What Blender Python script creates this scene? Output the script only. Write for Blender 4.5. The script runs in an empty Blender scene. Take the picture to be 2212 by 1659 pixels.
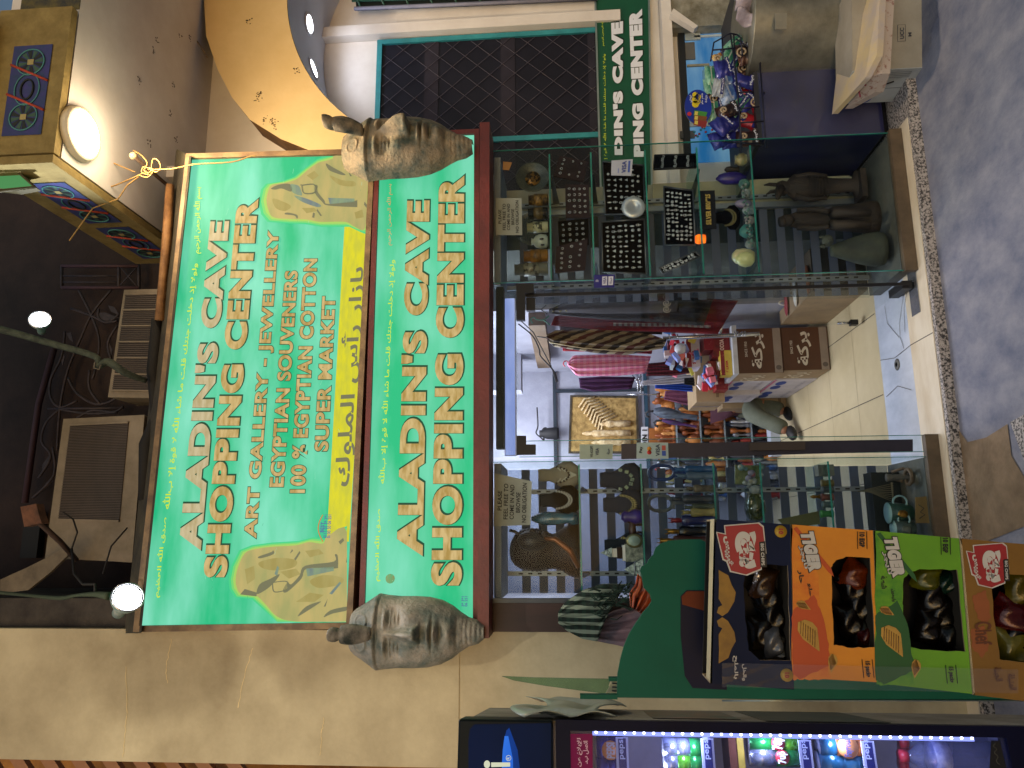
import bpy, math, random
from mathutils import Vector, Matrix
R = math.radians
# ------------------------------------------------------------ camera, world, lights
SC = bpy.context.scene
COL = SC.collection
CAM = Vector((0.0, 0.0, 1.7))
YAW, PITCH, ROLL, FPX = R(11.5), R(4.5), R(1.2), 1606.0
_F = Vector((math.sin(YAW)*math.cos(PITCH), math.cos(YAW)*math.cos(PITCH), math.sin(PITCH)))
_r = Vector((math.cos(YAW), -math.sin(YAW), 0))
_u = _r.cross(_F)
_UP = _u*math.cos(ROLL) + _r*math.sin(ROLL)
_RT = _r*math.cos(ROLL) - _u*math.sin(ROLL)
cd = bpy.data.cameras.new('camera'); cam = bpy.data.objects.new('camera', cd); COL.objects.link(cam)
cd.sensor_width = 36.0; cd.lens = FPX/2212.0*36.0; cd.clip_start = 0.05; cd.clip_end = 500
m = Matrix.Identity(4)
for i, c in enumerate((-_UP, _RT, -_F)):       # the phone is held sideways: picture left is up
    m[0][i], m[1][i], m[2][i] = c
m[0][3], m[1][3], m[2][3] = CAM
cam.matrix_world = m
SC.camera = cam
SC.view_settings.view_transform = 'Standard'; SC.view_settings.look = 'None'
SC.view_settings.exposure = 0.0; SC.view_settings.gamma = 1.0
SC.cycles.use_denoising = True
SC.cycles.max_bounces = 10; SC.cycles.transparent_max_bounces = 24
SC.cycles.sample_clamp_indirect = 3.0
SC.cycles.caustics_reflective = False; SC.cycles.caustics_refractive = False
W = bpy.data.worlds.new('World'); SC.world = W; W.use_nodes = True
nt = W.node_tree; bg = nt.nodes['Background']
sky = nt.nodes.new('ShaderNodeTexSky'); sky.sky_type = 'NISHITA'; sky.sun_disc = False
sky.sun_elevation = R(9); sky.sun_rotation = R(200)
nt.links.new(sky.outputs[0], bg.inputs[0]); bg.inputs[1].default_value = 0.09
sd = bpy.data.lights.new('sun', 'SUN'); sun = bpy.data.objects.new('sun', sd); COL.objects.link(sun)
sd.energy = 0.70; sd.angle = R(60); sd.color = (1.0, .97, .92)      # dim street glow from behind the viewer
sun.rotation_euler = (R(62), 0, R(-12))

def lamp(kind, loc, energy, color, size=.1, rot=(0, 0, 0), sy=None, spot=None):
    d = bpy.data.lights.new('lamp_light', kind); d.energy = energy; d.color = color
    if kind == 'AREA':
        d.size = size
        if sy: d.shape = 'RECTANGLE'; d.size_y = sy
        else: d.shape = 'DISK'
    elif kind == 'SPOT':
        d.spot_size = R(spot or 120); d.spot_blend = .6; d.shadow_soft_size = size
    else: d.shadow_soft_size = size
    o = bpy.data.objects.new('lamp_light', d); o.location = loc; o.rotation_euler = rot; COL.objects.link(o); return o

# ------------------------------------------------------------ where a measured point of the place lies
def ray(x, y):
    return _F + _RT*((1659-y-829.5)/FPX) + _UP*((1106-x)/FPX)
def P(x, y, Y):                      # measured direction met with the plane at depth Y
    d = ray(x, y); return CAM + d*(Y/d.y)
def PZ(x, y, Z):
    d = ray(x, y); return CAM + d*((Z-CAM.z)/d.z)
def PX(x, y, X):
    d = ray(x, y); return CAM + d*(X/d.x)
def PN(x, y, p, n):
    d = ray(x, y); return CAM + d*((p-CAM).dot(n)/d.dot(n))

# ------------------------------------------------------------ materials
def lin(c):
    if isinstance(c, str):
        c = [int(c[i:i+2], 16)/255 for i in (0, 2, 4)]
        c = [x/12.92 if x <= .04045 else ((x+.055)/1.055)**2.4 for x in c]
    return tuple(c)+(1.0,)
MATS = {}
def mat(name, c, rough=.6, metal=0.0, c2=None, scale=6.0, var=.25, bump=0.0, bscale=60.0, emit=0.0, spec=None, stretch=None, contrast=(.35, .65), coat=0):
    if name in MATS: return MATS[name]
    M = bpy.data.materials.new(name); M.use_nodes = True; t = M.node_tree; b = t.nodes['Principled BSDF']
    c = lin(c); c2 = lin(c2) if c2 else tuple(x*(1-var) for x in c[:3])+(1,)
    tc = t.nodes.new('ShaderNodeTexCoord'); src = tc.outputs['Object']
    if stretch:
        mp = t.nodes.new('ShaderNodeMapping'); mp.inputs['Scale'].default_value = stretch
        t.links.new(src, mp.inputs[0]); src = mp.outputs[0]
    n = t.nodes.new('ShaderNodeTexNoise'); n.inputs['Scale'].default_value = scale; n.inputs['Detail'].default_value = 6
    n.inputs['Roughness'].default_value = .65
    t.links.new(src, n.inputs['Vector'])
    rp = t.nodes.new('ShaderNodeValToRGB'); rp.color_ramp.elements[0].position = contrast[0]; rp.color_ramp.elements[1].position = contrast[1]
    rp.color_ramp.elements[0].color = c2; rp.color_ramp.elements[1].color = c
    t.links.new(n.outputs[0], rp.inputs[0]); t.links.new(rp.outputs[0], b.inputs['Base Color'])
    b.inputs['Roughness'].default_value = rough; b.inputs['Metallic'].default_value = metal
    if spec is not None: b.inputs['Specular IOR Level'].default_value = spec
    if coat: b.inputs['Coat Weight'].default_value = coat; b.inputs['Coat Roughness'].default_value = .12
    if emit:
        t.links.new(rp.outputs[0], b.inputs['Emission Color']); b.inputs['Emission Strength'].default_value = emit
        b.inputs['Base Color'].default_value
    if bump:
        n2 = t.nodes.new('ShaderNodeTexNoise'); n2.inputs['Scale'].default_value = bscale; n2.inputs['Detail'].default_value = 4
        t.links.new(src, n2.inputs['Vector'])
        bp = t.nodes.new('ShaderNodeBump'); bp.inputs['Strength'].default_value = bump; bp.inputs['Distance'].default_value = .01
        t.links.new(n2.outputs[0], bp.inputs['Height']); t.links.new(bp.outputs[0], b.inputs['Normal'])
    MATS[name] = M; return M
def glow(name, c, s=1.0, c2=None, scale=3.0):
    if name in MATS: return MATS[name]
    M = bpy.data.materials.new(name); M.use_nodes = True; t = M.node_tree; b = t.nodes['Principled BSDF']
    b.inputs['Base Color'].default_value = tuple(x*.08 for x in lin(c)[:3])+(1,)
    b.inputs['Roughness'].default_value = .75; b.inputs['Specular IOR Level'].default_value = .2
    b.inputs['Emission Strength'].default_value = s
    if c2:
        tc = t.nodes.new('ShaderNodeTexCoord'); n = t.nodes.new('ShaderNodeTexNoise'); n.inputs['Scale'].default_value = scale
        n.inputs['Detail'].default_value = 5
        mp = t.nodes.new('ShaderNodeMapping'); mp.inputs['Scale'].default_value = (.45, 1, 1.6)
        t.links.new(tc.outputs['Object'], mp.inputs[0]); t.links.new(mp.outputs[0], n.inputs['Vector'])
        rp = t.nodes.new('ShaderNodeValToRGB'); rp.color_ramp.elements[0].position = .38; rp.color_ramp.elements[1].position = .66
        rp.color_ramp.elements[0].color = lin(c); rp.color_ramp.elements[1].color = lin(c2)
        t.links.new(n.outputs[0], rp.inputs[0]); t.links.new(rp.outputs[0], b.inputs['Emission Color'])
    else:
        b.inputs['Emission Color'].default_value = lin(c)
    MATS[name] = M; return M
def glassmat(name, tint=(.93, .97, .96), refl=1.0, haze=0.0, hz=(.5, .6, .62)):
    if name in MATS: return MATS[name]
    M = bpy.data.materials.new(name); M.use_nodes = True; t = M.node_tree
    t.nodes.remove(t.nodes['Principled BSDF']); out = t.nodes['Material Output']
    tr = t.nodes.new('ShaderNodeBsdfTransparent'); tr.inputs[0].default_value = tuple(tint)+(1,)
    gl = t.nodes.new('ShaderNodeBsdfGlossy'); gl.inputs['Roughness'].default_value = .03
    fr = t.nodes.new('ShaderNodeLayerWeight'); fr.inputs[0].default_value = .5
    pw = t.nodes.new('ShaderNodeMath'); pw.operation = 'POWER'; pw.inputs[1].default_value = 5
    t.links.new(fr.outputs['Facing'], pw.inputs[0])
    mu = t.nodes.new('ShaderNodeMath'); mu.operation = 'MULTIPLY_ADD'; mu.inputs[1].default_value = .9*refl; mu.inputs[2].default_value = .04*refl
    t.links.new(pw.outputs[0], mu.inputs[0])
    mx = t.nodes.new('ShaderNodeMixShader'); t.links.new(mu.outputs[0], mx.inputs[0])
    t.links.new(tr.outputs[0], mx.inputs[1]); t.links.new(gl.outputs[0], mx.inputs[2])
    last = mx
    if haze:
        df = t.nodes.new('ShaderNodeBsdfDiffuse'); df.inputs[0].default_value = tuple(hz)+(1,)
        tc = t.nodes.new('ShaderNodeTexCoord'); n = t.nodes.new('ShaderNodeTexNoise'); n.inputs['Scale'].default_value = 5; n.inputs['Detail'].default_value = 5
        t.links.new(tc.outputs['Object'], n.inputs[0])
        m2 = t.nodes.new('ShaderNodeMath'); m2.operation = 'MULTIPLY'; m2.inputs[1].default_value = haze*2
        t.links.new(n.outputs[0], m2.inputs[0])
        m3 = t.nodes.new('ShaderNodeMixShader'); t.links.new(m2.outputs[0], m3.inputs[0])
        t.links.new(mx.outputs[0], m3.inputs[1]); t.links.new(df.outputs[0], m3.inputs[2]); last = m3
    t.links.new(last.outputs[0], out.inputs[0]); MATS[name] = M; return M
def flat(c, rough=.7):               # plain printed / painted colour with faint unevenness
    k = 'ink_'+(c if isinstance(c, str) else '_'.join('%.2f' % x for x in c))+('' if rough == .7 else '_%d' % (rough*100))
    return mat(k, c, rough, var=.12, scale=14)

# ------------------------------------------------------------ mesh builder
class MB:
    def __init__(s): s.v = []; s.f = []; s.mi = []; s.sm = []; s.mats = []
    def m(s, M):
        if M not in s.mats: s.mats.append(M)
        return s.mats.index(M)
    def add(s, vs, fs, M, smooth=False):
        b = len(s.v); s.v += [Vector(v) for v in vs]; k = s.m(M)
        for f in fs: s.f.append([b+i for i in f]); s.mi.append(k); s.sm.append(smooth)
        return s
    def box(s, c, d, M, rot=None):
        c = Vector(c); h = Vector(d)/2; vs = []
        for z in (-1, 1):
            for x, y in ((-1, -1), (1, -1), (1, 1), (-1, 1)):
                p = Vector((x*h.x, y*h.y, z*h.z))
                if rot is not None: p = rot @ p
                vs.append(c+p)
        return s.add(vs, [(3, 2, 1, 0), (4, 5, 6, 7), (0, 1, 5, 4), (1, 2, 6, 5), (2, 3, 7, 6), (3, 0, 4, 7)], M)
    def bb(s, x0, x1, y0, y1, z0, z1, M):
        return s.box(((x0+x1)/2, (y0+y1)/2, (z0+z1)/2), (x1-x0, y1-y0, z1-z0), M)
    def hexa(s, a, b, M):            # two quads (4 points each) joined
        return s.add(list(a)+list(b), [(0, 1, 2, 3), (7, 6, 5, 4), (0, 4, 5, 1), (1, 5, 6, 2), (2, 6, 7, 3), (3, 7, 4, 0)], M)
    def plate(s, pts, off, M, side=None):   # outline points, extruded by vector off
        n = len(pts); off = Vector(off); vs = [Vector(p) for p in pts]+[Vector(p)+off for p in pts]
        s.add(vs, [tuple(range(n)), tuple(range(2*n-1, n-1, -1))], M)
        s.add(vs, [(i, i+n, (i+1) % n+n, (i+1) % n) for i in range(n)], side or M); return s
    def sheet(s, pts, M): return s.add(pts, [tuple(range(len(pts)))], M)
    def tube(s, pts, r, M, n=6, cap=True, sm=None):
        pts = [Vector(p) for p in pts]; rs = list(r) if isinstance(r, (list, tuple)) else [r]*len(pts); vs = []; fs = []
        if (len(pts) >= 6 if sm is None else sm) and len(pts) > 2 and len(pts) < 40:
            q = [pts[0]]+pts+[pts[-1]]; o = []; ro = []
            for i in range(1, len(q)-2):
                for k in range(4):
                    f = k/4; a, b, c, d = q[i-1:i+3]
                    o.append(.5*((2*b)+(c-a)*f+(2*a-5*b+4*c-d)*f*f+(3*b-a-3*c+d)*f**3)); ro.append(rs[i-1]*(1-f)+rs[i]*f)
            pts = o+[pts[-1]]; rs = ro+[rs[-1]]
        ref = None
        for i, p in enumerate(pts):
            a = pts[max(i-1, 0)]; b = pts[min(i+1, len(pts)-1)]; t = (b-a)
            t = t.normalized() if t.length > 1e-9 else Vector((0, 0, 1))
            if ref is None: ref = t.orthogonal().normalized()
            ref = (ref-t*ref.dot(t)); ref = ref.normalized() if ref.length > 1e-6 else t.orthogonal().normalized()
            w = t.cross(ref)
            for k in range(n):
                g = 2*math.pi*k/n; vs.append(p+(ref*math.cos(g)+w*math.sin(g))*rs[i])
        for i in range(len(pts)-1):
            for k in range(n): fs.append((i*n+k, i*n+(k+1) % n, (i+1)*n+(k+1) % n, (i+1)*n+k))
        if cap: fs.append(tuple(range(n-1, -1, -1))); fs.append(tuple((len(pts)-1)*n+k for k in range(n)))
        return s.add(vs, fs, M, True)
    def lathe(s, c, prof, M, n=20, sx=1, sy=1, rot=None):   # prof: (r, z)
        c = Vector(c); vs = []; fs = []
        for r, z in prof:
            for k in range(n):
                g = 2*math.pi*k/n; p = Vector((r*sx*math.cos(g), r*sy*math.sin(g), z))
                if rot is not None: p = rot @ p
                vs.append(c+p)
        for i in range(len(prof)-1):
            for k in range(n): fs.append((i*n+k, i*n+(k+1) % n, (i+1)*n+(k+1) % n, (i+1)*n+k))
        fs.append(tuple(range(n-1, -1, -1))); fs.append(tuple((len(prof)-1)*n+k for k in range(n)))
        return s.add(vs, fs, M, True)
    def ball(s, c, r, M, n=12, k=8, rot=None, bumpy=0, seed=0):
        rr = Vector(r) if not isinstance(r, (int, float)) else Vector((r, r, r)); c = Vector(c); vs = []; fs = []; rd = random.Random(seed)
        for i in range(k+1):
            th = math.pi*i/k
            for j in range(n):
                g = 2*math.pi*j/n; w = 1+(rd.uniform(-bumpy, bumpy) if bumpy else 0)
                p = Vector((rr.x*math.sin(th)*math.cos(g), rr.y*math.sin(th)*math.sin(g), rr.z*math.cos(th)))*w
                if rot is not None: p = rot @ p
                vs.append(c+p)
        for i in range(k):
            for j in range(n): fs.append((i*n+j, (i+1)*n+j, (i+1)*n+(j+1) % n, i*n+(j+1) % n))
        return s.add(vs, fs, M, True)
    def torus(s, c, R1, r, M, n=24, k=8, rot=None, sx=1, sz=1):   # ring in the XZ plane
        c = Vector(c); vs = []; fs = []
        for i in range(n):
            a = 2*math.pi*i/n
            for j in range(k):
                b = 2*math.pi*j/k; q = R1+r*math.cos(b)
                p = Vector((q*math.cos(a)*sx, r*math.sin(b), q*math.sin(a)*sz))
                if rot is not None: p = rot @ p
                vs.append(c+p)
        for i in range(n):
            for j in range(k): fs.append((i*k+j, ((i+1) % n)*k+j, ((i+1) % n)*k+(j+1) % k, i*k+(j+1) % k))
        return s.add(vs, fs, M, True)
    def grid(s, fn, nu, nv, M, smooth=True, close=False):
        vs = [fn(i/nu, j/nv) for j in range(nv+1) for i in range(nu+1)]
        fs = [(j*(nu+1)+i, j*(nu+1)+i+1, (j+1)*(nu+1)+i+1, (j+1)*(nu+1)+i) for j in range(nv) for i in range(nu)]
        return s.add(vs, fs, M, smooth)
    def build(s, name, parent=None, label=None, cat=None, group=None, kind=None, solid=0, sub=0, bevel=0):
        me = bpy.data.meshes.new(name)
        lo = Vector([min(v[i] for v in s.v) for i in range(3)]); hi = Vector([max(v[i] for v in s.v) for i in range(3)])
        org = parent_world(parent) if parent else Vector(((lo.x+hi.x)/2, (lo.y+hi.y)/2, lo.z))
        me.from_pydata([v-org for v in s.v], [], s.f)
        for M in s.mats: me.materials.append(M)
        me.polygons.foreach_set('material_index', s.mi); me.polygons.foreach_set('use_smooth', s.sm); me.update()
        o = bpy.data.objects.new(name, me); COL.objects.link(o)
        if parent: o.parent = parent
        else: o.location = org
        if solid:
            q = o.modifiers.new('t', 'SOLIDIFY'); q.thickness = solid; q.offset = 0
        if bevel:
            q = o.modifiers.new('b', 'BEVEL'); q.width = bevel; q.segments = 2; q.limit_method = 'ANGLE'
        if sub:
            q = o.modifiers.new('s', 'SUBSURF'); q.levels = sub; q.render_levels = sub
        tagit(o, label, cat, group, kind); return o
def parent_world(o):
    p = Vector((0, 0, 0))
    while o is not None: p += o.location; o = o.parent
    return p
def tagit(o, label=None, cat=None, group=None, kind=None):
    if label: o['label'] = label
    if cat: o['category'] = cat
    if group: o['group'] = group
    if kind: o['kind'] = kind
    return o
def thing(name, loc, label, cat, group=None):
    o = bpy.data.objects.new(name, None); COL.objects.link(o); o.location = loc; o.empty_display_size = .05
    return tagit(o, label, cat, group)
def copy_tree(o, parent=None):
    c = o.copy(); COL.objects.link(c)
    if parent: c.parent = parent; c.matrix_parent_inverse = Matrix.Identity(4)
    for ch in [x for x in o.children]: copy_tree(ch, c)
    return c

# ------------------------------------------------------------ lettering
_FORMS = {'ا': 'FE8D FE8E', 'أ': 'FE83 FE84', 'إ': 'FE87 FE88', 'آ': 'FE81 FE82', 'ب': 'FE8F FE90 FE91 FE92', 'ة': 'FE93 FE94', 'ت': 'FE95 FE96 FE97 FE98',
 'ث': 'FE99 FE9A FE9B FE9C', 'ج': 'FE9D FE9E FE9F FEA0', 'ح': 'FEA1 FEA2 FEA3 FEA4', 'خ': 'FEA5 FEA6 FEA7 FEA8', 'د': 'FEA9 FEAA', 'ذ': 'FEAB FEAC',
 'ر': 'FEAD FEAE', 'ز': 'FEAF FEB0', 'س': 'FEB1 FEB2 FEB3 FEB4', 'ش': 'FEB5 FEB6 FEB7 FEB8', 'ص': 'FEB9 FEBA FEBB FEBC', 'ط': 'FEC1 FEC2 FEC3 FEC4',
 'ظ': 'FEC5 FEC6 FEC7 FEC8', 'ع': 'FEC9 FECA FECB FECC', 'غ': 'FECD FECE FECF FED0', 'ف': 'FED1 FED2 FED3 FED4', 'ق': 'FED5 FED6 FED7 FED8',
 'ك': 'FED9 FEDA FEDB FEDC', 'ل': 'FEDD FEDE FEDF FEE0', 'م': 'FEE1 FEE2 FEE3 FEE4', 'ن': 'FEE5 FEE6 FEE7 FEE8', 'ه': 'FEE9 FEEA FEEB FEEC',
 'و': 'FEED FEEE', 'ي': 'FEF1 FEF2 FEF3 FEF4', 'ى': 'FEEF FEF0', 'ء': 'FE80'}
def arabic(t):
    t = t.replace('الله', '\ufdf2').replace('لا', '\ufefb').replace('لإ', '\ufef9')
    out = []
    for i, ch in enumerate(t):
        if ch == '\ufefb' or ch == '\ufef9':
            pv = _FORMS.get(t[i-1], '') if i else ''
            out.append(chr(ord(ch)+1) if len(pv.split()) == 4 else ch); continue
        if ch not in _FORMS: out.append(ch); continue
        f = _FORMS[ch].split(); pv = _FORMS.get(t[i-1], '') if i else ''
        nx = t[i+1] if i+1 < len(t) else ' '
        jp = len(pv.split()) == 4 and ch != 'ء'
        jn = len(f) == 4 and ((nx in _FORMS and nx != 'ء') or nx in '\ufefb\ufef9')
        k = (3 if jp and jn else 1 if jp else 2 if jn else 0)
        out.append(chr(int(f[min(k, len(f)-1)], 16)))
    return ''.join(reversed(out))
_TX = {}
def txt(s, bold=0.0, ar=False, sp=None):
    sp = bold if sp is None else sp; k = (s, bold, ar, sp)
    if k in _TX: return _TX[k]
    c = bpy.data.curves.new('t', 'FONT'); c.body = arabic(s) if ar else s; c.offset = bold; c.resolution_u = 6; c.space_character = 1+(0 if ar else sp*1.9); c.fill_mode = 'FRONT'
    o = bpy.data.objects.new('t', c); COL.objects.link(o)
    me = bpy.data.meshes.new_from_object(o)
    vs = [(v.co.x, v.co.y) for v in me.vertices]; fs = [tuple(p.vertices) for p in me.polygons]
    bpy.data.objects.remove(o); bpy.data.curves.remove(c); bpy.data.meshes.remove(me)
    _TX[k] = (vs, fs); return _TX[k]
def lettering(mb, s, q, M, bold=.0, ar=False, out=.003, edge=None, ew=.03, shift=(0, 0), flip=False):
    """text filling the quad q = (bottom left, bottom right, top right, top left)"""
    vs, fs = txt(s, bold, ar)
    if not vs: return mb
    x0 = min(v[0] for v in vs); x1 = max(v[0] for v in vs); y0 = min(v[1] for v in vs); y1 = max(v[1] for v in vs)
    bl, br, tr, tl = [Vector(p) for p in q]; n = (br-bl).cross(tl-bl).normalized()
    if n.dot(CAM-bl) < 0: n = -n
    def mp(v, o):
        a = (v[0]-x0)/(x1-x0); b = (v[1]-y0)/(y1-y0)
        if flip: a = 1-a; b = 1-b
        return bl*(1-a)*(1-b)+br*a*(1-b)+tr*a*b+tl*(1-a)*b+n*o
    if edge:
        ve, fe = txt(s, bold+ew, ar, bold)
        mb.add([mp((v[0]+shift[0], v[1]+shift[1]), out) for v in ve], fe, edge)
        out += .0015
    mb.add([mp(v, out) for v in vs], fs, M); return mb
def Q(Y, bl, br, tr, tl, f=P): return [f(p[0], p[1], Y) for p in (bl, br, tr, tl)]
# ============================================================ SETTING
plaster = mat('cream_plaster', 'cfc2a0', .85, c2='9c8d70', scale=1.9, contrast=(.28, .66), bump=.25, bscale=25)
plaster2 = mat('white_plaster', 'e4e0da', .85, c2='cfc8c0', scale=1.6, bump=.12, bscale=18)
yellowp = mat('ochre_plaster', 'e2c896', .8, c2='d2b680', scale=1.2, bump=.15, bscale=20)
vaultp = mat('vault_paint', 'd4d8e6', .6, var=.08, scale=3)
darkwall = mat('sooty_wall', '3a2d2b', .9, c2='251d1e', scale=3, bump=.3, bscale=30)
carpet = mat('worn_street_paving', '90909a', .95, c2='62677c', scale=5, bump=.35, bscale=70, stretch=(1.6, 1, 1), contrast=(.3, .7))
concrete = mat('tan_concrete', '8f7a62', .9, c2='6f5d48', scale=7, bump=.4, bscale=60)
marble = mat('cream_marble', 'e0d5c0', .3, c2='cbbb9f', scale=3.0, bump=.05, stretch=(1, 3, 1))
wmarble = mat('pale_marble', 'ccd4e2', .22, c2='b3bccb', scale=3.0, stretch=(2, 1, 1))
tile = mat('cream_floor_tile', 'd2c29c', .3, c2='bfae86', scale=2.2)
granite = mat('speckled_granite', 'b5aca6', .6, c2='2d2a2b', scale=95, contrast=(.42, .56))
dirtl = flat('3b3128'); joint = flat('4a443c')
ZS = -.05
g = MB(); g.sheet([(-12, -6, ZS), (12, -6, ZS), (12, 9, ZS-.3), (-12, 9, ZS-.3)], carpet)
MB().sheet([(-14, -8, ZS), (14, -8, ZS), (14, 3.51, ZS), (-14, 3.51, ZS)], carpet).build('street', kind='structure')
a = [PZ(x, y, ZS+.004) for x, y in ((2050, 935), (2090, 955), (2130, 945), (2176, 916), (2185, 985), (2212, 1030), (2230, 1130), (2060, 1180))]
a[-1].y = 3.49; a[0].y = 3.49; MB().sheet(a, concrete).build('concrete_patch', kind='structure')
a = [PZ(x, y, ZS+.004) for x, y in ((2182, 912), (2240, 880), (2240, 1110), (2214, 1000))]
MB().sheet(a, granite).build('granite_kerb_slab', kind='structure')
MB().bb(-1.5, 3.4, 3.49, 3.519, ZS-.1, -.004, granite).build('granite_step', kind='structure')
t = MB().bb(-1.2, 2.03, 3.52, 3.76, -.12, 0, marble)
for xx in (.92, -.15): t.bb(xx-.002, xx+.002, 3.521, 3.76, -.001, .0012, joint)
t.build('threshold', kind='structure')
MB().bb(2.031, 5, 3.52, 4.7, -.12, -.006, granite).build('side_pavement', kind='structure')
f = MB().bb(-.6, 2.03, 3.76, 4.13, -.12, -.001, wmarble)
rd = random.Random(4)
def crack(mb, pts, w, M, z):
    for (x0, y0), (x1, y1) in zip(pts, pts[1:]):
        d = Vector((y1-y0, x0-x1, 0)).normalized()*w
        mb.sheet([Vector((x0, y0, z))-d, Vector((x0, y0, z))+d, Vector((x1, y1, z))+d, Vector((x1, y1, z))-d], M)
for pts in (((.92, 3.75), (.9, 3.95), (.93, 4.13)), ((.92, 3.83), (.99, 3.86), (1.06, 3.85), (1.2, 3.76)), ((.99, 3.87), (1.1, 3.99), (1.2, 4.0)), ((1.0, 3.8), (1.12, 3.78), (1.28, 3.66)), ((.7, 3.8), (.75, 3.95), (.72, 4.1))):
    crack(f, pts, .0016, joint, .0015)
f.build('marble_doorway_floor', kind='structure')
f = MB().bb(-.6, 2.03, 4.131, 6.6, -.12, -.001, tile)
for xx in (.28, .74, 1.2): crack(f, ((xx, 4.14), (xx, 6.6)), .0022, joint, .001)
for yy in (4.5, 4.95, 5.4, 5.85, 6.3): crack(f, ((-.4, yy), (1.4, yy)), .0016, flat('a99a78'), .001)
f.build('shop_floor', kind='structure')
# little floor hole in the marble
MB().lathe((.86, 3.93, .0005), [(.0, .004), (.012, .003), (.018, .007), (.028, .003), (.032, 0)], mat('grey_mortar', '6a6a68', .9), n=14).lathe((.86, 3.93, .002), [(.0, .003), (.012, .003)], flat('111111'), n=10).build('floor_bolt_socket', label='round metal bolt socket set into the cracked marble doorway floor', cat='floor socket')
# left wall, its lower band and cracks
w = MB().bb(-1.035, -.44, 3.62, 3.95, -.1, 2.243, plaster)
w.bb(-1.035, -.44, 3.615, 3.95, 2.2432, 6.2, plaster)
for pts in (((370, 1380), (358, 1445), (362, 1480)), ((272, 1440), (275, 1540), (268, 1600), (265, 1641)), ((545, 1400), (530, 1450), (512, 1540)), ((700, 1550), (696, 1575), (690, 1640)), ((1010, 1590), (1003, 1610), (1012, 1640))):
    rc = random.Random(len(pts)*7+pts[0][0]); q_ = []
    for (x0, y0), (x1, y1) in zip(pts, pts[1:]):
        for k in range(8): q_.append((x0+(x1-x0)*k/8+rc.uniform(-1.6, 1.6), y0+(y1-y0)*k/8))
    for (x0, y0), (x1, y1) in zip(q_, q_[1:]):
        ww = rc.uniform(.5, 1.1); w.sheet([P(x0-ww, y0, 3.6138), P(x0+ww, y0, 3.6138), P(x1+ww, y1, 3.6138), P(x1-ww, y1, 3.6138)], mat('crack_line', 'ead4a0', .9))
w.build('left_wall', kind='structure')
# far lit colonnade beyond the wall corner
c = MB().bb(-4.2, -1.2, 6.3, 6.4, 0, 9, mat('amber_wall', 'b07838', .9, c2='5c3c20', scale=2))
c.build('building_beyond', label='warm amber lit facade seen past the wall corner', cat='building')
for k in range(9):
    p = P(30+k*66, 1648, 5.6)
    MB().box((p.x-.2, 5.6, p.z), (.9, .05, .08), mat('baluster_stone', 'a97a58', .8), Matrix.Rotation(R(-42), 3, 'Y')).build('awning_slat', label='slanting brown slat past the wall corner, number %s of the row from the top' % ['one', 'two', 'three', 'four', 'five', 'six', 'seven', 'eight', 'nine'][k], cat='slat', group='slanting slats beyond the left wall')
# dark upper storey
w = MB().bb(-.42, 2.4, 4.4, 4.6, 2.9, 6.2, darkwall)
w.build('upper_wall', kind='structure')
p0 = P(0, 1338, 3.75); MB().bb(-.437, -.30, 3.66, 4.38, 3.82, 6.2, mat('grimy_pillar', '4c4640', .9, c2='2f2a28', scale=6, bump=.4)).build('upper_pillar', kind='structure')
# facade body behind the signs
fw = mat('facade_board', '5a5148', .85, c2='463f38', scale=5)
MB().bb(-.43, 2.03, 3.66, 3.78, 2.13, 3.80, fw).build('facade_wall', kind='structure')
# wall left of the arch, the arch itself and the recessed wall
AC, AZ, AR = 3.4, 2.25, 1.19
arc = lambda r, a0, a1, n: [(AC+r*math.cos(R(a0+(a1-a0)*i/n)), AZ+r*math.sin(R(a0+(a1-a0)*i/n))) for i in range(n+1)]
o = [(2.05, 2.13)]+[(2.18, 2.25)]+[(x, z) for x, z in arc(1.215, 180, 60, 30)]+[(4.0, 4.2), (2.05, 4.2)]
MB().plate([(x, 4.2, z) for x, z in o], (0, .1, 0), plaster2).build('wall_beside_arch', kind='structure')
outer = [(3.9, 3.985), (3.36, 3.985), (3.1, 3.95), (2.86, 3.857), (2.66, 3.75), (2.5, 3.624), (2.36, 3.42), (2.26, 3.205), (2.2, 2.9), (2.17, 2.6), (2.165, 2.3)]
inner = arc(AR, 178, 65, 40)
a = MB().plate([(x, 4.0, z) for x, z in outer+inner], (0, .19, 0), yellowp, side=mat('arch_edge', '6a4a22', .85, c2='3e2a14', scale=8))
a.build('arch', kind='structure')
v = MB(); pts = arc(AR-.003, 180, 20, 60)
v.add([(x, y, z) for y in (4.001, 4.7) for x, z in pts], [(i, i+1, 61+i+1, 61+i) for i in range(60)], vaultp, True)
v.build('arch_vault', kind='structure')
w = MB().bb(2.03, 5.6, 4.7, 4.8, -.1, 3.6, plaster2); w.build('recessed_wall', kind='structure')
MB().bb(2.032, 2.10, 3.79, 4.699, 2.13, 4.0, plaster2).build('recess_side_wall', kind='structure')
# soffit slab with painted friezes
stone = mat('frieze_plaster', '97844f', .9, c2='7a683a', scale=9, bump=.4, bscale=50)
s = MB().bb(1.70, 6, 2.95, 4.2, 4.0, 4.35, plaster2); s.build('balcony_slab', kind='structure')
MB().bb(-.25, 1.64, 2.98, 3.1, 4.9, 5.6, darkwall).build('upper_balcony_edge', kind='structure')

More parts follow.
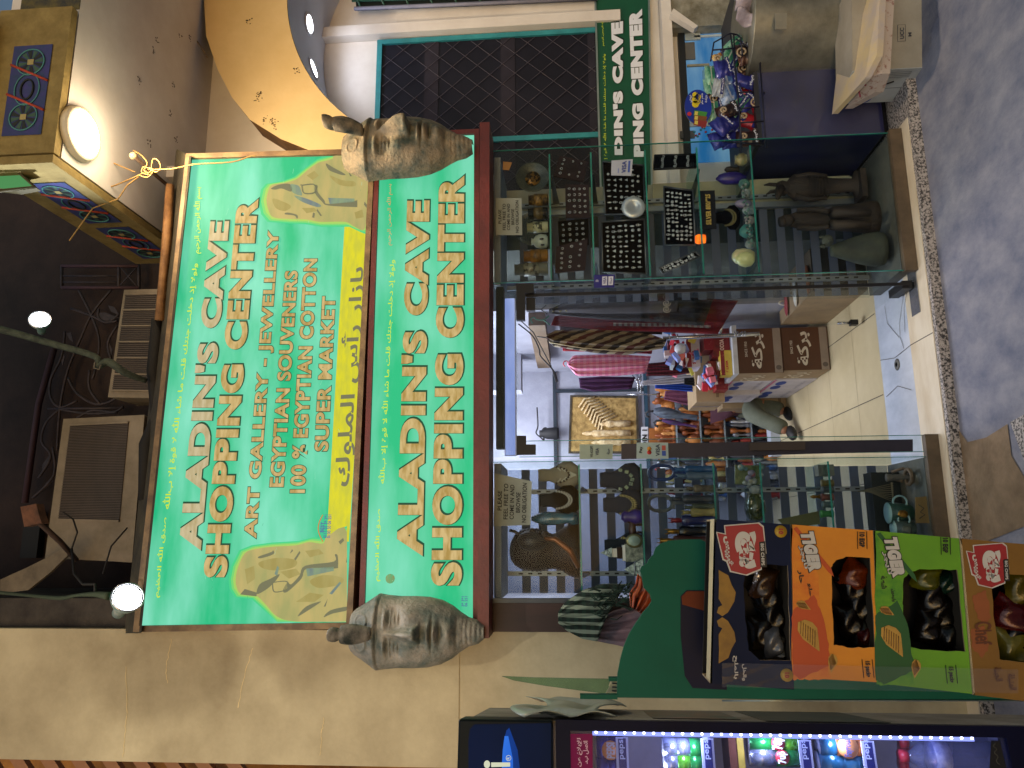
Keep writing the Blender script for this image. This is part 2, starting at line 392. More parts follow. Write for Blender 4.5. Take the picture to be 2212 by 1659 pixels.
def frieze(name, org, ux, L, label):
    org = Vector(org); ux = Vector(ux); n = Vector((ux.z, 0, 0)); up = Vector((0, 0, 1)); nn = ux.cross(up)
    t = thing(name, org, label, 'frieze')
    b = MB(); b.plate([org, org+ux*L, org+ux*L+up*.36, org+up*.36], -nn*.04, stone); b.build('border', t)
    pan = MB(); k = 0; x = .09
    blue = mat('frieze_blue', '3d3a78', .8, c2='2c3f62', scale=20); green = flat('3c5a4a'); dk = flat('1f2420'); red = flat('b5452c'); cyan = flat('4f8f8a'); crm = flat('a89a62')
    while x+.46 < L:
        q = lambda u, w, o=.004: org+ux*(x+u)+up*(.07+w)+nn*o
        pan.sheet([q(0, 0), q(.46, 0), q(.46, .19), q(0, .19)], blue)
        for cx in (.09, .37):
            for a0 in range(0, 360, 30):
                a1 = R(a0); a2 = R(a0+22); r0 = .02; r1 = .06 if 0 < a0 < 180 or True else .04
                pan.sheet([q(cx+r0*math.cos(a1), .095+r0*math.sin(a1), .006), q(cx+r1*math.cos(a1), .095+r1*math.sin(a1), .006), q(cx+r1*math.cos(a2), .095+r1*math.sin(a2), .006), q(cx+r0*math.cos(a2), .095+r0*math.sin(a2), .006)], green if (a0//30) % 2 else dk)
            pan.tube([q(cx+.066*math.cos(R(a)), .095+.066*math.sin(R(a)), .007) for a in range(0, 361, 24)], .0035, cyan, n=4)
            pan.sheet([q(cx-.014, .08, .008), q(cx+.014, .08, .008), q(cx+.014, .11, .008), q(cx-.014, .11, .008)], crm)
        pan.tube([q(.23+.05*math.cos(R(a)), .095+.03*math.sin(R(a)), .007) for a in range(0, 361, 24)], .005, dk, n=4)
        pan.tube([q(.23+.08*math.cos(R(a)), .095+.06*math.sin(R(a)), .007) for a in range(0, 361, 24)], .003, cyan, n=4)
        pan.tube([q(.12, .0, .007), q(.21, .19, .007)], .007, red, n=4); pan.tube([q(.27, .0, .007), q(.36, .19, .007)], .007, red, n=4)
        x += .52
    pan.build('painted_panel', t)
    return t
frieze('painted_frieze', (1.70, 2.90, 4.0), (1, 0, 0), .75, 'blue lotus painted frieze on the balcony front above the round warm lamp')
frieze('painted_frieze', (1.65, 4.15, 4.0), (0, -1, 0), 1.25, 'dark painted frieze running back along the balcony side towards the wall')
t = MB().plate([(2.47, 2.945, 4.0), (3.6, 2.945, 4.0), (3.6, 2.945, 4.3), (2.47, 2.945, 4.3)], (0, .004, 0), mat('dark_frieze', '2b2f33', .8, c2='6a6030', scale=14)); t.build('dark_frieze', label='dark stretch of frieze at the top right of the balcony', cat='frieze')
# green lit sign above balcony
t = thing('lit_box_sign', (2.0, 2.8, 4.36), 'pale green lit sign box standing over the balcony frieze', 'sign')
MB().bb(1.74, 2.32, 2.82, 3.3, 4.38, 4.9, glow('pale_green_lit', '8fb078', .75)).build('lit_panel', t)
MB().bb(2.33, 2.37, 2.80, 3.3, 4.36, 4.9, mat('aluminium', 'a5b5b5', .35, .8)).build('frame', t)
MB().bb(1.70, 2.33, 2.80, 3.3, 4.355, 4.379, mat('aluminium', 'a5b5b5', .35, .8)).build('frame', t)
t = thing('green_lit_panel', (1.35, 3.2, 4.55), 'green lit panel with dark frame left of the frieze corner', 'sign')
q = Q(3.0, (70, 410), (0, 330), (0, 410), (0, 412)); 
MB().plate([P(2, 335, 3.0), P(72, 402, 3.0), P(30, 410, 3.0), P(-60, 400, 3.0), P(-60, 330, 3.0)], (0, .05, 0), glow('green_lit2', '57a060', .7), side=flat('4a4326')).build('panel', t)
MB().tube([P(-5, 330, 2.99), P(75, 404, 2.99), P(-30, 416, 2.99)], .012, flat('4a4326'), n=4, cap=False).build('frame', t)
# ============================================================ SIGNS
YS = 3.50
green = glow('sign_green', '28bb80', 1.0, '8ae2c4', 2.6)  # both sign greens carry the tubes' hotspots as paler clouds in the colour
green2 = glow('sign_green_lower', '2cbd80', 1.0, '86dfc0', 2.2)
gold = glow('sign_gold', 'd0b67c', .95, 'a88a48', 30); goldl = glow('sign_gold_pale', 'cdbf98', .92, 'b5a477', 30)
inkg = glow('sign_ink', '2a5a40', .7); limey = glow('sign_lime', 'cfe83a', .95); yell = glow('sign_yellow', 'd6d028', 1.0, 'c0c03a', 25)
sand = glow('sign_sandstone', 'c2b070', .92, 'a3a468', 9); sgrey = glow('sign_sand_shadow', '8ea583', .8, '6f7f8a', 12); sdark = glow('sign_sand_dark', '7c7c5e', .85)
frame_d = mat('dark_sign_frame', '3b3430', .6, c2='2a2421', scale=12); frame_t = mat('rusty_sign_frame', '8d7350', .6, c2='5f4a34', scale=14)
maroon = mat('maroon_sign_frame', '6d2a26', .5, c2='532120', scale=6, bump=.15)
zl = lambda k: (lambda x, y: (553*k[0]+x/3, 553*k[1]+y/3))
t = thing('shop_sign', P(775, 840, YS), 'large upper green lit shop sign with gold shop name, pharaoh profiles and yellow band', 'sign')
c4 = Q(YS, (750, 1344), (800, 335), (415, 345), (305, 1351))
body = MB(); body.plate([p+Vector((0, .003, 0)) for p in c4], (0, .14, 0), frame_d); body.build('casing', t)
MB().sheet(c4, green).build('face', t)
fr = MB()
def bar(a, b, w0, w1, M, d=.05, off=.02, Y=YS):     # flat bar between picture points, w = inner/outer offsets
    pass
def rim(mb, q, w, M, d=.06, lift=.02):
    c = sum(q, Vector())/4; n = Vector((0, -1, 0))
    out = []
    for i, p in enumerate(q):
        dx = w if p.x > c.x else -w; dz = w if p.z > c.z else -w
        out.append(p+Vector((dx, 0, dz)))
    for i in range(4):
        j = (i+1) % 4
        a = [q[i]+n*lift, q[j]+n*lift, out[j]+n*lift, out[i]+n*lift]
        mb.hexa(a, [p-n*d for p in a], M)
rim(fr, c4, .028, frame_t, .15, .018); fr.build('frame', t)
pic = MB(); L4 = lambda x, y, o=.003: P(x, y, YS)+Vector((0, -o, 0))
pic.sheet([L4(745, 478), L4(798, 478), L4(754, 1170), L4(706, 1170)], yell)
def curvy(pts):
    if len(pts) < 5: return pts
    o = []; n = len(pts)
    for i in range(n):
        a, b, c, d = pts[i-1], pts[i], pts[(i+1) % n], pts[(i+2) % n]
        for k in range(4):
            f = k/4; o.append(tuple(.5*((2*b[j])+(c[j]-a[j])*f+(2*a[j]-5*b[j]+4*c[j]-d[j])*f*f+(3*b[j]-a[j]-3*c[j]+d[j])*f**3) for j in (0, 1)))
    return o
def zz(kx, ky, pts, o): return [L4(min(553*kx+x/3, 799-(553*ky+y/3-335)*.05), max(553*ky+y/3, 337), o) for x, y in curvy(pts)]
right = [(70, 1300), (85, 1230), (110, 1200), (200, 1185), (270, 1160), (330, 1110), (400, 1060), (450, 1045), (500, 1030), (520, 1010), (735, 1006), (735, 1100), (722, 1250), (708, 1480), (640, 1470), (578, 1440), (420, 1440), (330, 1425), (240, 1422), (120, 1412), (85, 1370)]
def halo(pts, k):
    cx = sum(p[0] for p in pts)/len(pts); cy = sum(p[1] for p in pts)/len(pts)
    return [(cx+(x-cx)*k, cy+(y-cy)*k) for x, y in pts]
for k_, c_ in ((1.16, '48cf86'), (1.11, '78d272'), (1.06, 'a4cf64')):
    pic.sheet([L4(min(x, 798-(y-340)*.05), max(y, 338), .0032+.0004*(1.16-k_)*10) for x, y in [(553+a/3, b/3) for a, b in halo(right, k_)]], glow('halo_'+c_, c_, .95))
pic.sheet(zz(1, 0, [p for p in right], .0045), sand)
for pts, M in (([(100, 1225), (150, 1200), (222, 1196), (232, 1245), (170, 1225), (130, 1232)], sdark), ([(225, 1200), (240, 1250), (300, 1270), (285, 1215), (260, 1200)], sgrey),
   ([(300, 1205), (378, 1200), (382, 1250), (315, 1255)], sand), ([(385, 1205), (402, 1208), (402, 1245), (445, 1300), (470, 1325), (640, 1305), (655, 1300), (658, 1340), (640, 1345), (470, 1335), (430, 1310), (385, 1255)], sdark),
   ([(470, 1285), (640, 1290), (640, 1312), (480, 1325)], sgrey), ([(455, 1062), (505, 1090), (580, 1132), (560, 1138), (500, 1118), (470, 1100)], sdark), ([(575, 1020), (640, 1065), (735, 1080), (730, 1092), (640, 1080), (600, 1060)], sdark),
   ([(598, 1110), (625, 1145), (612, 1146)], sdark), ([(205, 1380), (268, 1395), (270, 1420), (250, 1400), (190, 1392)], sdark), ([(372, 1380), (385, 1385), (380, 1415), (366, 1412)], sdark), ([(398, 1355), (430, 1400), (420, 1404), (396, 1370)], sdark),
   ([(250, 1270), (330, 1290), (420, 1330), (400, 1345), (300, 1310)], sgrey), ([(705, 1310), (722, 1330), (718, 1350), (702, 1330)], sdark)):
    pic.sheet(zz(1, 0, pts, .006), M)
pic.tube(zz(1, 0, [(300, 1205), (378, 1200), (382, 1250), (315, 1255), (300, 1205)], .006), .004, sdark, n=4)
left = [(510, 1250), (515, 1225), (530, 1195), (553, 1186), (590, 1181), (640, 1178), (668, 1171), (698, 1174), (708, 1159), (753, 1150), (749, 1342), (640, 1342), (600, 1332), (575, 1306), (553, 1286), (522, 1283), (512, 1268)]
dl = lambda pts, o: [L4(min(x, 750), min(y, 1343), o) for x, y in curvy(pts)]
for k_, c_ in ((1.16, '48cf86'), (1.11, '78d272'), (1.06, 'a4cf64')):
    pic.sheet([L4(min(x, 750), min(y, 1343), .0032+.0004*(1.16-k_)*10) for x, y in halo(left, k_)], glow('halo_'+c_, c_, .95))
pic.sheet(dl(left, .0045), sand)
for pts, M in (([(520, 1284), (555, 1288), (556, 1280), (530, 1272)], sdark), ([(556, 1283), (562, 1262), (585, 1250), (605, 1240), (596, 1255), (578, 1272)], sdark), ([(590, 1258), (620, 1256), (622, 1272), (594, 1278)], sand),
   ([(622, 1258), (630, 1262), (648, 1243), (660, 1222), (722, 1213), (724, 1198), (730, 1200), (731, 1222), (724, 1228), (664, 1228), (652, 1250), (622, 1278), (612, 1276)], sdark), ([(662, 1228), (722, 1224), (722, 1233), (665, 1245)], sgrey),
   ([(644, 1331), (662, 1310), (692, 1299), (690, 1303), (664, 1320)], sdark), ([(700, 1310), (709, 1293), (704, 1310)], sdark), ([(700, 1333), (715, 1318), (752, 1310), (752, 1318), (720, 1325)], sdark), ([(748, 1215), (756, 1203), (755, 1215)], sdark),
   ([(560, 1202), (588, 1192), (590, 1187), (592, 1197), (564, 1206)], sdark), ([(627, 1196), (632, 1186), (634, 1190)], sdark), ([(636, 1208), (648, 1190), (650, 1194), (640, 1210)], sdark), ([(732, 1170), (742, 1162), (744, 1168), (736, 1176)], sdark), ([(594, 1240), (600, 1222), (604, 1226), (600, 1244)], sgrey), ([(712, 1282), (735, 1256), (738, 1260), (718, 1284)], sgrey)):
    pic.sheet(dl(pts, .006), M)
mid = glow('sign_sand_mid', 'a89a58', .85, 'b4a868', 14)
for pts in ([(560, 1215), (600, 1205), (640, 1210), (636, 1225), (600, 1232), (570, 1228)], [(606, 1235), (640, 1228), (650, 1240), (625, 1250)], [(670, 1255), (700, 1242), (740, 1248), (735, 1262), (690, 1270)], [(640, 1300), (670, 1280), (700, 1285), (680, 1300)], [(530, 1230), (550, 1222), (552, 1250), (535, 1262)], [(660, 1190), (690, 1186), (700, 1196), (670, 1204)]):
    pic.sheet(dl(pts, .0052), mid)
for pts in ([(110, 1290), (180, 1310), (230, 1340), (190, 1370), (130, 1350)], [(300, 1350), (380, 1350), (400, 1370), (330, 1385)], [(480, 1140), (560, 1170), (640, 1180), (640, 1210), (540, 1200)], [(640, 1380), (690, 1360), (700, 1410), (650, 1420)], [(330, 1140), (380, 1110), (410, 1140), (370, 1170)]):
    pic.sheet(zz(1, 0, pts, .0052), mid)
pic.tube(dl([(590, 1258), (620, 1256), (622, 1272), (594, 1278), (590, 1258)], .006), .003, sdark, n=4)
sc_ = pic; rd = random.Random(44); scr = glow('sign_scratch', 'a8e8cc', .9); scd = glow('sign_dust', '3f9a74', .85)
for k in range(60):
    x = rd.uniform(430, 745); y = rd.uniform(360, 1320); x += (1344-y)*.07-20; L_ = rd.uniform(3, 16); a_ = rd.uniform(-.5, .5); w_ = rd.uniform(.15, .5)
    sc_.sheet([L4(x, y, .0048), L4(x+w_, y, .0048), L4(x+w_+a_*L_, y+L_, .0048), L4(x+a_*L_, y+L_, .0048)], scr if k % 3 else scd)
pic.build('pharaoh_print', t)
tx = MB()
def sg(s, bl, br, tr, tl, M, bold=.05, ar=False, edge=None, ew=.026, shift=(.018, -.02), o=.006):
    lettering(tx, s, Q(YS, bl, br, tr, tl), M, bold, ar, o, edge, ew, shift)
sg("ALADIN'S CAVE", (436, 1189), (497, 479), (454, 479), (385, 1189), goldl, .05, edge=inkg)
sg("SHOPPING CENTER", (491, 1247), (560, 431), (513, 431), (440, 1247), gold, .05, edge=inkg)
sg("ART GALLERY - JEWELLERY", (563, 1163), (611, 499), (580, 499), (528, 1163), gold, .035, edge=inkg, ew=.032, shift=(.0, 0))
sg("EGYPTIAN SOUVENERS", (614, 1052), (645, 586), (617, 586), (583, 1052), gold, .035, edge=inkg, ew=.032, shift=(0, 0))
sg("100 % EGYPTIAN COTTON", (660, 1065), (687, 560), (658, 560), (627, 1065), gold, .035, edge=inkg, ew=.032, shift=(0, 0))
sg("SUPER MARKET", (710, 975), (726, 641), (697, 641), (680, 975), gold, .035, edge=inkg, ew=.032, shift=(0, 0))
sg("بازار رأس الملوك", (764, 1051), (794, 578), (752, 578), (712, 1051), sdark, .02, True, o=.0075)
sg("بسم الله الرحمن الرحيم", (436, 549), (439, 405), (420, 405), (416, 549), limey, .012, True)
sg("ولولا إذ دخلت جنتك قلت ما شاء الله لا قوة إلا بالله", (371, 1100), (431, 570), (414, 570), (351, 1100), limey, .014, True)
sg("صدق الله العظيم", (347, 1291), (366, 1118), (350, 1118), (331, 1291), limey, .012, True)
vio = glow('sign_violet', '5a66a8', .8); orn = glow('sign_orange', 'd88a4a', .8)
sg("BEST", (700, 1150), (702, 1128), (694, 1128), (692, 1150), vio, .03)
sg("0111 01 39 391", (706, 1162), (709, 1112), (702, 1112), (699, 1162), vio, .02)
sg("0100 50 06 251", (714, 1162), (717, 1112), (710, 1112), (707, 1162), vio, .02)
tx.tube([P(683+10*math.sin(3.14*k/8)*-1+14, 1170-58*k/8, YS-.006) for k in range(9)], .003, orn, n=3)
tx.build('lettering', t)
# the top cover and rolled awning of the upper sign
cv = MB(); a = [P(305, 1368, 3.46), P(413, 338, 3.46), P(382, 322, 3.62), P(270, 1368, 3.62)]
cv.plate(a, (0, .02, .015), mat('dented_cover', '4a4434', .7, c2='2d2a25', scale=7, bump=.3))
cv.build('sign_cover', label='dented dark sheet metal cover leaning over the upper sign', cat='cover')
MB().tube([P(367, 400, 3.55), P(360, 520, 3.55), P(352, 600, 3.56), P(345, 692, 3.56)], [.022, .026, .022, .026], mat('bamboo', '9a7145', .7, c2='6e4b2b', scale=20)).build('rolled_blind', label='rolled brown bamboo blind lying on top of the upper sign', cat='blind')
MB().tube([P(340, 690, 3.58), P(332, 800, 3.6), P(338, 900, 3.62), P(318, 960, 3.6), P(312, 1080, 3.6)], [.03, .035, .028, .04, .03], mat('black_sheet', '16130f', .8), n=8).build('plastic_sheet', label='crumpled black plastic sheet along the upper sign edge', cat='sheet')

# lower sign
t = thing('shop_sign', P(1040, 840, YS), 'lower green lit shop sign in a maroon frame just above the glass front', 'sign')
c5 = [Vector((-.40, YS, 2.163)), Vector((2.035, YS, 2.17)), Vector((2.035, YS, 2.665)), Vector((-.40, YS, 2.665))]
MB().plate([p+Vector((0, .003, 0)) for p in c5], (0, .14, 0), maroon).build('casing', t)
MB().sheet(c5, green2).build('face', t)
fr = MB(); rim(fr, c5, .026, maroon, .15, .016); fr.bb(-.45, 2.07, 3.44, 3.63, 2.085, 2.136, maroon); fr.build('frame', t)
tx = MB()
sg("ALADIN'S CAVE", (914, 1201), (929, 434), (878, 434), (855, 1201), gold, .052, edge=inkg, o=.004)
sg("SHOPPING CENTER", (998, 1265), (1004, 380), (948, 380), (931, 1265), gold, .052, edge=inkg, o=.004)
sg("بسم الله الرحمن الرحيم", (848, 531), (849, 398), (835, 398), (833, 531), gold, .012, True, o=.004)
sg("ولولا إذ دخلت جنتك قلت ما شاء الله لا قوة إلا بالله", (834, 1045), (856, 562), (839, 562), (817, 1045), limey, .008, True, o=.004)
sg("صدق الله العظيم", (822, 1256), (826, 1100), (811, 1100), (806, 1256), limey, .012, True, o=.004)
sg("39 391", (1003, 1310), (1003, 1288), (997, 1288), (997, 1310), vio, .02, o=.004)
sg("06 251", (1010, 1310), (1010, 1288), (1004, 1288), (1004, 1310), vio, .02, o=.004)
tx.lathe(P(843, 1250, YS-.003), [(.0, .002), (.022, .002), (.022, 0)], glow('stain_tan', 'a5a56a', .7, '6fc98a', 60), n=12, rot=Matrix.Rotation(R(90), 3, 'X'))
tx.build('lettering', t)

# dark green side sign
YB = 4.64
t = thing('shop_sign', P(1400, 160, YB), 'dark green unlit sign with white shop name beside the glass case', 'sign')
q = Q(YB, (1403, 330), (1399, -60), (1286, -60), (1297, 330)); q[0] = P(1406, 420, YB); q[3] = P(1300, 420, YB)
dg = mat('dark_green_board', '0b5038', .4, var=.1); wl = mat('raised_white_letter', 'dfe4ee', .5, var=.04); lime_f = mat('lime_letter', 'c8d838', .6, var=.05)
MB().plate([p+Vector((0, .002, 0)) for p in q], (0, .05, 0), dg).build('board', t)
fr = MB(); rim(fr, q, .012, mat('aluminium', 'a5b5b5', .35, .8), .05, .01); fr.build('frame', t)
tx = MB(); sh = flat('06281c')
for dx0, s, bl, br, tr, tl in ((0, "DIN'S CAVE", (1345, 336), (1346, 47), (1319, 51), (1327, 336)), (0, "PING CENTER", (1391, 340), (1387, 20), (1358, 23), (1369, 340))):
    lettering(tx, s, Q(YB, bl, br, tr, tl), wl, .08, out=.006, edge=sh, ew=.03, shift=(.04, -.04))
lettering(tx, "بسم الله الرحمن الرحيم", Q(YB, (1306, 100), (1304, 28), (1297, 28), (1299, 100)), lime_f, .012, True)
lettering(tx, "ولولا إذ دخلت جنتك قلت ما شاء الله لا قوة إ", Q(YB, (1312, 345), (1309, 117), (1300, 117), (1303, 345)), lime_f, .012, True)
tx.build('lettering', t)

# ============================================================ PHARAOH MASKS
def smooth(a, b, x):
    x = max(0, min(1, (x-a)/(b-a))); return x*x*(3-2*x)
def mask(name, c, rz, H, label, tone, tone2, tilt=0):
    M = mat('patina_'+tone, tone, .75, c2=tone2, scale=7, bump=.7, bscale=60, contrast=(.36, .6))
    Md = mat('patina_dark_'+tone2, tone, .7, c2='1c2622', scale=9, bump=.4, bscale=70)
    prof = [(0, .50), (.03, .60), (.10, .74), (.17, .90), (.20, .97), (.26, .93), (.36, .90), (.48, .90), (.58, .88), (.68, .80), (.76, .66), (.82, .50), (.88, .37), (.95, .30), (1, .16)]
    def wid(t):
        for (a, wa), (b, wb) in zip(prof, prof[1:]):
            if t <= b: return wa+(wb-wa)*(t-a)/(b-a)
        return prof[-1][1]
    Wd = .285*H
    rot = Matrix.Rotation(R(rz), 3, 'Z') @ Matrix.Rotation(R(tilt), 3, 'X')
    G = lambda x, z, cx, cz, sx, sz: math.exp(-((x-cx)/sx)**2-((z-cz)/sz)**2)
    def fn(u, t):
        ph = (u*2-1)*R(97); w = wid(t)
        x = w*math.sin(ph); cz = max(0, math.cos(ph))
        D = .50+.22*math.sin(math.pi*min(1, t*1.05))-.10*smooth(.72, 1, t)
        d = D*cz**.75*(.55+.45*w)
        ax = abs(x)
        # headdress band
        d += .05*(1-smooth(.205, .225, t))*smooth(0, .10, t)*cz
        d -= .035*G(t, 0, .228, 0, .010, 1)*cz
        # brows, sockets, lids
        d += .07*G(ax, t, .34, .285, .20, .016)
        d -= .20*G(ax, t, .34, .350, .22, .050)
        d += .17*G(ax, t, .35, .354, .13, .026)
        d += .06*G(ax, t, .35, .326, .17, .007); d += .055*G(ax, t, .35, .384, .15, .007)
        d -= .03*G(ax, t, .34, .365, .12, .004)
        # nose
        nw = .055+.10*smooth(.30, .53, t)
        ns = smooth(.27, .36, t)*(1-smooth(.535, .56, t))
        d += (.10+.34*smooth(.28, .52, t))*ns*math.exp(-(x/nw)**2)
        d += .12*G(ax, t, .13, .525, .05, .020)
        d -= .10*G(ax, t, .07, .550, .045, .008)
        # cheeks
        d += .07*G(ax, t, .44, .46, .18, .07)
        d -= .03*G(ax, t, .27, .56, .06, .06)
        # lips
        d += .16*G(x, t, 0, .611, .25, .015); d += .18*G(x, t, 0, .657, .21, .019)
        d -= .12*G(x, t, 0, .633, .28, .006); d -= .03*G(x, t, 0, .592, .05, .02); d -= .10*G(x, t, 0, .69, .20, .014)
        # chin and beard
        d += .15*G(x, t, 0, .755, .22, .035); d -= .06*G(x, t, 0, .805, .3, .012)
        d += .06*G(x, t, 0, .90, .18, .07)
        if t > .84: d += .008*math.sin(t*190)*cz
        # spectacle-like ridges of the crown
        d += .03*G((ax-.28)**2/.03+(t-.10)**2/.0022, 0, 1, 0, .35, 1)*(1 if t < .2 else 0)
        p = Vector((x*Wd, -d*.36*H, (0.5-t)*H)); return rot @ p + Vector(c)
    b = MB(); b.grid(fn, 110, 220, M)
    o = thing(name, c, label, 'mask', 'pharaoh masks on the sign ends')
    b.build('face', o)
    k = MB()
    pr = lambda x, d, t: rot @ Vector((x*Wd, -d*.36*H, (0.5-t)*H))+Vector(c)
    def cob(u, v):                    # cobra body, hood widening, head
        a = v; w = (.15+.10*math.sin(math.pi*min(1, a*1.1))) if a < .72 else (.11+.07*math.sin(math.pi*(a-.72)/.28)**.6)
        t = .20-.28*a; d = .70+.22*math.sin(a*2.4)+(.18 if a > .72 else 0)*(a-.72)/.28
        g = 2*math.pi*u
        rr = .10 if a < .72 else .12
        if a > .97 or a < .02: w *= .35; rr *= .3
        return pr(w*math.cos(g), d+rr*math.sin(g)*1.3, t-.012*math.sin(g)*0)
    k.grid(cob, 16, 30, Md); k.build('cobra', o)
    return o
mask('pharaoh_mask', (-.425, 3.46, 2.405), 3, .60, 'grey weathered pharaoh head mask with cobra on the left end of the lower sign', '9c968c', '56625e')
mask('pharaoh_mask', (1.93, 3.46, 2.50), 14, .66, 'tan pharaoh head mask with tall cobra on the right end of the lower sign', '98876c', '404c44', tilt=0)

# ============================================================ LAMPS ABOVE
t = thing('ceiling_lamp', (1.87, 3.04, 3.96), 'round warm glowing lamp on the underside of the balcony', 'lamp')
MB().lathe((1.87, 3.04, 3.965), [(.112, .0), (.122, .003), (.130, .034)], mat('lamp_ring', 'e8dcc0', .5), n=36).build('ring', t)
MB().lathe((1.87, 3.04, 3.958), [(.0, .0), (.09, .001), (.111, .008)], glow('warm_disc', 'ffedc8', 9), n=36).build('diffuser', t)
lamp('SPOT', (1.87, 3.04, 3.94), 170, (1, .74, .44), .11, spot=178)
lamp('POINT', (1.87, 3.04, 3.84), 10, (1, .76, .50), .10)
def flood(c, r, rot, label, e):
    t = thing('flood_lamp', c, label, 'flood lamp', 'white flood lamps above the sign')
    Mx = Matrix.Rotation(R(rot[2]), 3, 'Z') @ Matrix.Rotation(R(rot[0]), 3, 'X')
    b = MB(); b.lathe(c, [(r, 0), (r*1.04, .15*r), (r*.9, .55*r), (r*.55, 1.2*r), (r*.4, 1.7*r), (r*.4, 2.3*r), (.0, 2.35*r)], mat('teal_lamp_body', '1f6f66', .5, c2='9aa5a0', scale=12), n=24, rot=Mx); b.build('housing', t)
    b = MB(); b.lathe(c, [(.0, -.10*r), (r*.6, -.07*r), (r*.95, .03*r)], glow('flood_lens', 'f2f5ff', 26), n=24, rot=Mx); b.build('lens', t)
    b = MB(); b.torus(c, r*1.0, r*.06, mat('chrome_rim', 'd8d8d8', .2, .9), rot=Mx @ Matrix.Rotation(R(90), 3, 'X')); b.build('rim', t)
    d = Mx @ Vector((0, 0, -1))
    q = lamp('SPOT', Vector(c)+d*.03, e, (.82, .88, 1.0), r*.8, spot=150); q.rotation_euler = d.to_track_quat('-Z', 'Y').to_euler()
    return t
flood(P(86, 690, 3.25), .047, (-62, 0, 22), 'small bright white flood lamp high over the middle of the upper sign', 45)
flood(P(276, 1290, 3.22), .066, (-52, 0, 40), 'larger bright white flood lamp at the top left corner of the upper sign', 60)
cb = mat('taped_cable', '4c5547', .8, c2='2b3229', scale=30)
a = MB(); a.tube([P(-20, 706, 3.3), P(40, 722, 3.32), P(110, 742, 3.35), P(205, 770, 3.4), P(212, 790, 3.4), P(235, 782, 3.42), P(270, 805, 3.45), P(315, 822, 3.55)], [.018, .018, .017, .016, .018, .022, .02, .014], cb)
a.tube([P(205, 782, 3.38), P(203, 795, 3.38), P(214, 798, 3.38), P(218, 788, 3.38)], .004, flat('6a6255'), n=5)
a.build('lamp_pole', label='green taped lamp pole rising from the upper sign to the small flood lamp', cat='pole')
a = MB(); a.tube([P(-20, 1278, 3.3), P(60, 1286, 3.3), P(130, 1292, 3.28), P(165, 1286, 3.27), P(205, 1284, 3.26), P(235, 1288, 3.25)], [.008, .008, .010, .007, .012, .02], mat('old_cable', '3e4a38', .8)); a.build('hanging_cable', label='green cable dropping down to the corner flood lamp', cat='cable')
a = MB(); a.plate([P(x, y, 3.7) for x, y in ((0, 1252), (60, 1225), (140, 1185), (146, 1200), (110, 1235), (60, 1275), (0, 1282))], (0, .02, 0), mat('dusty_sheet', '7d7261', .9, c2='5c5347', scale=8)); a.build('dusty_board', label='pale dusty curved board left of the big air conditioner', cat='board')
t = thing('bracket_arm', P(160, 1215, 3.5), 'rusty bracket arm with a wooden pad reaching over the big air conditioner', 'bracket')
MB().tube([P(84, 1128, 3.35), P(130, 1170, 3.45), P(165, 1210, 3.6)], .013, mat('rust', '4a3428', .8, c2='2a1d17', scale=20)).build('arm', t)
MB().plate([P(x, y, 3.33) for x, y in ((44, 1095), (78, 1088), (84, 1112), (90, 1130), (78, 1132), (52, 1138))], (0, .05, 0), mat('weathered_wood', '7a5038', .85, c2='4c3224', scale=14)).build('pad', t)
a = MB()
a.tube([P(136, 1106, 3.3), P(158, 1122, 3.35), P(167, 1150, 3.4), P(155, 1185, 3.5)], .004, flat('1c1815'), n=4)
a.tube([P(275, 1140, 3.6), P(240, 1180, 3.5), P(222, 1240, 3.5)], .004, flat('1c1815'), n=4)
a.tube([P(155, 1185, 3.5), P(160, 1240, 3.4), P(178, 1262, 3.3), P(205, 1262, 3.28), P(205, 1284, 3.27)], .006, flat('1c1815'), n=4)
a.build('loose_wires', label='thin black loops of wire left of the air conditioner', cat='wires')
# AC units
acm = mat('dusty_white_metal', '8f8474', .7, c2='726857', scale=5, bump=.1); acd = mat('ac_fins', '2a2423', .7, c2='3b322e', scale=10)
def acbox(q, dep, label, name, nf, nsec, ins):
    t = thing(name, (q[0]+q[1])/2, label, 'air conditioner')
    b = MB(); b.plate(q, (0, dep, 0), acm); b.build('casing', t, bevel=.008)
    bl, br, tr, tl = q; pt = lambda u, v, o: (bl*(1-u)*(1-v)+br*u*(1-v)+tr*u*v+tl*(1-u)*v)+Vector((0, -o, 0))
    u0, u1, v0, v1 = ins
    g = MB(); g.sheet([pt(u0, v0, .002), pt(u1, v0, .002), pt(u1, v1, .002), pt(u0, v1, .002)], acd); fin = mat('fin_edge', '5c524a', .6)
    for i in range(nf):
        u = u0+(u1-u0)*(i+.5)/nf; w = (u1-u0)/nf*.18
        g.hexa([pt(u-w, v0, .002), pt(u+w, v0, .002), pt(u+w, v1, .002), pt(u-w, v1, .002)], [pt(u-w, v0, .008), pt(u+w, v0, .008), pt(u+w, v1, .008), pt(u-w, v1, .008)], fin)
    for i in range(nsec+1):
        u = u0+(u1-u0)*i/nsec; w = .006
        g.hexa([pt(u-w, v0, .002), pt(u+w, v0, .002), pt(u+w, v1, .002), pt(u-w, v1, .002)], [pt(u-w, v0, .014), pt(u+w, v0, .014), pt(u+w, v1, .014), pt(u-w, v1, .014)], acm)
    g.build('grille', t); return t
acbox(Q(3.9, (285, 1215), (312, 896), (137, 905), (97, 1205)), .28, 'big dusty air conditioner box with fine grille above the sign middle', 'air_conditioner', 60, 1, (.27, .95, .18, .9))
acbox(Q(3.9, (345, 860), (352, 624), (268, 626), (233, 858)), .28, 'smaller air conditioner with five ribbed sections behind the upper sign', 'air_conditioner', 50, 6, (.06, .95, .02, .93))
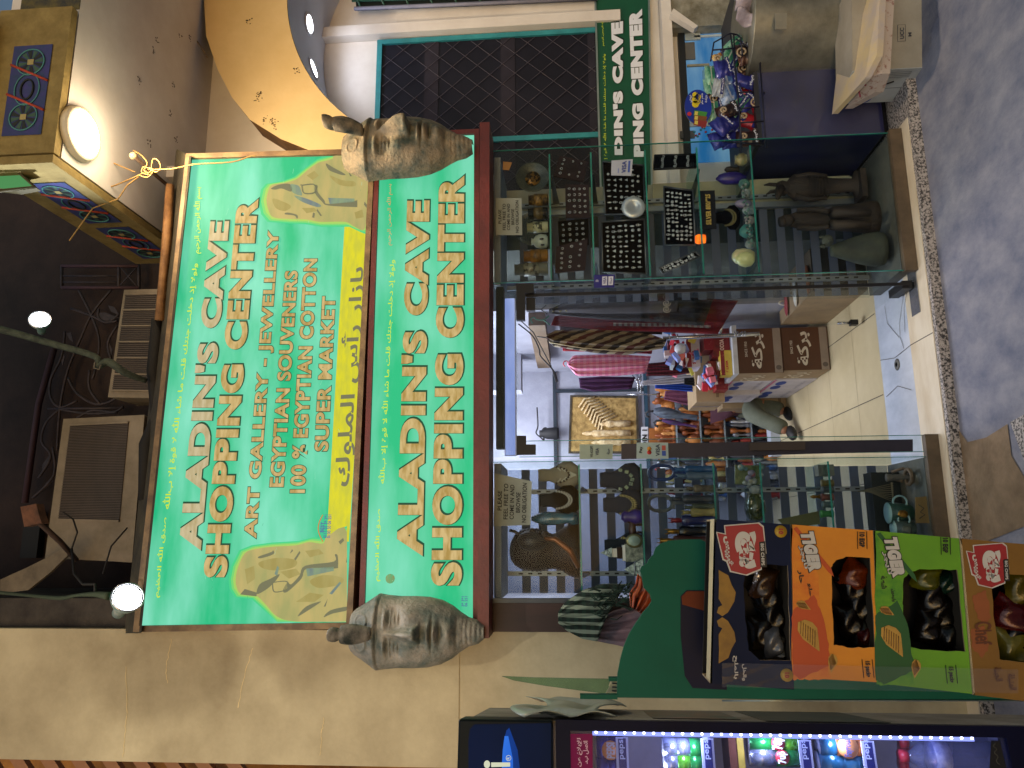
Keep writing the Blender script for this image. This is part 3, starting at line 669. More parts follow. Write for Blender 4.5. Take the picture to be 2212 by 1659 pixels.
# iron grillework of the dark balcony
t = thing('window_grille', P(280, 850, 4.3), 'dark wrought iron grille with curling vines and leaves high on the upper storey', 'grille')
ir = mat('wrought_iron', '443c44', .6, c2='2b2730', scale=20); b = MB(); Yg = 4.3
fz = lambda pts: [P(x/3, 553+y/3, Yg) for x, y in pts]
for pts in ([(510, 220), (590, 380), (640, 520), (640, 640)], [(720, 220), (600, 370), (530, 520), (440, 740), (390, 980), (370, 1260)], [(460, 340), (600, 390), (680, 430), (760, 420)], [(760, 450), (700, 560), (720, 670)],
            [(420, 490), (400, 650), (330, 800), (330, 920), (390, 980), (500, 940)], [(440, 790), (500, 890), (620, 960), (740, 930), (790, 860)], [(390, 990), (300, 1080), (270, 1200), (330, 1300), (250, 1440)],
            [(370, 990), (560, 1020), (740, 1010), (800, 970)], [(580, 740), (580, 860), (650, 960)], [(620, 730), (600, 800)], [(310, 990), (800, 985)], [(340, 1240), (350, 1420), (210, 1570)], [(500, 1050), (600, 1000), (760, 1020)], [(640, 340), (640, 400), (700, 430), (770, 380)]):
    b.tube(fz(pts), .008, ir, n=5, sm=True)
b.build('vine_bars', t); b = MB()
for pts in ([(625, 370), (680, 365), (770, 400), (690, 420), (630, 400)], [(700, 320), (740, 330), (775, 385), (720, 360)], [(270, 1420), (275, 1350), (320, 1290), (330, 1320), (300, 1380)], [(250, 1545), (300, 1470), (345, 1420), (340, 1460), (290, 1510)], [(400, 600), (420, 650), (405, 710), (392, 660)], [(705, 560), (730, 610), (715, 670), (695, 620)], [(430, 500), (460, 495), (475, 560), (450, 540)]):
    b.plate(fz(pts), (0, .006, 0), ir)
b.build('leaves', t)
b = MB()
for yy in (65, 205): b.tube(fz([(400, yy), (900, yy)]), .012, mat('rusty_bar', '4b3440', .7), n=5)
for yy in (130, 170): b.tube(fz([(400, yy), (770, yy)]), .006, ir, n=4)
b.tube(fz([(770, 60), (890, 200)]), .005, ir, n=4); b.tube(fz([(890, 70), (770, 200)]), .005, ir, n=4)
for xx in (400, 770, 900): b.tube(fz([(xx, 60), (xx, 205)]), .01, ir, n=5)
b.tube(fz([(350, 600), (250, 960), (160, 1600)]), .02, mat('rusty_bar', '4b3440', .7), n=5)
b.build('frame_bars', t)
b = MB(); b.bb(*(lambda a, c: (a.x, c.x, 4.34, 4.39, c.z, a.z))(P(45, 1205, 4.35), P(92, 1108, 4.35)), flat('14181c'))
b.build('small_window', label='small dark barred window beside the wooden bracket pad', cat='window')
for k in (0, 1, 2): pass
# pipe with cap and wires at the right
t = thing('wall_pipe', P(375, 412, 3.6), 'short dark pipe with a pale cap and knotted wires right of the upper sign', 'pipe')
MB().tube([P(292, 340, 3.3), P(375, 412, 3.62)], .011, mat('brown_pipe', '4a3828', .7)).build('tube', t)
MB().ball(P(288, 337, 3.3), .020, mat('pale_cap', 'b8a67c', .6)).build('cap', t)
wy = mat('yellow_wire', 'b08a4a', .6); b = MB()
for pts in ([(190, 340), (215, 340), (240, 350), (292, 372)], [(288, 325), (305, 335), (318, 352), (312, 368), (325, 372), (330, 345), (340, 345), (347, 360), (338, 372), (322, 362)], [(300, 378), (318, 383), (330, 370), (312, 360), (306, 372), (322, 378)],
            [(320, 366), (370, 365), (420, 355), (500, 350), (540, 338), (553, 337)], [(225, 408), (250, 400), (290, 383), (318, 370)], [(150, 520), (200, 450), (255, 430), (275, 400), (300, 382)], [(90, 408), (150, 408), (225, 408)]):
    b.tube([P(x, y, 3.32) for x, y in pts], .0035, wy, n=4)
b.build('wires', t)
b = MB(); b.tube([P(365, 0, 4.05), P(400, 55, 4.0), P(430, 95, 3.99), P(448, 125, 3.98)], .006, flat('6a5a48'), n=4); b.build('soffit_cable', label='thin brown cable running across the soffit to the arch', cat='cable')
sp = MB(); rd = random.Random(8)
for (x, y) in ((340, 84), (330, 107), (375, 182), (369, 245), (380, 300), (322, 308), (300, 174), (410, 82), (390, 80)):
    p = PZ(x, y, 3.998)
    for k in range(7):
        sp.ball(p+Vector((rd.uniform(-.02, .02), rd.uniform(-.02, .02), 0)), (rd.uniform(.002, .006), rd.uniform(.002, .006), .0015), flat('4a4038'), 6, 4)
for (x, y) in ((538, 45), (640, 155), (556, 210), (560, 205), (576, 258), (590, 262), (595, 272)):
    p = P(x, y, 3.998)
    for k in range(9): sp.ball(p+Vector((rd.uniform(-.03, .03), 0, rd.uniform(-.02, .02))), (rd.uniform(.002, .006), .0015, rd.uniform(.002, .006)), flat('4a3a22'), 6, 4)
sp.build('wall_spots', label='scattered dark mould spots on the soffit and yellow arch', cat='stains', kind='stuff')
# vault downlights
for k, (x, y, s) in enumerate(((665, 52, 'nearer the picture top of the two in the white vault'), (674, 149, 'further down the white vault curve'))):
    # meet the vault surface: search depth on the cylinder
    best = None
    for i in range(200):
        p = P(x, y, 4.0+.7*i/200); r = math.hypot(p.x-AC, p.z-AZ)
        if best is None or abs(r-AR) < best[0]: best = (abs(r-AR), p)
    p = best[1]; n = Vector((AC-p.x, 0, AZ-p.z)).normalized(); rot = Vector((0, 0, -1)).rotation_difference(n).to_matrix()
    t = thing('downlight', p, 'round white downlight '+s, 'downlight', 'downlights in the arch vault')
    b = MB(); b.lathe(p+n*.004, [(.055, -.010), (.076, -.010), (.078, 0)], mat('downlight_ring', 'd8dce8', .4), n=24, rot=rot); b.build('ring', t)
    b = MB(); b.lathe(p+n*.004, [(.0, -.012), (.058, -.0115), (.058, 0)], glow('cool_disc', 'f3f6ff', 14), n=24, rot=rot); b.build('lens', t)
    q = lamp('SPOT', p+n*.03, 6, (.72, .80, 1.0), .06, spot=170); q.rotation_euler = n.to_track_quat('-Z', 'Y').to_euler()
# ============================================================ SHOP FRONT: glass, cases, door, interior
glass = glassmat('clear_glass', (.94, .97, .97), .14)
glass_e = mat('glass_edge', '2f8f80', .25, c2='1d6058', scale=6, spec=.7); shelfg = glassmat('shelf_glass', (.86, .94, .92), .3)
alu = mat('aluminium_dull', '9aa2aa', .4, .7); alud = mat('aluminium_dark', '4d5258', .45, .6); blackm = mat('black_metal', '17171a', .45, .3)  # alud is a darker grey aluminium
steel = mat('steel_rail', 'b9bcc2', .25, .9); cop = mat('old_putty', '776a5c', .9, c2='c9c2b4', scale=24, contrast=(.5, .75), bump=.3)
frost = mat('frosted_stripe', '535a6e', .7, var=.06); darkwood = mat('dark_brown_wood', '3a201b', .55, c2='24130f', scale=10, stretch=(1, 1, .15))
purplefilm = mat('dark_film', '1d1c28', .35, c2='2b2836', scale=5)
zz_ = lambda dx, dy=1150, Y=3.62: P(dx, dy, Y).z
def glass_pane(name, x0, x1, y, z0, z1, label, edge=(1, 1), th=.008):
    t = thing(name, ((x0+x1)/2, y, z0), label, 'window glass')
    MB().bb(x0+.0, x1, y, y+th, z0, z1, glass).build('pane', t)
    b = MB()
    if edge[0]: b.bb(x0-.003, x0-.0005, y-.001, y+th+.001, z0, z1, glass_e)
    if edge[1]: b.bb(x1+.0005, x1+.003, y-.001, y+th+.001, z0, z1, glass_e)
    if b.v: b.build('edge', t)
    return t
ZT = 2.088
glass_pane('display_window', 1.262, 1.995, 3.60, .062, ZT, 'tall front glass of the right display case')
glass_pane('display_window', -.305, .345, 3.60, .062, ZT, 'tall front glass of the left display case')
glass_pane('display_window', .372, .446, 3.60, .066, 1.955, 'narrow glass strip with card stickers at the left of the doorway', (1, 1))
glass_pane('display_window', .372, 1.262, 3.605, 1.962, ZT, 'glass transom above the shop doorway', (0, 0))
def side_pane(x, y0, y1, z0, z1, label):
    t = thing('display_window', (x, (y0+y1)/2, z0), label, 'window glass')
    MB().bb(x, x+.008, y0, y1, z0, z1, glass).build('pane', t); return t
side_pane(1.992, 3.612, 4.04, .062, ZT, 'end glass of the right display case beside the blue chest')
side_pane(1.262, 3.612, 4.04, .062, ZT, 'inner side glass of the right display case facing the doorway')
side_pane(.350, 3.612, 4.04, .062, ZT, 'inner side glass of the left display case facing the doorway')
# bottom and top rails
for x0, x1, s in ((1.255, 2.01, 'right'), (-.33, .45, 'left')):
    MB().bb(x0, x1, 3.585, 3.62, .001, .060, mat('brown_sill', '5f4f3c', .6, c2='463a2c', scale=9)).build('window_sill', label='brown sill rail under the %s display case glass' % s, cat='sill')
MB().bb(-.33, 2.02, 3.585, 3.63, 2.09, 2.128, cop).build('head_rail', label='putty smeared rail between the glass fronts and the maroon sign frame', cat='rail')
MB().bb(-.44, -.312, 3.585, 3.64, -.04, 2.13, darkwood).build('door_post', label='dark brown wooden post at the left end of the shop front', cat='post')
MB().bb(-.311, -.290, 3.585, 3.61, .062, 2.088, alud).build('corner_rail', label='thin grey rail edging the left display case beside the brown post', cat='rail')
# header behind transom
MB().bb(.42, 1.26, 3.66, 3.72, 2.035, 2.075, flat('1a2226')).build('shade_strip', label='dark strip painted for the shade behind the transom glass', cat='beam')  # dark colour stands in for the shaded interior above the doorway
t = thing('light_batten', (.82, 3.82, 1.97), 'bright white batten light running across the top of the doorway', 'light')
MB().bb(.40, 1.24, 3.80, 3.84, 1.985, 2.045, mat('beam_white', 'c3cde8', .4, var=.1)).build('body', t)
MB().bb(.40, 1.24, 3.795, 3.799, 1.99, 2.04, glow('beam_sheen', '8c9ee0', .85, 'aebcf2', 8)).build('diffuser', t)  # glowing face stands in for light reflected on the beam
# black patch fittings
def fit(label, pts, Y=3.594):
    MB().plate([P(x, y, Y) for x, y in pts], (0, .03, 0), blackm).build('glass_clamp', label=label, cat='clamp')
fit('black L shaped clamp at the top right corner of the doorway', ((1115, 691), (1134, 691), (1134, 633), (1153, 632), (1153, 613), (1115, 613)))
fit('brown black L shaped clamp at the top left corner of the doorway', ((1116, 941), (1116, 982), (1157, 981), (1157, 960), (1136, 960), (1136, 941)))
fit('small black hinge block at the top of the glass door', ((1137, 643), (1137, 670), (1156, 670), (1156, 643)), 3.64)
MB().plate([P(x, y, 3.60) for x, y in ((1617, 958), (1617, 974), (1737, 973), (1737, 955))], (0, -.02, 0), mat('brown_lock', '3a2f28', .5)).build('door_lock', label='brown lock block on the dark film of the glass strip', cat='lock')
fm = MB(); fm.plate([P(x, y, 3.597) for x, y in ((1342, 959), (1972, 949), (1972, 975), (1900, 976), (1700, 982), (1342, 992))], (0, .0015, 0), purplefilm); fm.build('dark_film', label='dark film covering the lower part of the glass strip left of the doorway', cat='film')
# door leaf
t = thing('glass_door', (1.19, 3.64, .02), 'open glass door leaf swung into the shop', 'door')
MB().hexa([(1.195, 3.64, .03), (1.195, 4.33, .03), (1.195, 4.33, 1.94), (1.195, 3.64, 1.94)], [(1.205, 3.64, .03), (1.205, 4.33, .03), (1.205, 4.33, 1.94), (1.205, 3.64, 1.94)], glassmat('door_glass', (.97, .98, .98), .12)).build('pane', t)
MB().bb(1.192, 1.208, 3.63, 3.639, .03, 1.94, blackm).build('edge_seal', t)
MB().bb(1.18, 1.22, 3.64, 3.80, .012, .06, blackm).build('floor_hinge', t)
MB().bb(1.185, 1.215, 4.30, 4.34, .03, .07, blackm).tube([(1.2, 4.32, .07), (1.2, 4.32, .14)], .008, steel).build('bolt', t)
MB().bb(1.05, 1.33, 3.61, 3.70, .0015, .004, steel).build('hinge_plate', label='steel floor plate with screws under the glass door hinge', cat='plate')
# case bodies: shelves, back panels with frosted stripes, base
def case(x0, x1, shelves, lab, strip, cream=None):
    k = thing('display_case', ((x0+x1)/2, 3.85, .0), 'glass display case %s of the doorway' % lab, 'display case')
    MB().bb(x0, x1, 3.625, 4.035, .002, .060, mat('case_floor', '5a5a52', .7, c2='3d3e3a', scale=6)).build('base', k)
    MB().bb(x0, x1, 3.66, 4.035, 2.05, 2.085, mat('case_top', '8a94a4', .6)).build('top_board', k)
    b = MB(); b.bb(strip[0], strip[1], 4.042, 4.047, .06, 2.05, glassmat('back_glass', (.62, .66, .72), .2)); b.build('back_glass', k)
    b = MB(); z = .12
    while z < 2.0:
        b.bb(strip[0], strip[1], 4.034, 4.040, z, z+.045, frost); z += .0905
    b.build('frosted_stripes', k)
    for dx in shelves:
        z = zz_(dx, 1150 if x0 < .3 else 460, 3.63)
        s = MB(); s.bb(x0+.012, x1-.012, 3.632, 3.97, z-.008, z, shelfg); s.bb(x0+.012, x1-.012, 3.6285, 3.6315, z-.008, z, glass_e); s.build('shelf', k)
        for xx in (x0+.10, x1-.12):
            br = MB(); br.hexa([(xx-.003, 3.66, z-.012), (xx+.003, 3.66, z-.012), (xx+.003, 4.01, z-.012), (xx-.003, 4.01, z-.012)], [(xx-.003, 3.66, z-.02), (xx+.003, 3.66, z-.02), (xx+.003, 4.01, z-.05), (xx-.003, 4.01, z-.05)], alud)
            br.build('shelf_bracket', k)
    for xx in (x0+.10, x1-.12):
        r = MB(); r.bb(xx-.012, xx+.012, 4.012, 4.030, .06, 2.05, alu)
        z = .12
        while z < 2.0: r.bb(xx-.004, xx+.004, 4.010, 4.0115, z, z+.022, flat('151515')); z += .05
        r.build('slotted_rail', k)
    return k
ck = case(1.272, 1.990, (1187, 1278, 1397, 1511, 1629), 'right', (1.28, 1.80))
MB().bb(1.80, 1.83, 4.0, 4.03, .06, 2.05, alu).build('slotted_rail', ck)
MB().bb(1.832, 1.985, 4.036, 4.046, .10, P(1408, 380, 4.04).z, mat('cream_panel', 'a8a68c', .85, c2='908e76', scale=6)).build('cream_back_panel', ck)
case(-.300, .345, (1252, 1388, 1547, 1650, 1800), 'left', (-.30, .345))
# ------------------------------------------------------------ interior shell
iw = mat('shop_wall', 'a4a8b8', .8, c2='868a9a', scale=2, bump=.15); iw2 = mat('shop_wall_tan', '7d6a55', .85, c2='5f503f', scale=3)
MB().bb(1.45, 2.02, 4.7, 6.7, -.05, 2.75, iw).build('shop_right_wall', kind='structure')
MB().bb(1.64, 2.02, 4.12, 4.699, -.05, 2.75, mat('pale_panel', 'a9a894', .8)).build('shop_side_partition', kind='structure')
MB().bb(-.62, -.5, 3.9, 6.7, -.05, 2.75, iw).build('shop_left_wall', kind='structure')
MB().bb(-.6, 2.02, 6.6, 6.75, -.05, 2.75, iw).build('shop_back_wall', kind='structure')
MB().bb(-.6, 2.02, 3.79, 6.7, 2.70, 2.80, iw).build('shop_ceiling', kind='structure')
MB().bb(1.15, 1.449, 5.9, 6.1, 2.1, 2.69, iw).build('ceiling_beam', kind='structure')
MB().bb(1.36, 1.448, 4.75, 6.05, 1.86, 1.97, iw2).build('wall_ledge', label='brown ledge along the right wall above the hanging clothes', cat='ledge')
b = MB(); b.bb(.3, 1.44, 6.575, 6.598, 1.83, 1.86, flat('1f2c38')); b.bb(.3, 1.44, 6.575, 6.598, 1.02, 1.05, flat('24465a')); b.bb(1.25, 1.28, 6.575, 6.598, 1.05, 1.83, flat('1f2c38'))
b.build('wall_trim', label='dark blue trim framing the back wall panel inside the shop', cat='trim')
t = thing('tube_light', (.75, 5.2, 2.64), 'long white tube lights on the shop ceiling', 'light')
for yy in (4.6, 5.8):
    MB().bb(.2, 1.3, yy, yy+.05, 2.64, 2.69, glow('tube_white', 'eef2ff', 6)).build('tube', t)
lamp('AREA', (.7, 4.9, 2.6), 34, (.86, .90, 1.0), 1.2, sy=.3)
lamp('AREA', (.7, 6.0, 2.6), 36, (.92, .93, 1.0), 1.2, sy=.3)
lamp('AREA', (1.6, 3.84, 2.06), 5.5, (.80, .88, 1.0), .5, sy=.15)
lamp('AREA', (.02, 3.84, 2.06), 5.5, (.78, .86, 1.0), .5, sy=.15)
# poster of carved stone
def sandm(n, c, c2, sc): return mat(n, c, .9, c2=c2, scale=sc, bump=.6, bscale=30)
t = thing('relief_poster', P(1305, 905, 6.55), 'sandstone coloured picture of carved figures on the back wall', 'picture')
q = Q(6.56, (1376, 975), (1373, 860), (1236, 858), (1232, 975))
MB().plate(q, (0, .014, 0), sandm('poster_ground', 'b99a5e', '7c6234', 16)).build('sheet', t)
f = MB(); rim(f, q, .018, sandm('poster_edge', '4d4332', '2d281e', 12), .02, .006); f.build('border', t)
b = MB(); sm1 = sandm('poster_pale', 'd6c39a', 'a5875a', 30)
for k, (yy, h) in enumerate(((955, 50), (935, 62), (915, 40))):
    a = P(1362, yy, 6.55); z = .0022*h
    b.lathe(a, [(.028, 0), (.03, .1), (.024, .14), (.034, z*2), (.028, z*2.4), (.014, z*2.5), (.02, z*2.8), (.006, z*3.1)], sm1, 10)
for k in range(9):
    p = P(1250+k*6, 880+k*7, 6.55); b.tube([p, P(1262+k*5, 862+k*6, 6.55), P(1285+k*6, 858+k*5, 6.55)], .009, sm1, n=5)
b.build('carving', t)
# wires and transformer on the back wall
b = MB(); b.lathe(P(1207, 936, 6.5), [(.05, 0), (.055, .02), (.05, .10), (.03, .15), (.03, .17)], flat('121318'), 12); b.build('wall_plug', label='black transformer hanging on the back wall with tangled leads', cat='transformer')
b = MB(); b.tube([P(x, y, 6.5) for x, y in ((1160, 880), (1162, 920), (1158, 935), (1168, 945), (1175, 950), (1172, 930), (1180, 925), (1190, 940))], .008, flat('15151a'), n=4)
b.tube([P(x, y, 4.6) for x, y in ((1120, 700), (1150, 725), (1165, 755), (1168, 770), (1195, 800), (1205, 825))], .006, flat('3b3c46'), n=4)
b.tube([P(x, y, 4.6) for x, y in ((1122, 690), (1152, 718), (1170, 752), (1190, 790), (1202, 826))], .004, flat('3b3c46'), n=4); b.build('conduit', label='grey cables drooping along the upper wall inside the shop', cat='cable')
# ------------------------------------------------------------ clothes
def drape(mb, ra, la, Y, M, amp=.02, folds=5, n=24, dep=0.0, seed=0):
    def at(pl, v):
        k = v*(len(pl)-1); i = min(int(k), len(pl)-2); f = k-i
        return (pl[i][0]*(1-f)+pl[i+1][0]*f, pl[i][1]*(1-f)+pl[i+1][1]*f)
    rs = random.Random(seed); ph = rs.uniform(0, 6)
    def fn(u, v):
        a = at(ra, v); b = at(la, v); x = a[0]*(1-u)+b[0]*u; y = a[1]*(1-u)+b[1]*u
        yy = Y+dep*math.sin(math.pi*u)*-1+amp*math.sin(u*folds*6.28+ph+v*1.5)*(.35+.65*v)+amp*.4*math.sin(u*folds*15+v*4)
        return P(x, y, yy)
    return mb.grid(fn, n, 20, M)
def stripes(name, cols, scale, direction='X', rot=(0, 0, 0), rough=.85):
    M = bpy.data.materials.new(name); M.use_nodes = True; t = M.node_tree; b = t.nodes['Principled BSDF']
    tc = t.nodes.new('ShaderNodeTexCoord'); mp = t.nodes.new('ShaderNodeMapping'); mp.inputs['Rotation'].default_value = rot
    w = t.nodes.new('ShaderNodeTexWave'); w.bands_direction = direction; w.inputs['Scale'].default_value = scale; w.wave_profile = 'SAW'; w.inputs['Distortion'].default_value = .4
    t.links.new(tc.outputs['Object'], mp.inputs[0]); t.links.new(mp.outputs[0], w.inputs[0])
    r = t.nodes.new('ShaderNodeValToRGB'); r.color_ramp.interpolation = 'CONSTANT'
    while len(r.color_ramp.elements) < len(cols): r.color_ramp.elements.new(.5)
    for i, c in enumerate(cols): r.color_ramp.elements[i].position = i/len(cols); r.color_ramp.elements[i].color = lin(c)
    t.links.new(w.outputs[0], r.inputs[0]); t.links.new(r.outputs[0], b.inputs['Base Color']); b.inputs['Roughness'].default_value = rough
    return M
def checks(name, c1, c2, c3, scale, rot=(0, 0, 0)):
    M = bpy.data.materials.new(name); M.use_nodes = True; t = M.node_tree; b = t.nodes['Principled BSDF']
    tc = t.nodes.new('ShaderNodeTexCoord'); mp = t.nodes.new('ShaderNodeMapping'); mp.inputs['Rotation'].default_value = rot
    t.links.new(tc.outputs['Object'], mp.inputs[0]); prev = None
    for i, d in enumerate(('X', 'Z')):
        w = t.nodes.new('ShaderNodeTexWave'); w.bands_direction = d; w.inputs['Scale'].default_value = scale; w.inputs['Distortion'].default_value = 1.2; w.inputs['Detail Scale'].default_value = .6
        t.links.new(mp.outputs[0], w.inputs[0]); r = t.nodes.new('ShaderNodeValToRGB'); r.color_ramp.interpolation = 'CONSTANT'
        r.color_ramp.elements[1].position = .55; r.color_ramp.elements[0].color = lin(c1); r.color_ramp.elements[1].color = lin(c2 if i == 0 else c3)
        t.links.new(w.outputs[0], r.inputs[0])
        if prev is None: prev = r
        else:
            mx = t.nodes.new('ShaderNodeMixRGB'); mx.blend_type = 'MIX'; mx.inputs[0].default_value = .5
            t.links.new(prev.outputs[0], mx.inputs[1]); t.links.new(r.outputs[0], mx.inputs[2]); prev = mx
    t.links.new(prev.outputs[0], b.inputs['Base Color']); b.inputs['Roughness'].default_value = .9
    return M
hang = mat('grey_hanger', '4e5358', .5); hgreen = mat('green_hanger', '1e7a5a', .4)
def hanger(t, x, y, Y, M):
    b = MB(); b.tube([P(x-1, y+6, Y), P(x-5, y+1, Y), P(x-3, y-5, Y), P(x+3, y-6, Y), P(x+6, y-2, Y), P(x+22, y-1, Y), P(x+34, y-10, Y)], .004, M, n=5)
    b.tube([P(x+22, y-1, Y), P(x+36, y+10, Y)], .004, M, n=5); return b.build('hanger', t)
Yc = 4.38
t = thing('robe', P(1350, 665, Yc), 'charcoal robe with pale embroidered cuff hanging first inside the glass door', 'robe', 'clothes hanging inside the shop')
charc = mat('charcoal_cloth', '26272a', .95, c2='1c1c1f', scale=5); greyc = mat('grey_cloth', '4c4c50', .95, c2='3a3a3e', scale=4)
b = MB(); drape(b, [(1186, 668), (1216, 658), (1300, 648), (1426, 640), (1540, 647)], [(1186, 676), (1230, 683), (1300, 689), (1400, 695), (1520, 703)], Yc, charc, .018, 3, dep=.05); b.build('body', t, solid=.004)
b = MB(); drape(b, [(1190, 668), (1216, 655), (1273, 645), (1380, 637), (1464, 632)], [(1192, 672), (1230, 674), (1300, 677), (1400, 676), (1464, 674)], Yc-.06, greyc, .008, 1, dep=.05); b.build('sleeve', t, solid=.004)
b = MB(); em = mat('embroidery', 'a09c8e', .8)
for k in range(3):
    cy = 641+k*13.5
    b.tube([P(1440+(9-j*.55)*math.cos(j*.75), cy+(7.5-j*.45)*math.sin(j*.75), Yc-.125) for j in range(15)], .0035, em, n=4)
b.tube([P(1192+k*3, 668+5*math.sin(k*1.3), Yc-.1) for k in range(12)], .004, mat('gold_thread', '7f7c52', .7), n=4)
b.build('embroidery', t); hanger(t, 1146, 669, Yc, hang)
t = thing('robe', P(1400, 700, 4.5), 'dark red robe with woven panels hanging behind the charcoal robe', 'robe', 'clothes hanging inside the shop')
redc = mat('red_cloth', '6e1a2a', .9, c2='551320', scale=5)
b = MB(); drape(b, [(1198, 684), (1300, 662), (1480, 642), (1594, 650)], [(1190, 702), (1300, 712), (1400, 716), (1550, 722)], 4.5, redc, .02, 4); b.build('body', t, solid=.004)
b = MB(); pk = checks('woven_panel', '8c8d92', '2c4a56', '6e1a2a', 9)
drape(b, [(1325, 697), (1480, 699), (1535, 703)], [(1325, 704), (1480, 706), (1535, 709)], 4.45, pk, .003, 1, 4); b.build('woven_panel', t); hanger(t, 1152, 692, 4.5, hgreen)
t = thing('robe', P(1300, 735, 4.6), 'brown and cream striped robe hanging behind the red robe', 'robe', 'clothes hanging inside the shop')
stc = stripes('striped_cloth', ['2a2523', '7d7566', '4d2a28', '8e8672', '25211f', '6f6858', '3a2422', '847b68'], 1.7, 'X', (0, R(24), 0))
b = MB(); drape(b, [(1180, 724), (1200, 714), (1300, 710), (1406, 722), (1440, 735)], [(1180, 730), (1196, 748), (1290, 763), (1350, 767), (1432, 752)], 4.6, stc, .022, 3, dep=.05); b.build('body', t, solid=.004)
b = MB(); b.tube([P(1186, 740, 4.53), P(1260, 752, 4.52), P(1340, 758, 4.52), P(1400, 757, 4.53)], .003, flat('b5ab8e'), n=4); b.tube([P(1160, 727, 4.6), P(1186, 730, 4.6)], .004, hang, n=5); b.build('cord', t)
t = thing('tunic', P(1310, 790, 5.0), 'white and crimson camel patterned tunic on a red hanger', 'tunic', 'clothes hanging inside the shop')
pat = checks('crimson_pattern', 'd98fb4', '9c2350', 'e6b8cf', 7.5)
b = MB(); drape(b, [(1226, 784), (1238, 768), (1330, 765), (1406, 770)], [(1226, 788), (1246, 812), (1330, 812), (1394, 806)], 5.0, pat, .02, 3, dep=.04); b.build('body', t, solid=.004)
hanger(t, 1222, 786, 5.0, mat('red_hanger', 'c0384a', .4))
t = thing('tunic', P(1310, 825, 5.3), 'dark purple tunic hanging beside the crimson patterned tunic', 'tunic', 'clothes hanging inside the shop')
b = MB(); drape(b, [(1250, 817), (1300, 813), (1372, 815)], [(1253, 838), (1282, 846), (1364, 840)], 5.3, mat('purple_cloth', '44204c', .9, c2='311638', scale=10), .02, 3); b.build('body', t, solid=.004)
for nm, ra, la, Y, M, lb in (('cloth_bag', [(1396, 786), (1450, 780), (1484, 778)], [(1396, 812), (1450, 812), (1492, 806)], 5.1, checks('maroon_check', '3a1420', '7a2438', '1c0c14', 14), 'maroon checked cloth bag with a lime trim below the crimson tunic'),
    ('robe', [(1385, 824), (1450, 812), (1512, 808)], [(1385, 832), (1450, 830), (1512, 824)], 5.45, mat('white_cloth', 'b9bcc8', .9), 'white robe hanging beside the bright blue robe'),
    ('robe', [(1415, 832), (1460, 828), (1512, 829)], [(1415, 838), (1460, 843), (1512, 848)], 5.5, mat('blue_cloth', '1c48b0', .8), 'bright blue robe hanging above the brown carton'),
    ('robe', [(1478, 818), (1514, 814)], [(1478, 830), (1514, 836)], 5.4, mat('black_cloth', '0e0f16', .9), 'short black garment beside the bright blue robe'),
    ('robe', [(1437, 845), (1470, 842), (1496, 842)], [(1434, 862), (1470, 872), (1494, 878)], 5.9, mat('mauve_cloth', '7a4560', .9, c2='5c3048', scale=12), 'mauve garment with pale embroidery hanging over the seated person')):
    b = MB(); drape(b, ra, la, Y, M, .015, 3); t = thing(nm, P(ra[0][0], ra[0][1], Y), lb, 'bag' if nm == 'cloth_bag' else 'garment', 'clothes hanging inside the shop'); b.build('body', t, solid=.004)
    if nm == 'cloth_bag':
        b = MB(); b.plate([P(x, y, 5.07) for x, y in ((1482, 784), (1488, 780), (1500, 808), (1494, 812))], (0, .01, 0), flat('c8c85a')); b.build('trim', t)
for k, (y0, c, Y_, lb) in enumerate(((640, '2c2c33', 4.75, 'near black robe hanging behind the charcoal one'), (655, '5a1a26', 4.9, 'wine red robe pressed between darker robes'), (668, '23222a', 5.05, 'deep black robe hanging behind the wine red one'), (700, '3c2a24', 5.0, 'brown robe hanging behind the striped robe'), (742, '8a2430', 5.25, 'red blouse half hidden behind the striped robe'))):
    b = MB(); drape(b, [(1190+k*6, y0+4), (1300, y0-8), (1500-k*22, y0-10)], [(1192+k*6, y0+16), (1300, y0+18), (1496-k*22, y0+22)], Y_, mat('robe_cloth_'+c, c, .95, scale=6), .02, 3, seed=k)
    t = thing('robe', P(1300, y0, Y_), lb, 'garment', 'clothes hanging inside the shop'); b.build('body', t, solid=.004)
# clothes rack rods
t = thing('clothes_rack', P(1560, 720, 4.62), 'chrome clothes rack rod standing behind the striped robe', 'rack')
b = MB(); b.tube([P(1432, 731, 4.62), P(1500, 728, 4.62), P(1595, 724, 4.62), P(1640, 721, 4.62)], .013, steel, n=10); b.build('post', t)
b = MB(); b.tube([P(1555, 722, 4.62), P(1560, 700, 4.62), P(1562, 686, 4.62)], .010, steel, n=8)
for xx in (1445, 1463, 1587, 1593, 1603, 1609): b.torus(P(xx, 728-(xx-1445)*.04, 4.62), .015, .004, steel, 12, 6, rot=Matrix.Rotation(R(90), 3, 'X'))
b.build('collar', t)
t = thing('clothes_rack', P(1385, 840, 5.6), 'thin chrome rack arms over the far clothes', 'rack'); b = MB()
for pts in ([(1366, 810), (1384, 838)], [(1372, 806), (1390, 834)], [(1366, 826), (1386, 812)], [(1355, 852), (1420, 852)], [(1378, 800), (1378, 846)], [(1384, 852), (1384, 800)]): b.tube([P(x, y, 5.6) for x, y in pts], .006, steel, n=5)
b.build('arm', t)
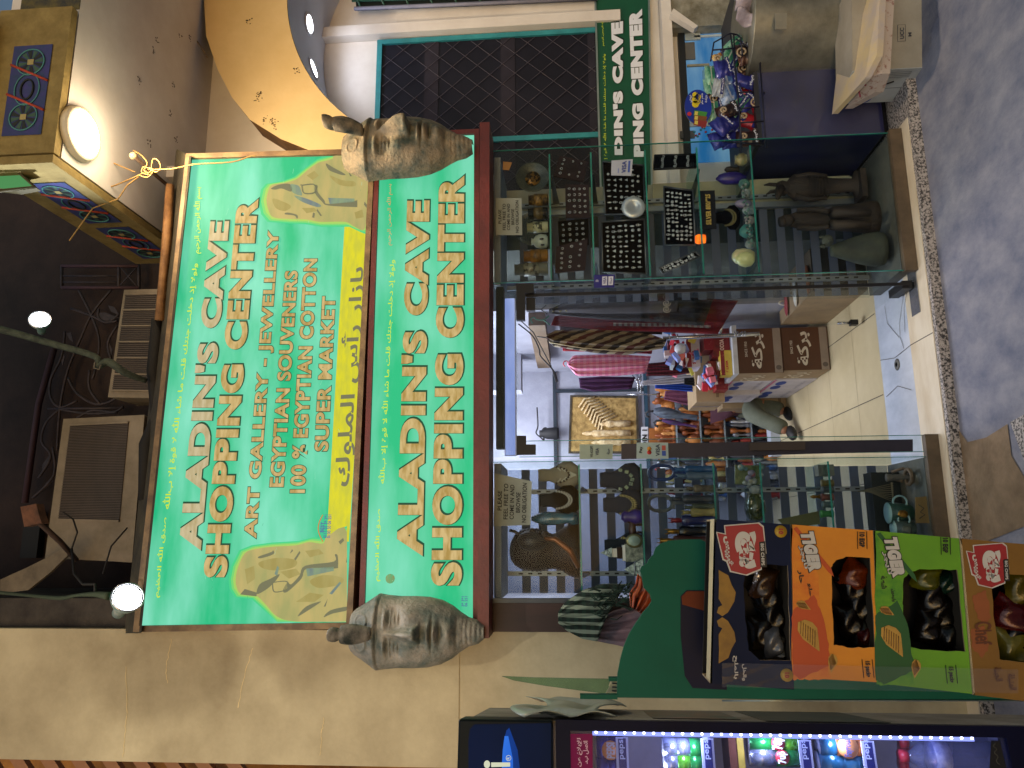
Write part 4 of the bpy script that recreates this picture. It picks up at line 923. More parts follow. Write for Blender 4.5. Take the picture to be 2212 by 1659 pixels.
# umbrellas
for (x0, y0, x1, y1, Y, c, w, lb) in ((1412, 888, 1506, 903, 6.0, '5f6c7c', 11, 'closed grey umbrella hanging by its curved handle'), (1430, 908, 1505, 922, 6.05, '5a1f70', 5, 'closed purple umbrella hanging beside the grey one')):
    t = thing('umbrella', P(x0, y0, Y), lb, 'umbrella', 'umbrellas hanging on the back wall')
    b = MB(); pts = []; rs = []
    for i in range(9):
        f = i/8; pts.append(P(x0+(x1-x0)*f, y0+(y1-y0)*f, Y)); rs.append(.0037*w*(.5+.9*math.sin(math.pi*min(1, f*1.5))*(1 if f < .34 else 1)*(1-f)+.05))
    b.tube(pts, rs, mat('umb_'+c, c, .6, c2='2d3340', scale=20, stretch=(3, 3, .3)), n=9); b.build('canopy', t)
    b = MB(); b.tube([P(x0-8, y0+14, Y), P(x0-16, y0+11, Y), P(x0-18, y0+5, Y), P(x0-12, y0+1, Y), P(x0, y0, Y)], .009, flat('3f4046'), n=6); b.build('handle', t)
t = thing('name_plate', P(1391, 950, 6.5), 'white name plate with black letters DIN 1 below the picture', 'name plate')
q = Q(6.55, (1400, 985), (1400, 922), (1385, 922), (1385, 985)); MB().plate(q, (0, .01, 0), flat('d5d8de')).build('plate', t)
b = MB(); lettering(b, "DIN 1", Q(6.55, (1398, 965), (1398, 928), (1387, 928), (1387, 965)), flat('101010'), .05, out=.004); b.build('lettering', t)
# boxes stacks
kraft = mat('kraft_card', 'a08a6a', .85, c2='8b7556', scale=4); brownc = mat('brown_print_card', '53331f', .7, c2='472a19', scale=4); whitec = mat('white_card', 'c9c4c6', .8, c2='b3adb0', scale=4)
inkw = flat('c9c2b6'); blue = mat('blue_oval', '27418c', .6); tape = mat('brown_tape', '8f8279', .4)
def oval(mb, c, ux, uz, a, b_, M, off, n=18):
    mb.sheet([c+ux*(a*math.cos(2*math.pi*i/n))+uz*(b_*math.sin(2*math.pi*i/n))+off for i in range(n)], M)
def carton(name, x0, x1, y0, y1, z0, z1, M, front, label, group, Ms=None):
    t = thing(name, ((x0+x1)/2, (y0+y1)/2, z0), label, 'carton', group)
    b = MB(); b.bb(x0, x1, y0, y1, z0, z1, M)
    b.bb(x0-.0015, x0-.0002, y0+.001, y1-.001, z0+.001, z1-.001, Ms or kraft); b.build('body', t)
    p = MB(); X = Vector((1, 0, 0)); Z = Vector((0, 0, 1)); Yv = Vector((0, 1, 0))
    if front == 'baraka':
        lettering(p, "بركة", [(x0+.03, y0, z0+.11), (x1-.03, y0, z0+.11), (x1-.03, y0, z1-.09), (x0+.03, y0, z1-.09)], inkw, .03, True, .002)
        lettering(p, "SINCE 1950", [(x0+.11, y0, z1-.065), (x1-.09, y0, z1-.065), (x1-.09, y0, z1-.048), (x0+.11, y0, z1-.048)], inkw, .01, out=.002)
        p.sheet([(x0, y0-.002, z0+.005), (x1, y0-.002, z0+.005), (x1, y0-.002, z0+.055), (x0, y0-.002, z0+.055)], tape)
        oval(p, Vector((x0+.035, y0-.003, z0+.03)), X, Z, .016, .018, flat('5f5550'), Vector())
        lettering(p, "بركة", [(x0-.003, y1-.03, z0+.09), (x0-.003, y0+.06, z0+.09), (x0-.003, y0+.06, z1-.05), (x0-.003, y1-.03, z1-.05)], flat('c9bb9d'), .02, True, .001)
        p.sheet([(x0-.003, y0+.02, z0), (x0-.003, y0+.02, z1), (x0-.003, y0+.024, z1), (x0-.003, y0+.024, z0)], flat('6b563c'))
    elif front == 'water':
        for yy in (y0+.12, y1-.10): oval(p, Vector((x0-.003, yy, z1-.075)), Yv, Z, .07, .035, blue, Vector())
        lettering(p, "WATER 600 ml", [(x0-.003, y1-.04, z0+.05), (x0-.003, y0+.05, z0+.05), (x0-.003, y0+.05, z0+.075), (x0-.003, y1-.04, z0+.075)], flat('8d8a9a'), .0, out=.001)
        p.sheet([(x0-.003, y0, z1-.02), (x0-.003, y1, z1-.02), (x0-.003, y1, z1-.004), (x0-.003, y0, z1-.004)], mat('pink_wrap', 'c04a78', .4))
        p.sheet([(x0+.03, y0-.002, z0+.03), (x1-.03, y0-.002, z0+.03), (x1-.03, y0-.002, z0+.07), (x0+.03, y0-.002, z0+.07)], flat('5a63a0'))
    else:
        p.sheet([(x0-.003, (y0+y1)/2-.02, z0), (x0-.003, (y0+y1)/2+.02, z0), (x0-.003, (y0+y1)/2+.02, z1), (x0-.003, (y0+y1)/2-.02, z1)], tape)
        p.sheet([(x0+.03, y0-.002, z0+.04), (x0+.12, y0-.002, z0+.04), (x0+.12, y0-.002, z0+.06), (x0+.03, y0-.002, z0+.06)], flat('6e5a40'))
    p.build('print', t); return t
carton('carton', 1.050, 1.34, 4.90, 5.16, .003, .298, brownc, 'baraka', 'lower brown carton with large white Arabic print, standing on the shop floor', 'brown cartons by the doorway')
carton('carton', 1.036, 1.34, 4.90, 5.16, .302, .592, brownc, 'baraka', 'upper brown carton with large white Arabic print, stacked on its twin', 'brown cartons by the doorway')
MB().bb(1.03, 1.36, 4.88, 5.2, .595, .625, mat('white_tray', 'c8ccd4', .6)).build('white_board', label='white board lying on the upper brown carton under the biscuits', cat='board')
for i, (y0, y1) in enumerate(((5.18, 5.55), (5.56, 5.9))):
    for j in (0, 1):
        carton('carton', 1.045-.03*i*j, 1.35, y0, y1, .003+.295*j, .29+.295*j, whitec, 'water', '%s white water carton with blue ovals in the %s stack behind the brown cartons' % (('lower', 'upper')[j], ('front', 'rear')[i]), 'white water cartons', whitec)
for j in (0, 1):
    carton('carton', .98, 1.3, 5.95, 6.25, .003+.25*j, .248+.25*j, kraft, 'plain', '%s plain tan carton beside the seated person' % ('lower', 'upper')[j], 'plain tan cartons')
carton('carton', .93, 1.27, 5.35, 5.75, .600, .80, kraft, 'plain', 'open tan carton on top of the water cartons below the blue robe', 'plain tan cartons')
# biscuit boxes
bm = mat('biscuit_maroon', '5c1418', .5, c2='7d1c22', scale=12, contrast=(.45, .55)); br_ = mat('biscuit_red', '7c1a26', .4, c2='a86a5a', scale=30, contrast=(.3, .42)); by = mat('biscuit_yellow', 'd8bc4a', .5)
def packet(x0, x1, y0, y1, z0, z1, M, label, s=None, c='f0e6d0', band=None):
    t = thing('biscuit_box', ((x0+x1)/2, y0, z0), label, 'biscuit box', 'sweets piled on the cartons')
    MB().bb(x0, x1, y0, y1, z0, z1, M).build('box', t)
    p = MB()
    if band: p.sheet([(x0, y0-.001, z1-(z1-z0)*.35), (x1, y0-.001, z1-(z1-z0)*.35), (x1, y0-.001, z1), (x0, y0-.001, z1)], band)
    if s: lettering(p, s, [(x0+.02, y0, z0+(z1-z0)*.35), (x0+(x1-x0)*.6, y0, z0+(z1-z0)*.35), (x0+(x1-x0)*.6, y0, z0+(z1-z0)*.6), (x0+.02, y0, z0+(z1-z0)*.6)], flat(c), .05, out=.003)
    if p.v: p.build('print', t)
packet(1.03, 1.20, 4.92, 5.0, .627, .70, by, 'yellow biscuit box with red letters on the white board', 'ÜLKER', 'b32030', br_)
packet(1.17, 1.36, 4.95, 5.1, .627, .74, bm, 'tall dark red biscuit box beside the yellow one', 'COCOA', 'e8c8b8')
packet(1.21, 1.36, 4.93, 5.1, .742, .80, br_, 'bright red biscuit box on the tall dark red one', None)
packet(1.02, 1.16, 5.05, 5.2, .705, .76, bm, 'flat maroon biscuit box behind the yellow box', None)
packet(.99, 1.10, 5.22, 5.4, .60, .68, br_, 'red sweet packet on the front water carton', None)
packet(1.12, 1.32, 5.05, 5.2, .81, .90, mat('biscuit_white', 'c9c4cc', .5), 'white sweet box on top of the red biscuit box', 'SHIRA', 'a02838', br_)
rd = random.Random(3)
for i in range(70):
    x = rd.uniform(1.0, 1.42); y = rd.uniform(4.93, 5.3); z = .80+rd.random()*.24 if x > 1.10 else .70+rd.random()*.08
    c = rd.choice(('c02a3a', 'e2d8d8', '8a9ad8', 'd8c24a', '2f5f9a', 'e07a90', '5c1418', 'b8c8d8'))
    b = MB(); b.box((x, y, z), (rd.uniform(.03, .07), rd.uniform(.03, .06), rd.uniform(.015, .05)), flat(c, .35), Matrix.Rotation(rd.uniform(-.6, .6), 3, 'Y') @ Matrix.Rotation(rd.uniform(-.6, .6), 3, 'Z'))
    b.build('sweet_packet', label='small %s sweet packet in the heap on the biscuit boxes, %s side' % ({'c02a3a': 'crimson', 'e2d8d8': 'white', '8a9ad8': 'lilac', 'd8c24a': 'yellow', '2f5f9a': 'blue', 'e07a90': 'pink', '5c1418': 'maroon', 'b8c8d8': 'pale blue'}[c], 'left' if x < 1.12 else 'middle' if x < 1.24 else 'right'), cat='sweet packet', group='heap of small sweet packets')
b = MB(); b.lathe(P(1470, 757, 5.0), [(.035, 0), (.04, .05), (.03, .07)], flat('c5cdd8', .3), 14, rot=Matrix.Rotation(R(80), 3, 'X')); b.build('alarm_clock', label='small white alarm clock above the sweet packets', cat='clock')
# ------------------------------------------------------------ back wall shelves crammed with souvenirs
for k, z in enumerate((.2, .42, .62, .82)):
    MB().bb(.30, 1.28, 6.33, 6.57, z-.012, z, mat('back_shelf_glass', '8b98a0', .2)).build('back_shelf', label='%s of the four shelves on the back wall, counted from the floor' % ('first', 'second', 'third', 'fourth')[k], cat='shelf')
cols_w = ('a8622c', '8f4a20', 'c07a38', '70381a', 'd09050'); cols_s = ('b8bcc4', '8a8d94', 'd8dce2', '5a5c64', 'c0b070', '70543c', '3a5a8a', 'a03a34', 'dfe2e6')
kinds = [[(.022, 0), (.024, .02), (.012, .035), (.02, .06), (.012, .09), (.016, .11), (.004, .13)], [(.03, 0), (.034, .03), (.028, .07), (.012, .09), (.016, .10)], [(.02, 0), (.02, .02), (.008, .03), (.008, .08), (.022, .10), (.018, .13)], [(.035, 0), (.035, .008), (.018, .02), (.03, .05), (.02, .075), (.004, .09)], [(.026, 0), (.02, .05), (.024, .10), (.012, .15), (.004, .16)]]
CW = dict(zip(cols_w+cols_s, ('amber', 'chestnut', 'honey', 'dark brown', 'pale orange', 'silver', 'dull grey', 'bright silver', 'dark steel', 'brassy', 'bronze', 'blue', 'red', 'white')))
rd = random.Random(11)
for z in (.0, .2, .42, .62, .82):
    x = .31
    while x < 1.27:
        for yy in (6.36, 6.46):
            kk = rd.choice(kinds); wood = (x > .72 and z >= .42) or rd.random() < .15
            c = rd.choice(cols_w if wood else cols_s); sc = rd.uniform(.8, 1.35)
            b = MB(); b.lathe((x+rd.uniform(-.01, .01), yy, z+.001), [(r*sc, h*sc) for r, h in kk], mat('souv_'+c, c, .3 if not wood else .5, .6 if (not wood and rd.random() < .6) else 0, var=.3, scale=30), 8)
            b.build('carved_figurine' if wood else 'metal_figurine', label='small %s %s %s on the %s back shelf, %s part' % (CW[c], 'wooden' if wood else 'metal', ('slim figure', 'round pot', 'goblet', 'squat vase', 'tall spire')[kinds.index(kk)], {0: 'lowest', .2: 'second', .42: 'third', .62: 'fourth', .82: 'topmost'}[z], 'left' if x < .6 else 'middle' if x < .92 else 'right'), cat='souvenir', group='wooden souvenirs on the back shelves' if wood else 'metal souvenirs on the back shelves')
        x += rd.uniform(.03, .048)
t = thing('framed_picture', P(1430, 935, 6.5), 'orange wooden frame leaning beside the name plate', 'picture')
MB().plate(Q(6.5, (1450, 958), (1450, 925), (1402, 925), (1402, 958)), (0, .02, 0), mat('orange_wood', 'a8642c', .5)).build('frame', t)
MB().bb(.62, 1.05, 6.2, 6.32, .0, .075, mat('white_step', 'c6cede', .5)).build('white_plinth', label='low white plinth at the foot of the back shelves', cat='plinth')
# slotted counter with sandals seen through the door leaf
MB().bb(1.36, 1.62, 4.2, 4.9, .0, .30, mat('tan_counter', '9c8464', .7, c2='7f6a50', scale=5)).build('low_counter', label='low tan counter behind the open glass door', cat='counter')
for k, (yy, c) in enumerate(((4.25, 'b5663a'), (4.5, 'c9c4b8'), (4.7, '8f2f3a'))):
    t = thing('sandal', (1.42, yy, .30), ('brown', 'pale strapped', 'dark red')[k]+' sandal lying on the low counter', 'sandal', 'sandals on the counter')
    MB().ball((1.45, yy, .312), (.09, .035, .010), flat(c), 12, 6).build('sole', t)
    MB().torus((1.45, yy, .325), .03, .006, flat('d0ccc0'), 12, 6, sx=.5).build('strap', t)
# ------------------------------------------------------------ seated person
def skin(name, verts, edges, M, parent, root=0, sub=2):
    me = bpy.data.meshes.new(name); org = parent_world(parent)
    me.from_pydata([Vector(v[:3])-org for v in verts], edges, []); me.materials.append(M)
    o = bpy.data.objects.new(name, me); COL.objects.link(o); o.parent = parent
    q = o.modifiers.new('k', 'SKIN'); sv = me.skin_vertices[0].data if me.skin_vertices else None
    if sv is None:
        bpy.context.view_layer.objects.active = o
        me.skin_vertices if me.skin_vertices else None
    for i, v in enumerate(verts):
        me.skin_vertices[0].data[i].radius = (v[3], v[3]) if not isinstance(v[3], tuple) else v[3]
        me.skin_vertices[0].data[i].use_root = (i == root)
    s = o.modifiers.new('s', 'SUBSURF'); s.levels = sub; s.render_levels = sub; q.use_smooth_shade = True
    return o
shoe = mat('dark_shoe', '1c1a1a', .6)
t = thing('person', (1.05, 6.15, 0), 'person with dark hair and grey green trousers sitting low behind the cartons', 'person')
hd = P(1508, 862, 6.25); kn = P(1622, 893, 5.85); an = P(1690, 926, 5.72); kn2 = P(1618, 868, 6.05); an2 = P(1684, 885, 5.95)
pv = Vector((1.12, 6.28, .13)); ch = Vector((1.10, 6.27, .46)); nk = Vector((hd.x, 6.26, hd.z-.14))
skinm = mat('skin', '9a6a4c', .6, var=.1); shirt = mat('plum_shirt', '4a2634', .9); trs = mat('olive_grey_trousers', '6a6f60', .9, c2='555a4c', scale=6, bump=.2, bscale=14)
sho = (ch+nk)/2+Vector((-.13, -.02, .01)); sho2 = (ch+nk)/2+Vector((.13, .0, .01)); el = kn+Vector((.10, .26, .06)); hn = kn+Vector((.12, .20, .02)); el2 = kn2+Vector((.06, .12, .05)); hn2 = kn2+Vector((.06, .10, .06))
V = [(*pv, .13), (*ch, .13), (*nk, .055), (*(hd+Vector((0, 0, .02))), .085), (*sho, .06), (*el, .045), (*hn, .03), (*sho2, .06), (*el2, .045), (*hn2, .03), (*kn, .062), (*an, .042), (*(an+Vector((-.03, -.03, -.03))), .03), (*kn2, .062), (*an2, .042), (*(an2+Vector((-.03, -.03, -.03))), .03)]
Ed = [(0, 1), (1, 2), (2, 3), (1, 4), (4, 5), (5, 6), (1, 7), (7, 8), (8, 9), (0, 10), (10, 11), (11, 12), (0, 13), (13, 14), (14, 15)]
skin('body', V, Ed, skinm, t)
tr = [(*pv, .145), (*kn, .078), (*(kn*.5+an*.5), .066), (*(an+Vector((-.01, -.01, -.035))), .064), (*kn2, .078), (*(kn2*.5+an2*.5), .066), (*(an2+Vector((-.01, -.01, -.035))), .064)]
skin('trousers', tr, [(0, 1), (1, 2), (2, 3), (0, 4), (4, 5), (5, 6)], trs, t)
skin('shirt', [(*(pv+Vector((0, 0, .06))), .145), (*ch, .15), (*(nk-Vector((0, 0, .03))), .065), (*sho, .072), (*el, .055), (*sho2, .072), (*el2, .055)], [(0, 1), (1, 2), (1, 3), (3, 4), (1, 5), (5, 6)], shirt, t)
b = MB()
for q_ in (an, an2): b.ball(q_+Vector((-.04, -.05, -.05)), (.05, .09, .035), shoe, 12, 8, rot=Matrix.Rotation(R(-30), 3, 'Z'))
b.build('shoes', t)
b = MB(); b.ball(hd+Vector((0, .01, .045)), (.098, .105, .095), mat('dark_hair', '0c0b0c', .9, bump=.6, bscale=90), 18, 12, bumpy=.05); b.build('hair', t)
b = MB()
for s in (-1, 1):
    for hh in (hn, hn2):
        b.tube([hh+Vector((s*.012+k*.0, -.02-.0*k, 0)) for k in range(1)]+[hh+Vector((s*.014, -.05, .0)), hh+Vector((s*.014, -.075, -.03))], [.009, .009, .007], skinm, n=6)
        b.tube([hh+Vector((s*.004, -.02, .004)), hh+Vector((s*.005, -.055, .002)), hh+Vector((s*.005, -.082, -.032))], [.009, .009, .007], skinm, n=6)
b.build('fingers', t)
# ============================================================ GOODS IN THE DISPLAY CASES
clay = mat('brown_clay', '5b4634', .8, c2='3a2c22', scale=10, bump=.3); black = mat('gloss_black', '101014', .25, coat=.3); blackv = mat('black_velvet', '0f0f13', .95, spec=.05)
silver = mat('silver', 'd4d8dc', .3, .45, bump=.2, bscale=120); goldm = mat('gold_metal', 'b58a3c', .3, .85, c2='6d4c1c', scale=40); maroonv = mat('maroon_velvet', '2c1a20', .9, c2='22151b', scale=6)
alab = mat('alabaster', 'c9bd8e', .35, c2='a08a5a', scale=14, stretch=(1, 1, 3)); palestone = mat('pale_stone', '9aa09c', .6, c2='6f7672', scale=20); bluest = mat('blue_stone', '2c5fa0', .5, c2='183a70', scale=14); purp = mat('purple_stone', '3a2a8a', .35, c2='241a55', scale=8)
greyv = mat('grey_velvet', '3a3d46', .95, c2='2c2f38', scale=5, spec=.05); creamv = mat('cream_cloth', '8e8674', .9, spec=.1); jade = mat('jade', '5f8a7c', .4, c2='3c5f58', scale=20); bronze = mat('dark_bronze', '17110e', .45, .1, spec=.25, c2='2a160b', scale=5, contrast=(.45, .7), bump=.1)
SCL = lambda Y: (Y*1.0)/1606*1.06
def zsh(dx, left): return zz_(dx, 1150 if left else 460, 3.63)
def spin(mb, cy, pr, Y, M, n=16, sx=1.0, sy=1.0):      # upright turned shape; pr = (picture x, half width)
    m_ = pr[len(pr)//2][0]; c0 = P(m_, cy, Y); prof = []
    for dx, hw in sorted(pr, key=lambda p: -p[0]): prof.append((hw*SCL(Y), P(dx, cy, Y).z-c0.z))
    return mb.lathe(c0, prof, M, n, sx, sy)
RC = dict(group='goods in the right display case'); LC = dict(group='goods in the left display case')
def item(name, label, cat, parts, grp):
    t = thing(name, (0, 0, 0), label, cat, grp['group']); first = True
    ps = []
    for pn, b in parts:
        ps.append((pn, b))
    lo = [min(v[i] for _, b in ps for v in b.v) for i in range(3)]; hi = [max(v[i] for _, b in ps for v in b.v) for i in range(3)]
    t.location = ((lo[0]+hi[0])/2, (lo[1]+hi[1])/2, lo[2])
    for pn, b in ps: b.build(pn, t)
    return t
def rep(s): return s
# --- notices
paper = mat('old_paper', '9ba39a', .8, c2='868e84', scale=4); inkb = flat('1c1f22')
def notice(q, label, Y=3.598):
    c = [P(x, y, Y) for x, y in q]
    t = thing('notice', c[0], label, 'notice'); MB().plate(c, (0, -.001, 0), paper).build('paper', t)
    bl, br, tr, tl = c; b = MB(); pt = lambda u, v: (bl*(1-u)*(1-v)+br*u*(1-v)+tr*u*v+tl*(1-u)*v)
    for i, (s, a, e) in enumerate((("PLEASE", .30, .68), ("FEEL FREE TO", .13, .84), ("COME IN AND", .13, .84), ("BROWSE", .27, .70), ("NO OBLIGATION", .06, .93))):
        v1 = .90-i*.165; v0 = v1-.115
        lettering(b, s, [pt(a, v0), pt(e, v0), pt(e, v1), pt(a, v1)], inkb, .02, out=.003)
    b.build('lettering', t)
notice([(1128, 508), (1127, 428), (1071, 428), (1071, 508)], 'paper notice inviting people to browse on the right display case glass')
notice([(1146, 1134), (1149, 1040), (1068, 1022), (1066, 1137)], 'larger curling paper notice inviting people to browse on the left display case glass')
def card(q, M, label, lines, Y=3.5955):
    c = [P(x, y, Y) for x, y in q]; t = thing('card_sticker', c[0], label, 'sticker'); MB().plate(c, (0, -.0012, 0), M).build('card', t)
    bl, br, tr, tl = c; pt = lambda u, v: (bl*(1-u)*(1-v)+br*u*(1-v)+tr*u*v+tl*(1-u)*v); b = MB()
    for s, u0, u1, v0, v1, col, ar in lines:
        if s is None: b.sheet([p+Vector((0, -.003, 0)) for p in (pt(u0, v0), pt(u1, v0), pt(u1, v1), pt(u0, v1))], flat(col, .5))
        elif s == 'o':
            b.lathe(pt((u0+u1)/2, (v0+v1)/2)+Vector((0, -.0025, 0)), [(.0, .0012), (.0105, .0012), (.0105, 0)], flat(col, .5), 16, rot=Matrix.Rotation(R(90), 3, 'X'))
        else: lettering(b, s, [pt(u0, v0), pt(u1, v0), pt(u1, v1), pt(u0, v1)], flat(col, .5), .03, ar, .005)
    if b.v: b.build('print', t)
card([(1364, 380), (1367, 344), (1321, 347), (1320, 379)], mat('white_card_plastic', 'b9c0cc', .4), 'white card sign reading VISA on the right display case glass', [("VISA", .15, .9, .28, .5, '2a3f86', 0), (None, .2, .9, .1, .2, '3e5aa8', 0), (None, .15, .45, .62, .68, '7f8dc0', 0)])
card([(1327, 621), (1328, 593), (1283, 594), (1283, 622)], mat('deep_blue_card', '1c1c7a', .4), 'dark blue card payment sticker on the right display case edge', [(None, .18, .85, .36, .60, 'd5d8e6', 0), ("VISA", .26, .78, .41, .55, '1c1c7a', 0), (None, .18, .85, .07, .30, 'd5d8e6', 0), ("ميزة", .28, .74, .11, .25, '1c1c7a', 1), (")))", .42, .6, .78, .92, 'd5d8e6', 0)])
card([(1323, 992), (1324, 960), (1252, 960), (1252, 992)], mat('greenish_card', '9fae9c', .5), 'pale torn sticker reading WE ACCEPT VISA on the glass strip', [("WE ACCEPT", .12, .9, .60, .68, '20262a', 0), ("VISA", .25, .75, .42, .52, '20304a', 0), ("ميزة", .32, .7, .08, .18, '20304a', 1)])
card([(1444, 991), (1443, 956), (1375, 956), (1375, 991)], mat('pale_green_card', 'a5b8b2', .5), 'pale card payment sticker with red and orange circles on the dark film strip', [("Pay", .35, .75, .80, .92, '111418', 0), ('o', .2, .58, .5, .7, 'c0302a', 0), ('o', .42, .8, .5, .7, 'd08a2a', 0), ("VISA", .15, .9, .27, .40, '20304a', 0), (None, .18, .48, .08, .2, '2a4a9a', 0), (None, .52, .82, .08, .2, 'b04a3a', 0)])
card([(1100, 368), (1106, 351), (1087, 349), (1086, 367)], mat('brown_tape2', 'a0743a', .6), 'scrap of brown tape at the top corner of the right display case', [])
# --- right case, top shelf
Yr = 3.82
rx = Matrix.Rotation(R(90), 3, 'X')
b = MB(); b.lathe(P(1151, 386, Yr), [(.0, .006), (.045, .008), (.085, .02), (.090, .02), (.05, 0), (0, 0)], mat('plate_black', '17201d', .3, c2='3c4038', scale=30, coat=.3), 28, rot=rx, sy=1.05)
b2 = MB(); b2.lathe(P(1151, 386, Yr-.012), [(.0, .003), (.042, .003), (.042, 0)], mat('plate_gold', '8a6228', .35, .5, c2='241a10', scale=45, contrast=(.48, .52)), 24, rot=rx)
b3 = MB(); b3.tube([P(1186, 372, Yr+.02), P(1172, 372, Yr+.05), P(1186, 372, Yr+.08)], .004, black).tube([P(1186, 400, Yr+.02), P(1172, 400, Yr+.05), P(1186, 400, Yr+.08)], .004, black)
item('plate', 'round black plate with golden figures on the top shelf of the right case', 'plate', [('rim', b), ('centre', b2), ('stand', b3)], RC)
def mug(cy, x0, hw, body, band, label, Y=Yr-.06, name='cup', base=1184):
    b = MB(); spin(b, cy, [(base, hw*.92), (base-2, hw), ((x0+base)/2, hw), (x0, hw*1.04), (x0+.5, hw*.8)], Y, body, 20)
    c = MB(); spin(c, cy, [(x0+(base-x0)*.72, hw*1.03), (x0+(base-x0)*.5, hw*1.035), (x0+(base-x0)*.28, hw*1.05)], Y, band, 20)
    item(name, label, 'cup', [('body', b), ('painted_band', c)], RC)
mug(432, 1142, 13, mat('gold_brown_pot', '8a6a34', .35, .3, c2='2c1c10', scale=26, contrast=(.45, .6)), mat('rib_band', 'a07c40', .4, .3, c2='2a1c10', scale=60), 'gold and brown ribbed pot beside the black plate on the top right shelf')
mug(461, 1141, 13, black, mat('dark_band', '2e2418', .4, c2='6b5a34', scale=40), 'glossy black cup with faint gilt figures on the top right shelf')
mug(491, 1139, 12, mat('cream_glaze', 'a9ab8c', .35, c2='8b8c6c', scale=6), mat('cream_band', 'a9ab8c', .4, c2='2c3028', scale=30, contrast=(.45, .5)), 'cream cup with dark painted lines on the top right shelf')
mug(553, 1132, 14, mat('amber_glaze', '8a5f1e', .3, c2='5a380f', scale=8, coat=.3), mat('amber_band', '9a6c24', .4, c2='3a240c', scale=20), 'tall amber cup with a dark bird on the top right shelf')
mug(582, 1112, 14, mat('grey_glaze', '6a6c62', .4, c2='4c4e48', scale=8), mat('grey_band', '7c7c6c', .4, c2='2a2420', scale=36, contrast=(.45, .52)), 'tall grey cylinder cup with a frieze nearest the doorway on the top right shelf')
b = MB(); spin(b, 522, [(1184, 9), (1180, 14), (1168, 16), (1158, 13), (1152, 6), (1148, 8)], Yr-.07, mat('milk_pot', 'a8b5ac', .3), 18); c = MB(); c.ball(P(1170, 516, Yr-.12), (.006, .004, .012), black).ball(P(1172, 529, Yr-.12), (.006, .004, .010), black)
item('round_pot', 'small milky round pot with black birds on the top right shelf', 'pot', [('body', b), ('birds', c)], RC)
b = MB(); b.lathe(P(1150, 496, Yr+.06), [(.0, .0), (.075, .006), (.095, .014), (.098, .014), (.06, 0)], glassmat('smoke_plate', (.55, .6, .62), 1.4, .1), 28, rot=rx); item('glass_plate', 'clear glass plate standing behind the cups on the top right shelf', 'plate', [('disc', b)], RC)
# --- ring trays
def tray(q, Y, label, board, rows, cols, kind, seed, rimm=None, tilt=.03, grp=RC, name='tray'):
    c = [P(x, y, Y+(tilt if i > 1 else 0)) for i, (x, y) in enumerate(q)]   # bl br tr tl
    bl, br, tr, tl = c; n = (br-bl).cross(tl-bl).normalized(); n = -n if n.y > 0 else n
    pt = lambda u, v, o: (bl*(1-u)*(1-v)+br*u*(1-v)+tr*u*v+tl*(1-u)*v)+n*o
    t = thing(name, bl, label, 'jewellery tray', grp['group'])
    MB().plate(c, (0, .012, 0), board).build('velvet', t)
    if rimm:
        f = MB(); w = .035
        for (a0, b0), (a1, b1) in (((0, 0), (1, 0)), ((1, 0), (1, 1)), ((1, 1), (0, 1)), ((0, 1), (0, 0))):
            f.tube([pt(a0, b0, .004), pt(a1, b1, .004)], .005, rimm, n=4)
        f.build('rim', t)
    rd = random.Random(seed); k = 0
    for i in range(rows):
        for j in range(cols):
            if rd.random() < .06: continue
            u = (j+.5)/cols+rd.uniform(-.015, .015); v = (i+.5)/rows+rd.uniform(-.015, .015); p = pt(.06+.88*u, .06+.88*v, .006); s = rd.uniform(.75, 1.2)
            m_ = MB()
            if kind == 'ring': m_.torus(p, .0055*s, .0016, silver, 10, 4).ball(p+Vector((0, 0, .006)), .0035*s, rd.choice((silver, silver, jade, black)), 6, 4)
            else:
                w = rd.randrange(5)
                if w == 0: m_.torus(p+Vector((0, 0, .006*s)), .0045*s, .0014, silver, 10, 4, sz=1.3).box(p+Vector((0, 0, -.004*s)), (.003, .002, .014*s), silver).box(p+Vector((0, 0, -.001)), (.012*s, .002, .003), silver)
                elif w == 1: m_.lathe(p, [(0, .0015), (.0075*s, .0015), (.0075*s, 0)], silver, 8, rot=rx)
                elif w == 2: m_.plate([p+Vector((-.008*s, 0, -.006)), p+Vector((.008*s, 0, -.006)), p+Vector((0, 0, .010*s))], (0, .002, 0), silver)
                elif w == 3: m_.ball(p, (.0045*s, .003, .0095*s), silver, 8, 5).ball(p+Vector((0, 0, .009*s)), .003*s, silver, 6, 4)
                else: m_.box(p, (.010*s, .002, .013*s), silver).box(p, (.017*s, .0015, .003), silver)
            m_.build('ring' if kind == 'ring' else 'pendant', t); k += 1
    return t
tray([(1260, 392), (1272, 350), (1208, 336), (1196, 380)], 3.86, 'slanting dark ring tray at the far right of the second shelf', maroonv, 3, 4, 'ring', 1)
tray([(1274, 470), (1272, 399), (1221, 398), (1222, 470)], 3.80, 'upright maroon ring tray in the middle of the second shelf', maroonv, 4, 5, 'ring', 2)
tray([(1272, 528), (1271, 472), (1205, 478), (1208, 530)], 3.78, 'black ring tray left of the upright maroon one on the second shelf', blackv, 4, 4, 'ring', 3)
tray([(1264, 583), (1270, 515), (1202, 533), (1199, 590)], 3.70, 'maroon ring tray tilted at the doorway end of the second shelf', maroonv, 3, 5, 'ring', 4)
tray([(1393, 463), (1390, 358), (1302, 350), (1308, 464)], 3.78, 'black velvet tray of silver pendants on the right of the third shelf', blackv, 6, 8, 'p', 5, mat('pewter_rim', '6e7074', .35, .7))
tray([(1396, 592), (1392, 474), (1300, 480), (1302, 588)], 3.72, 'black velvet tray of silver pendants on the left of the third shelf', blackv, 6, 9, 'p', 6, mat('pewter_rim', '6e7074', .35, .7))
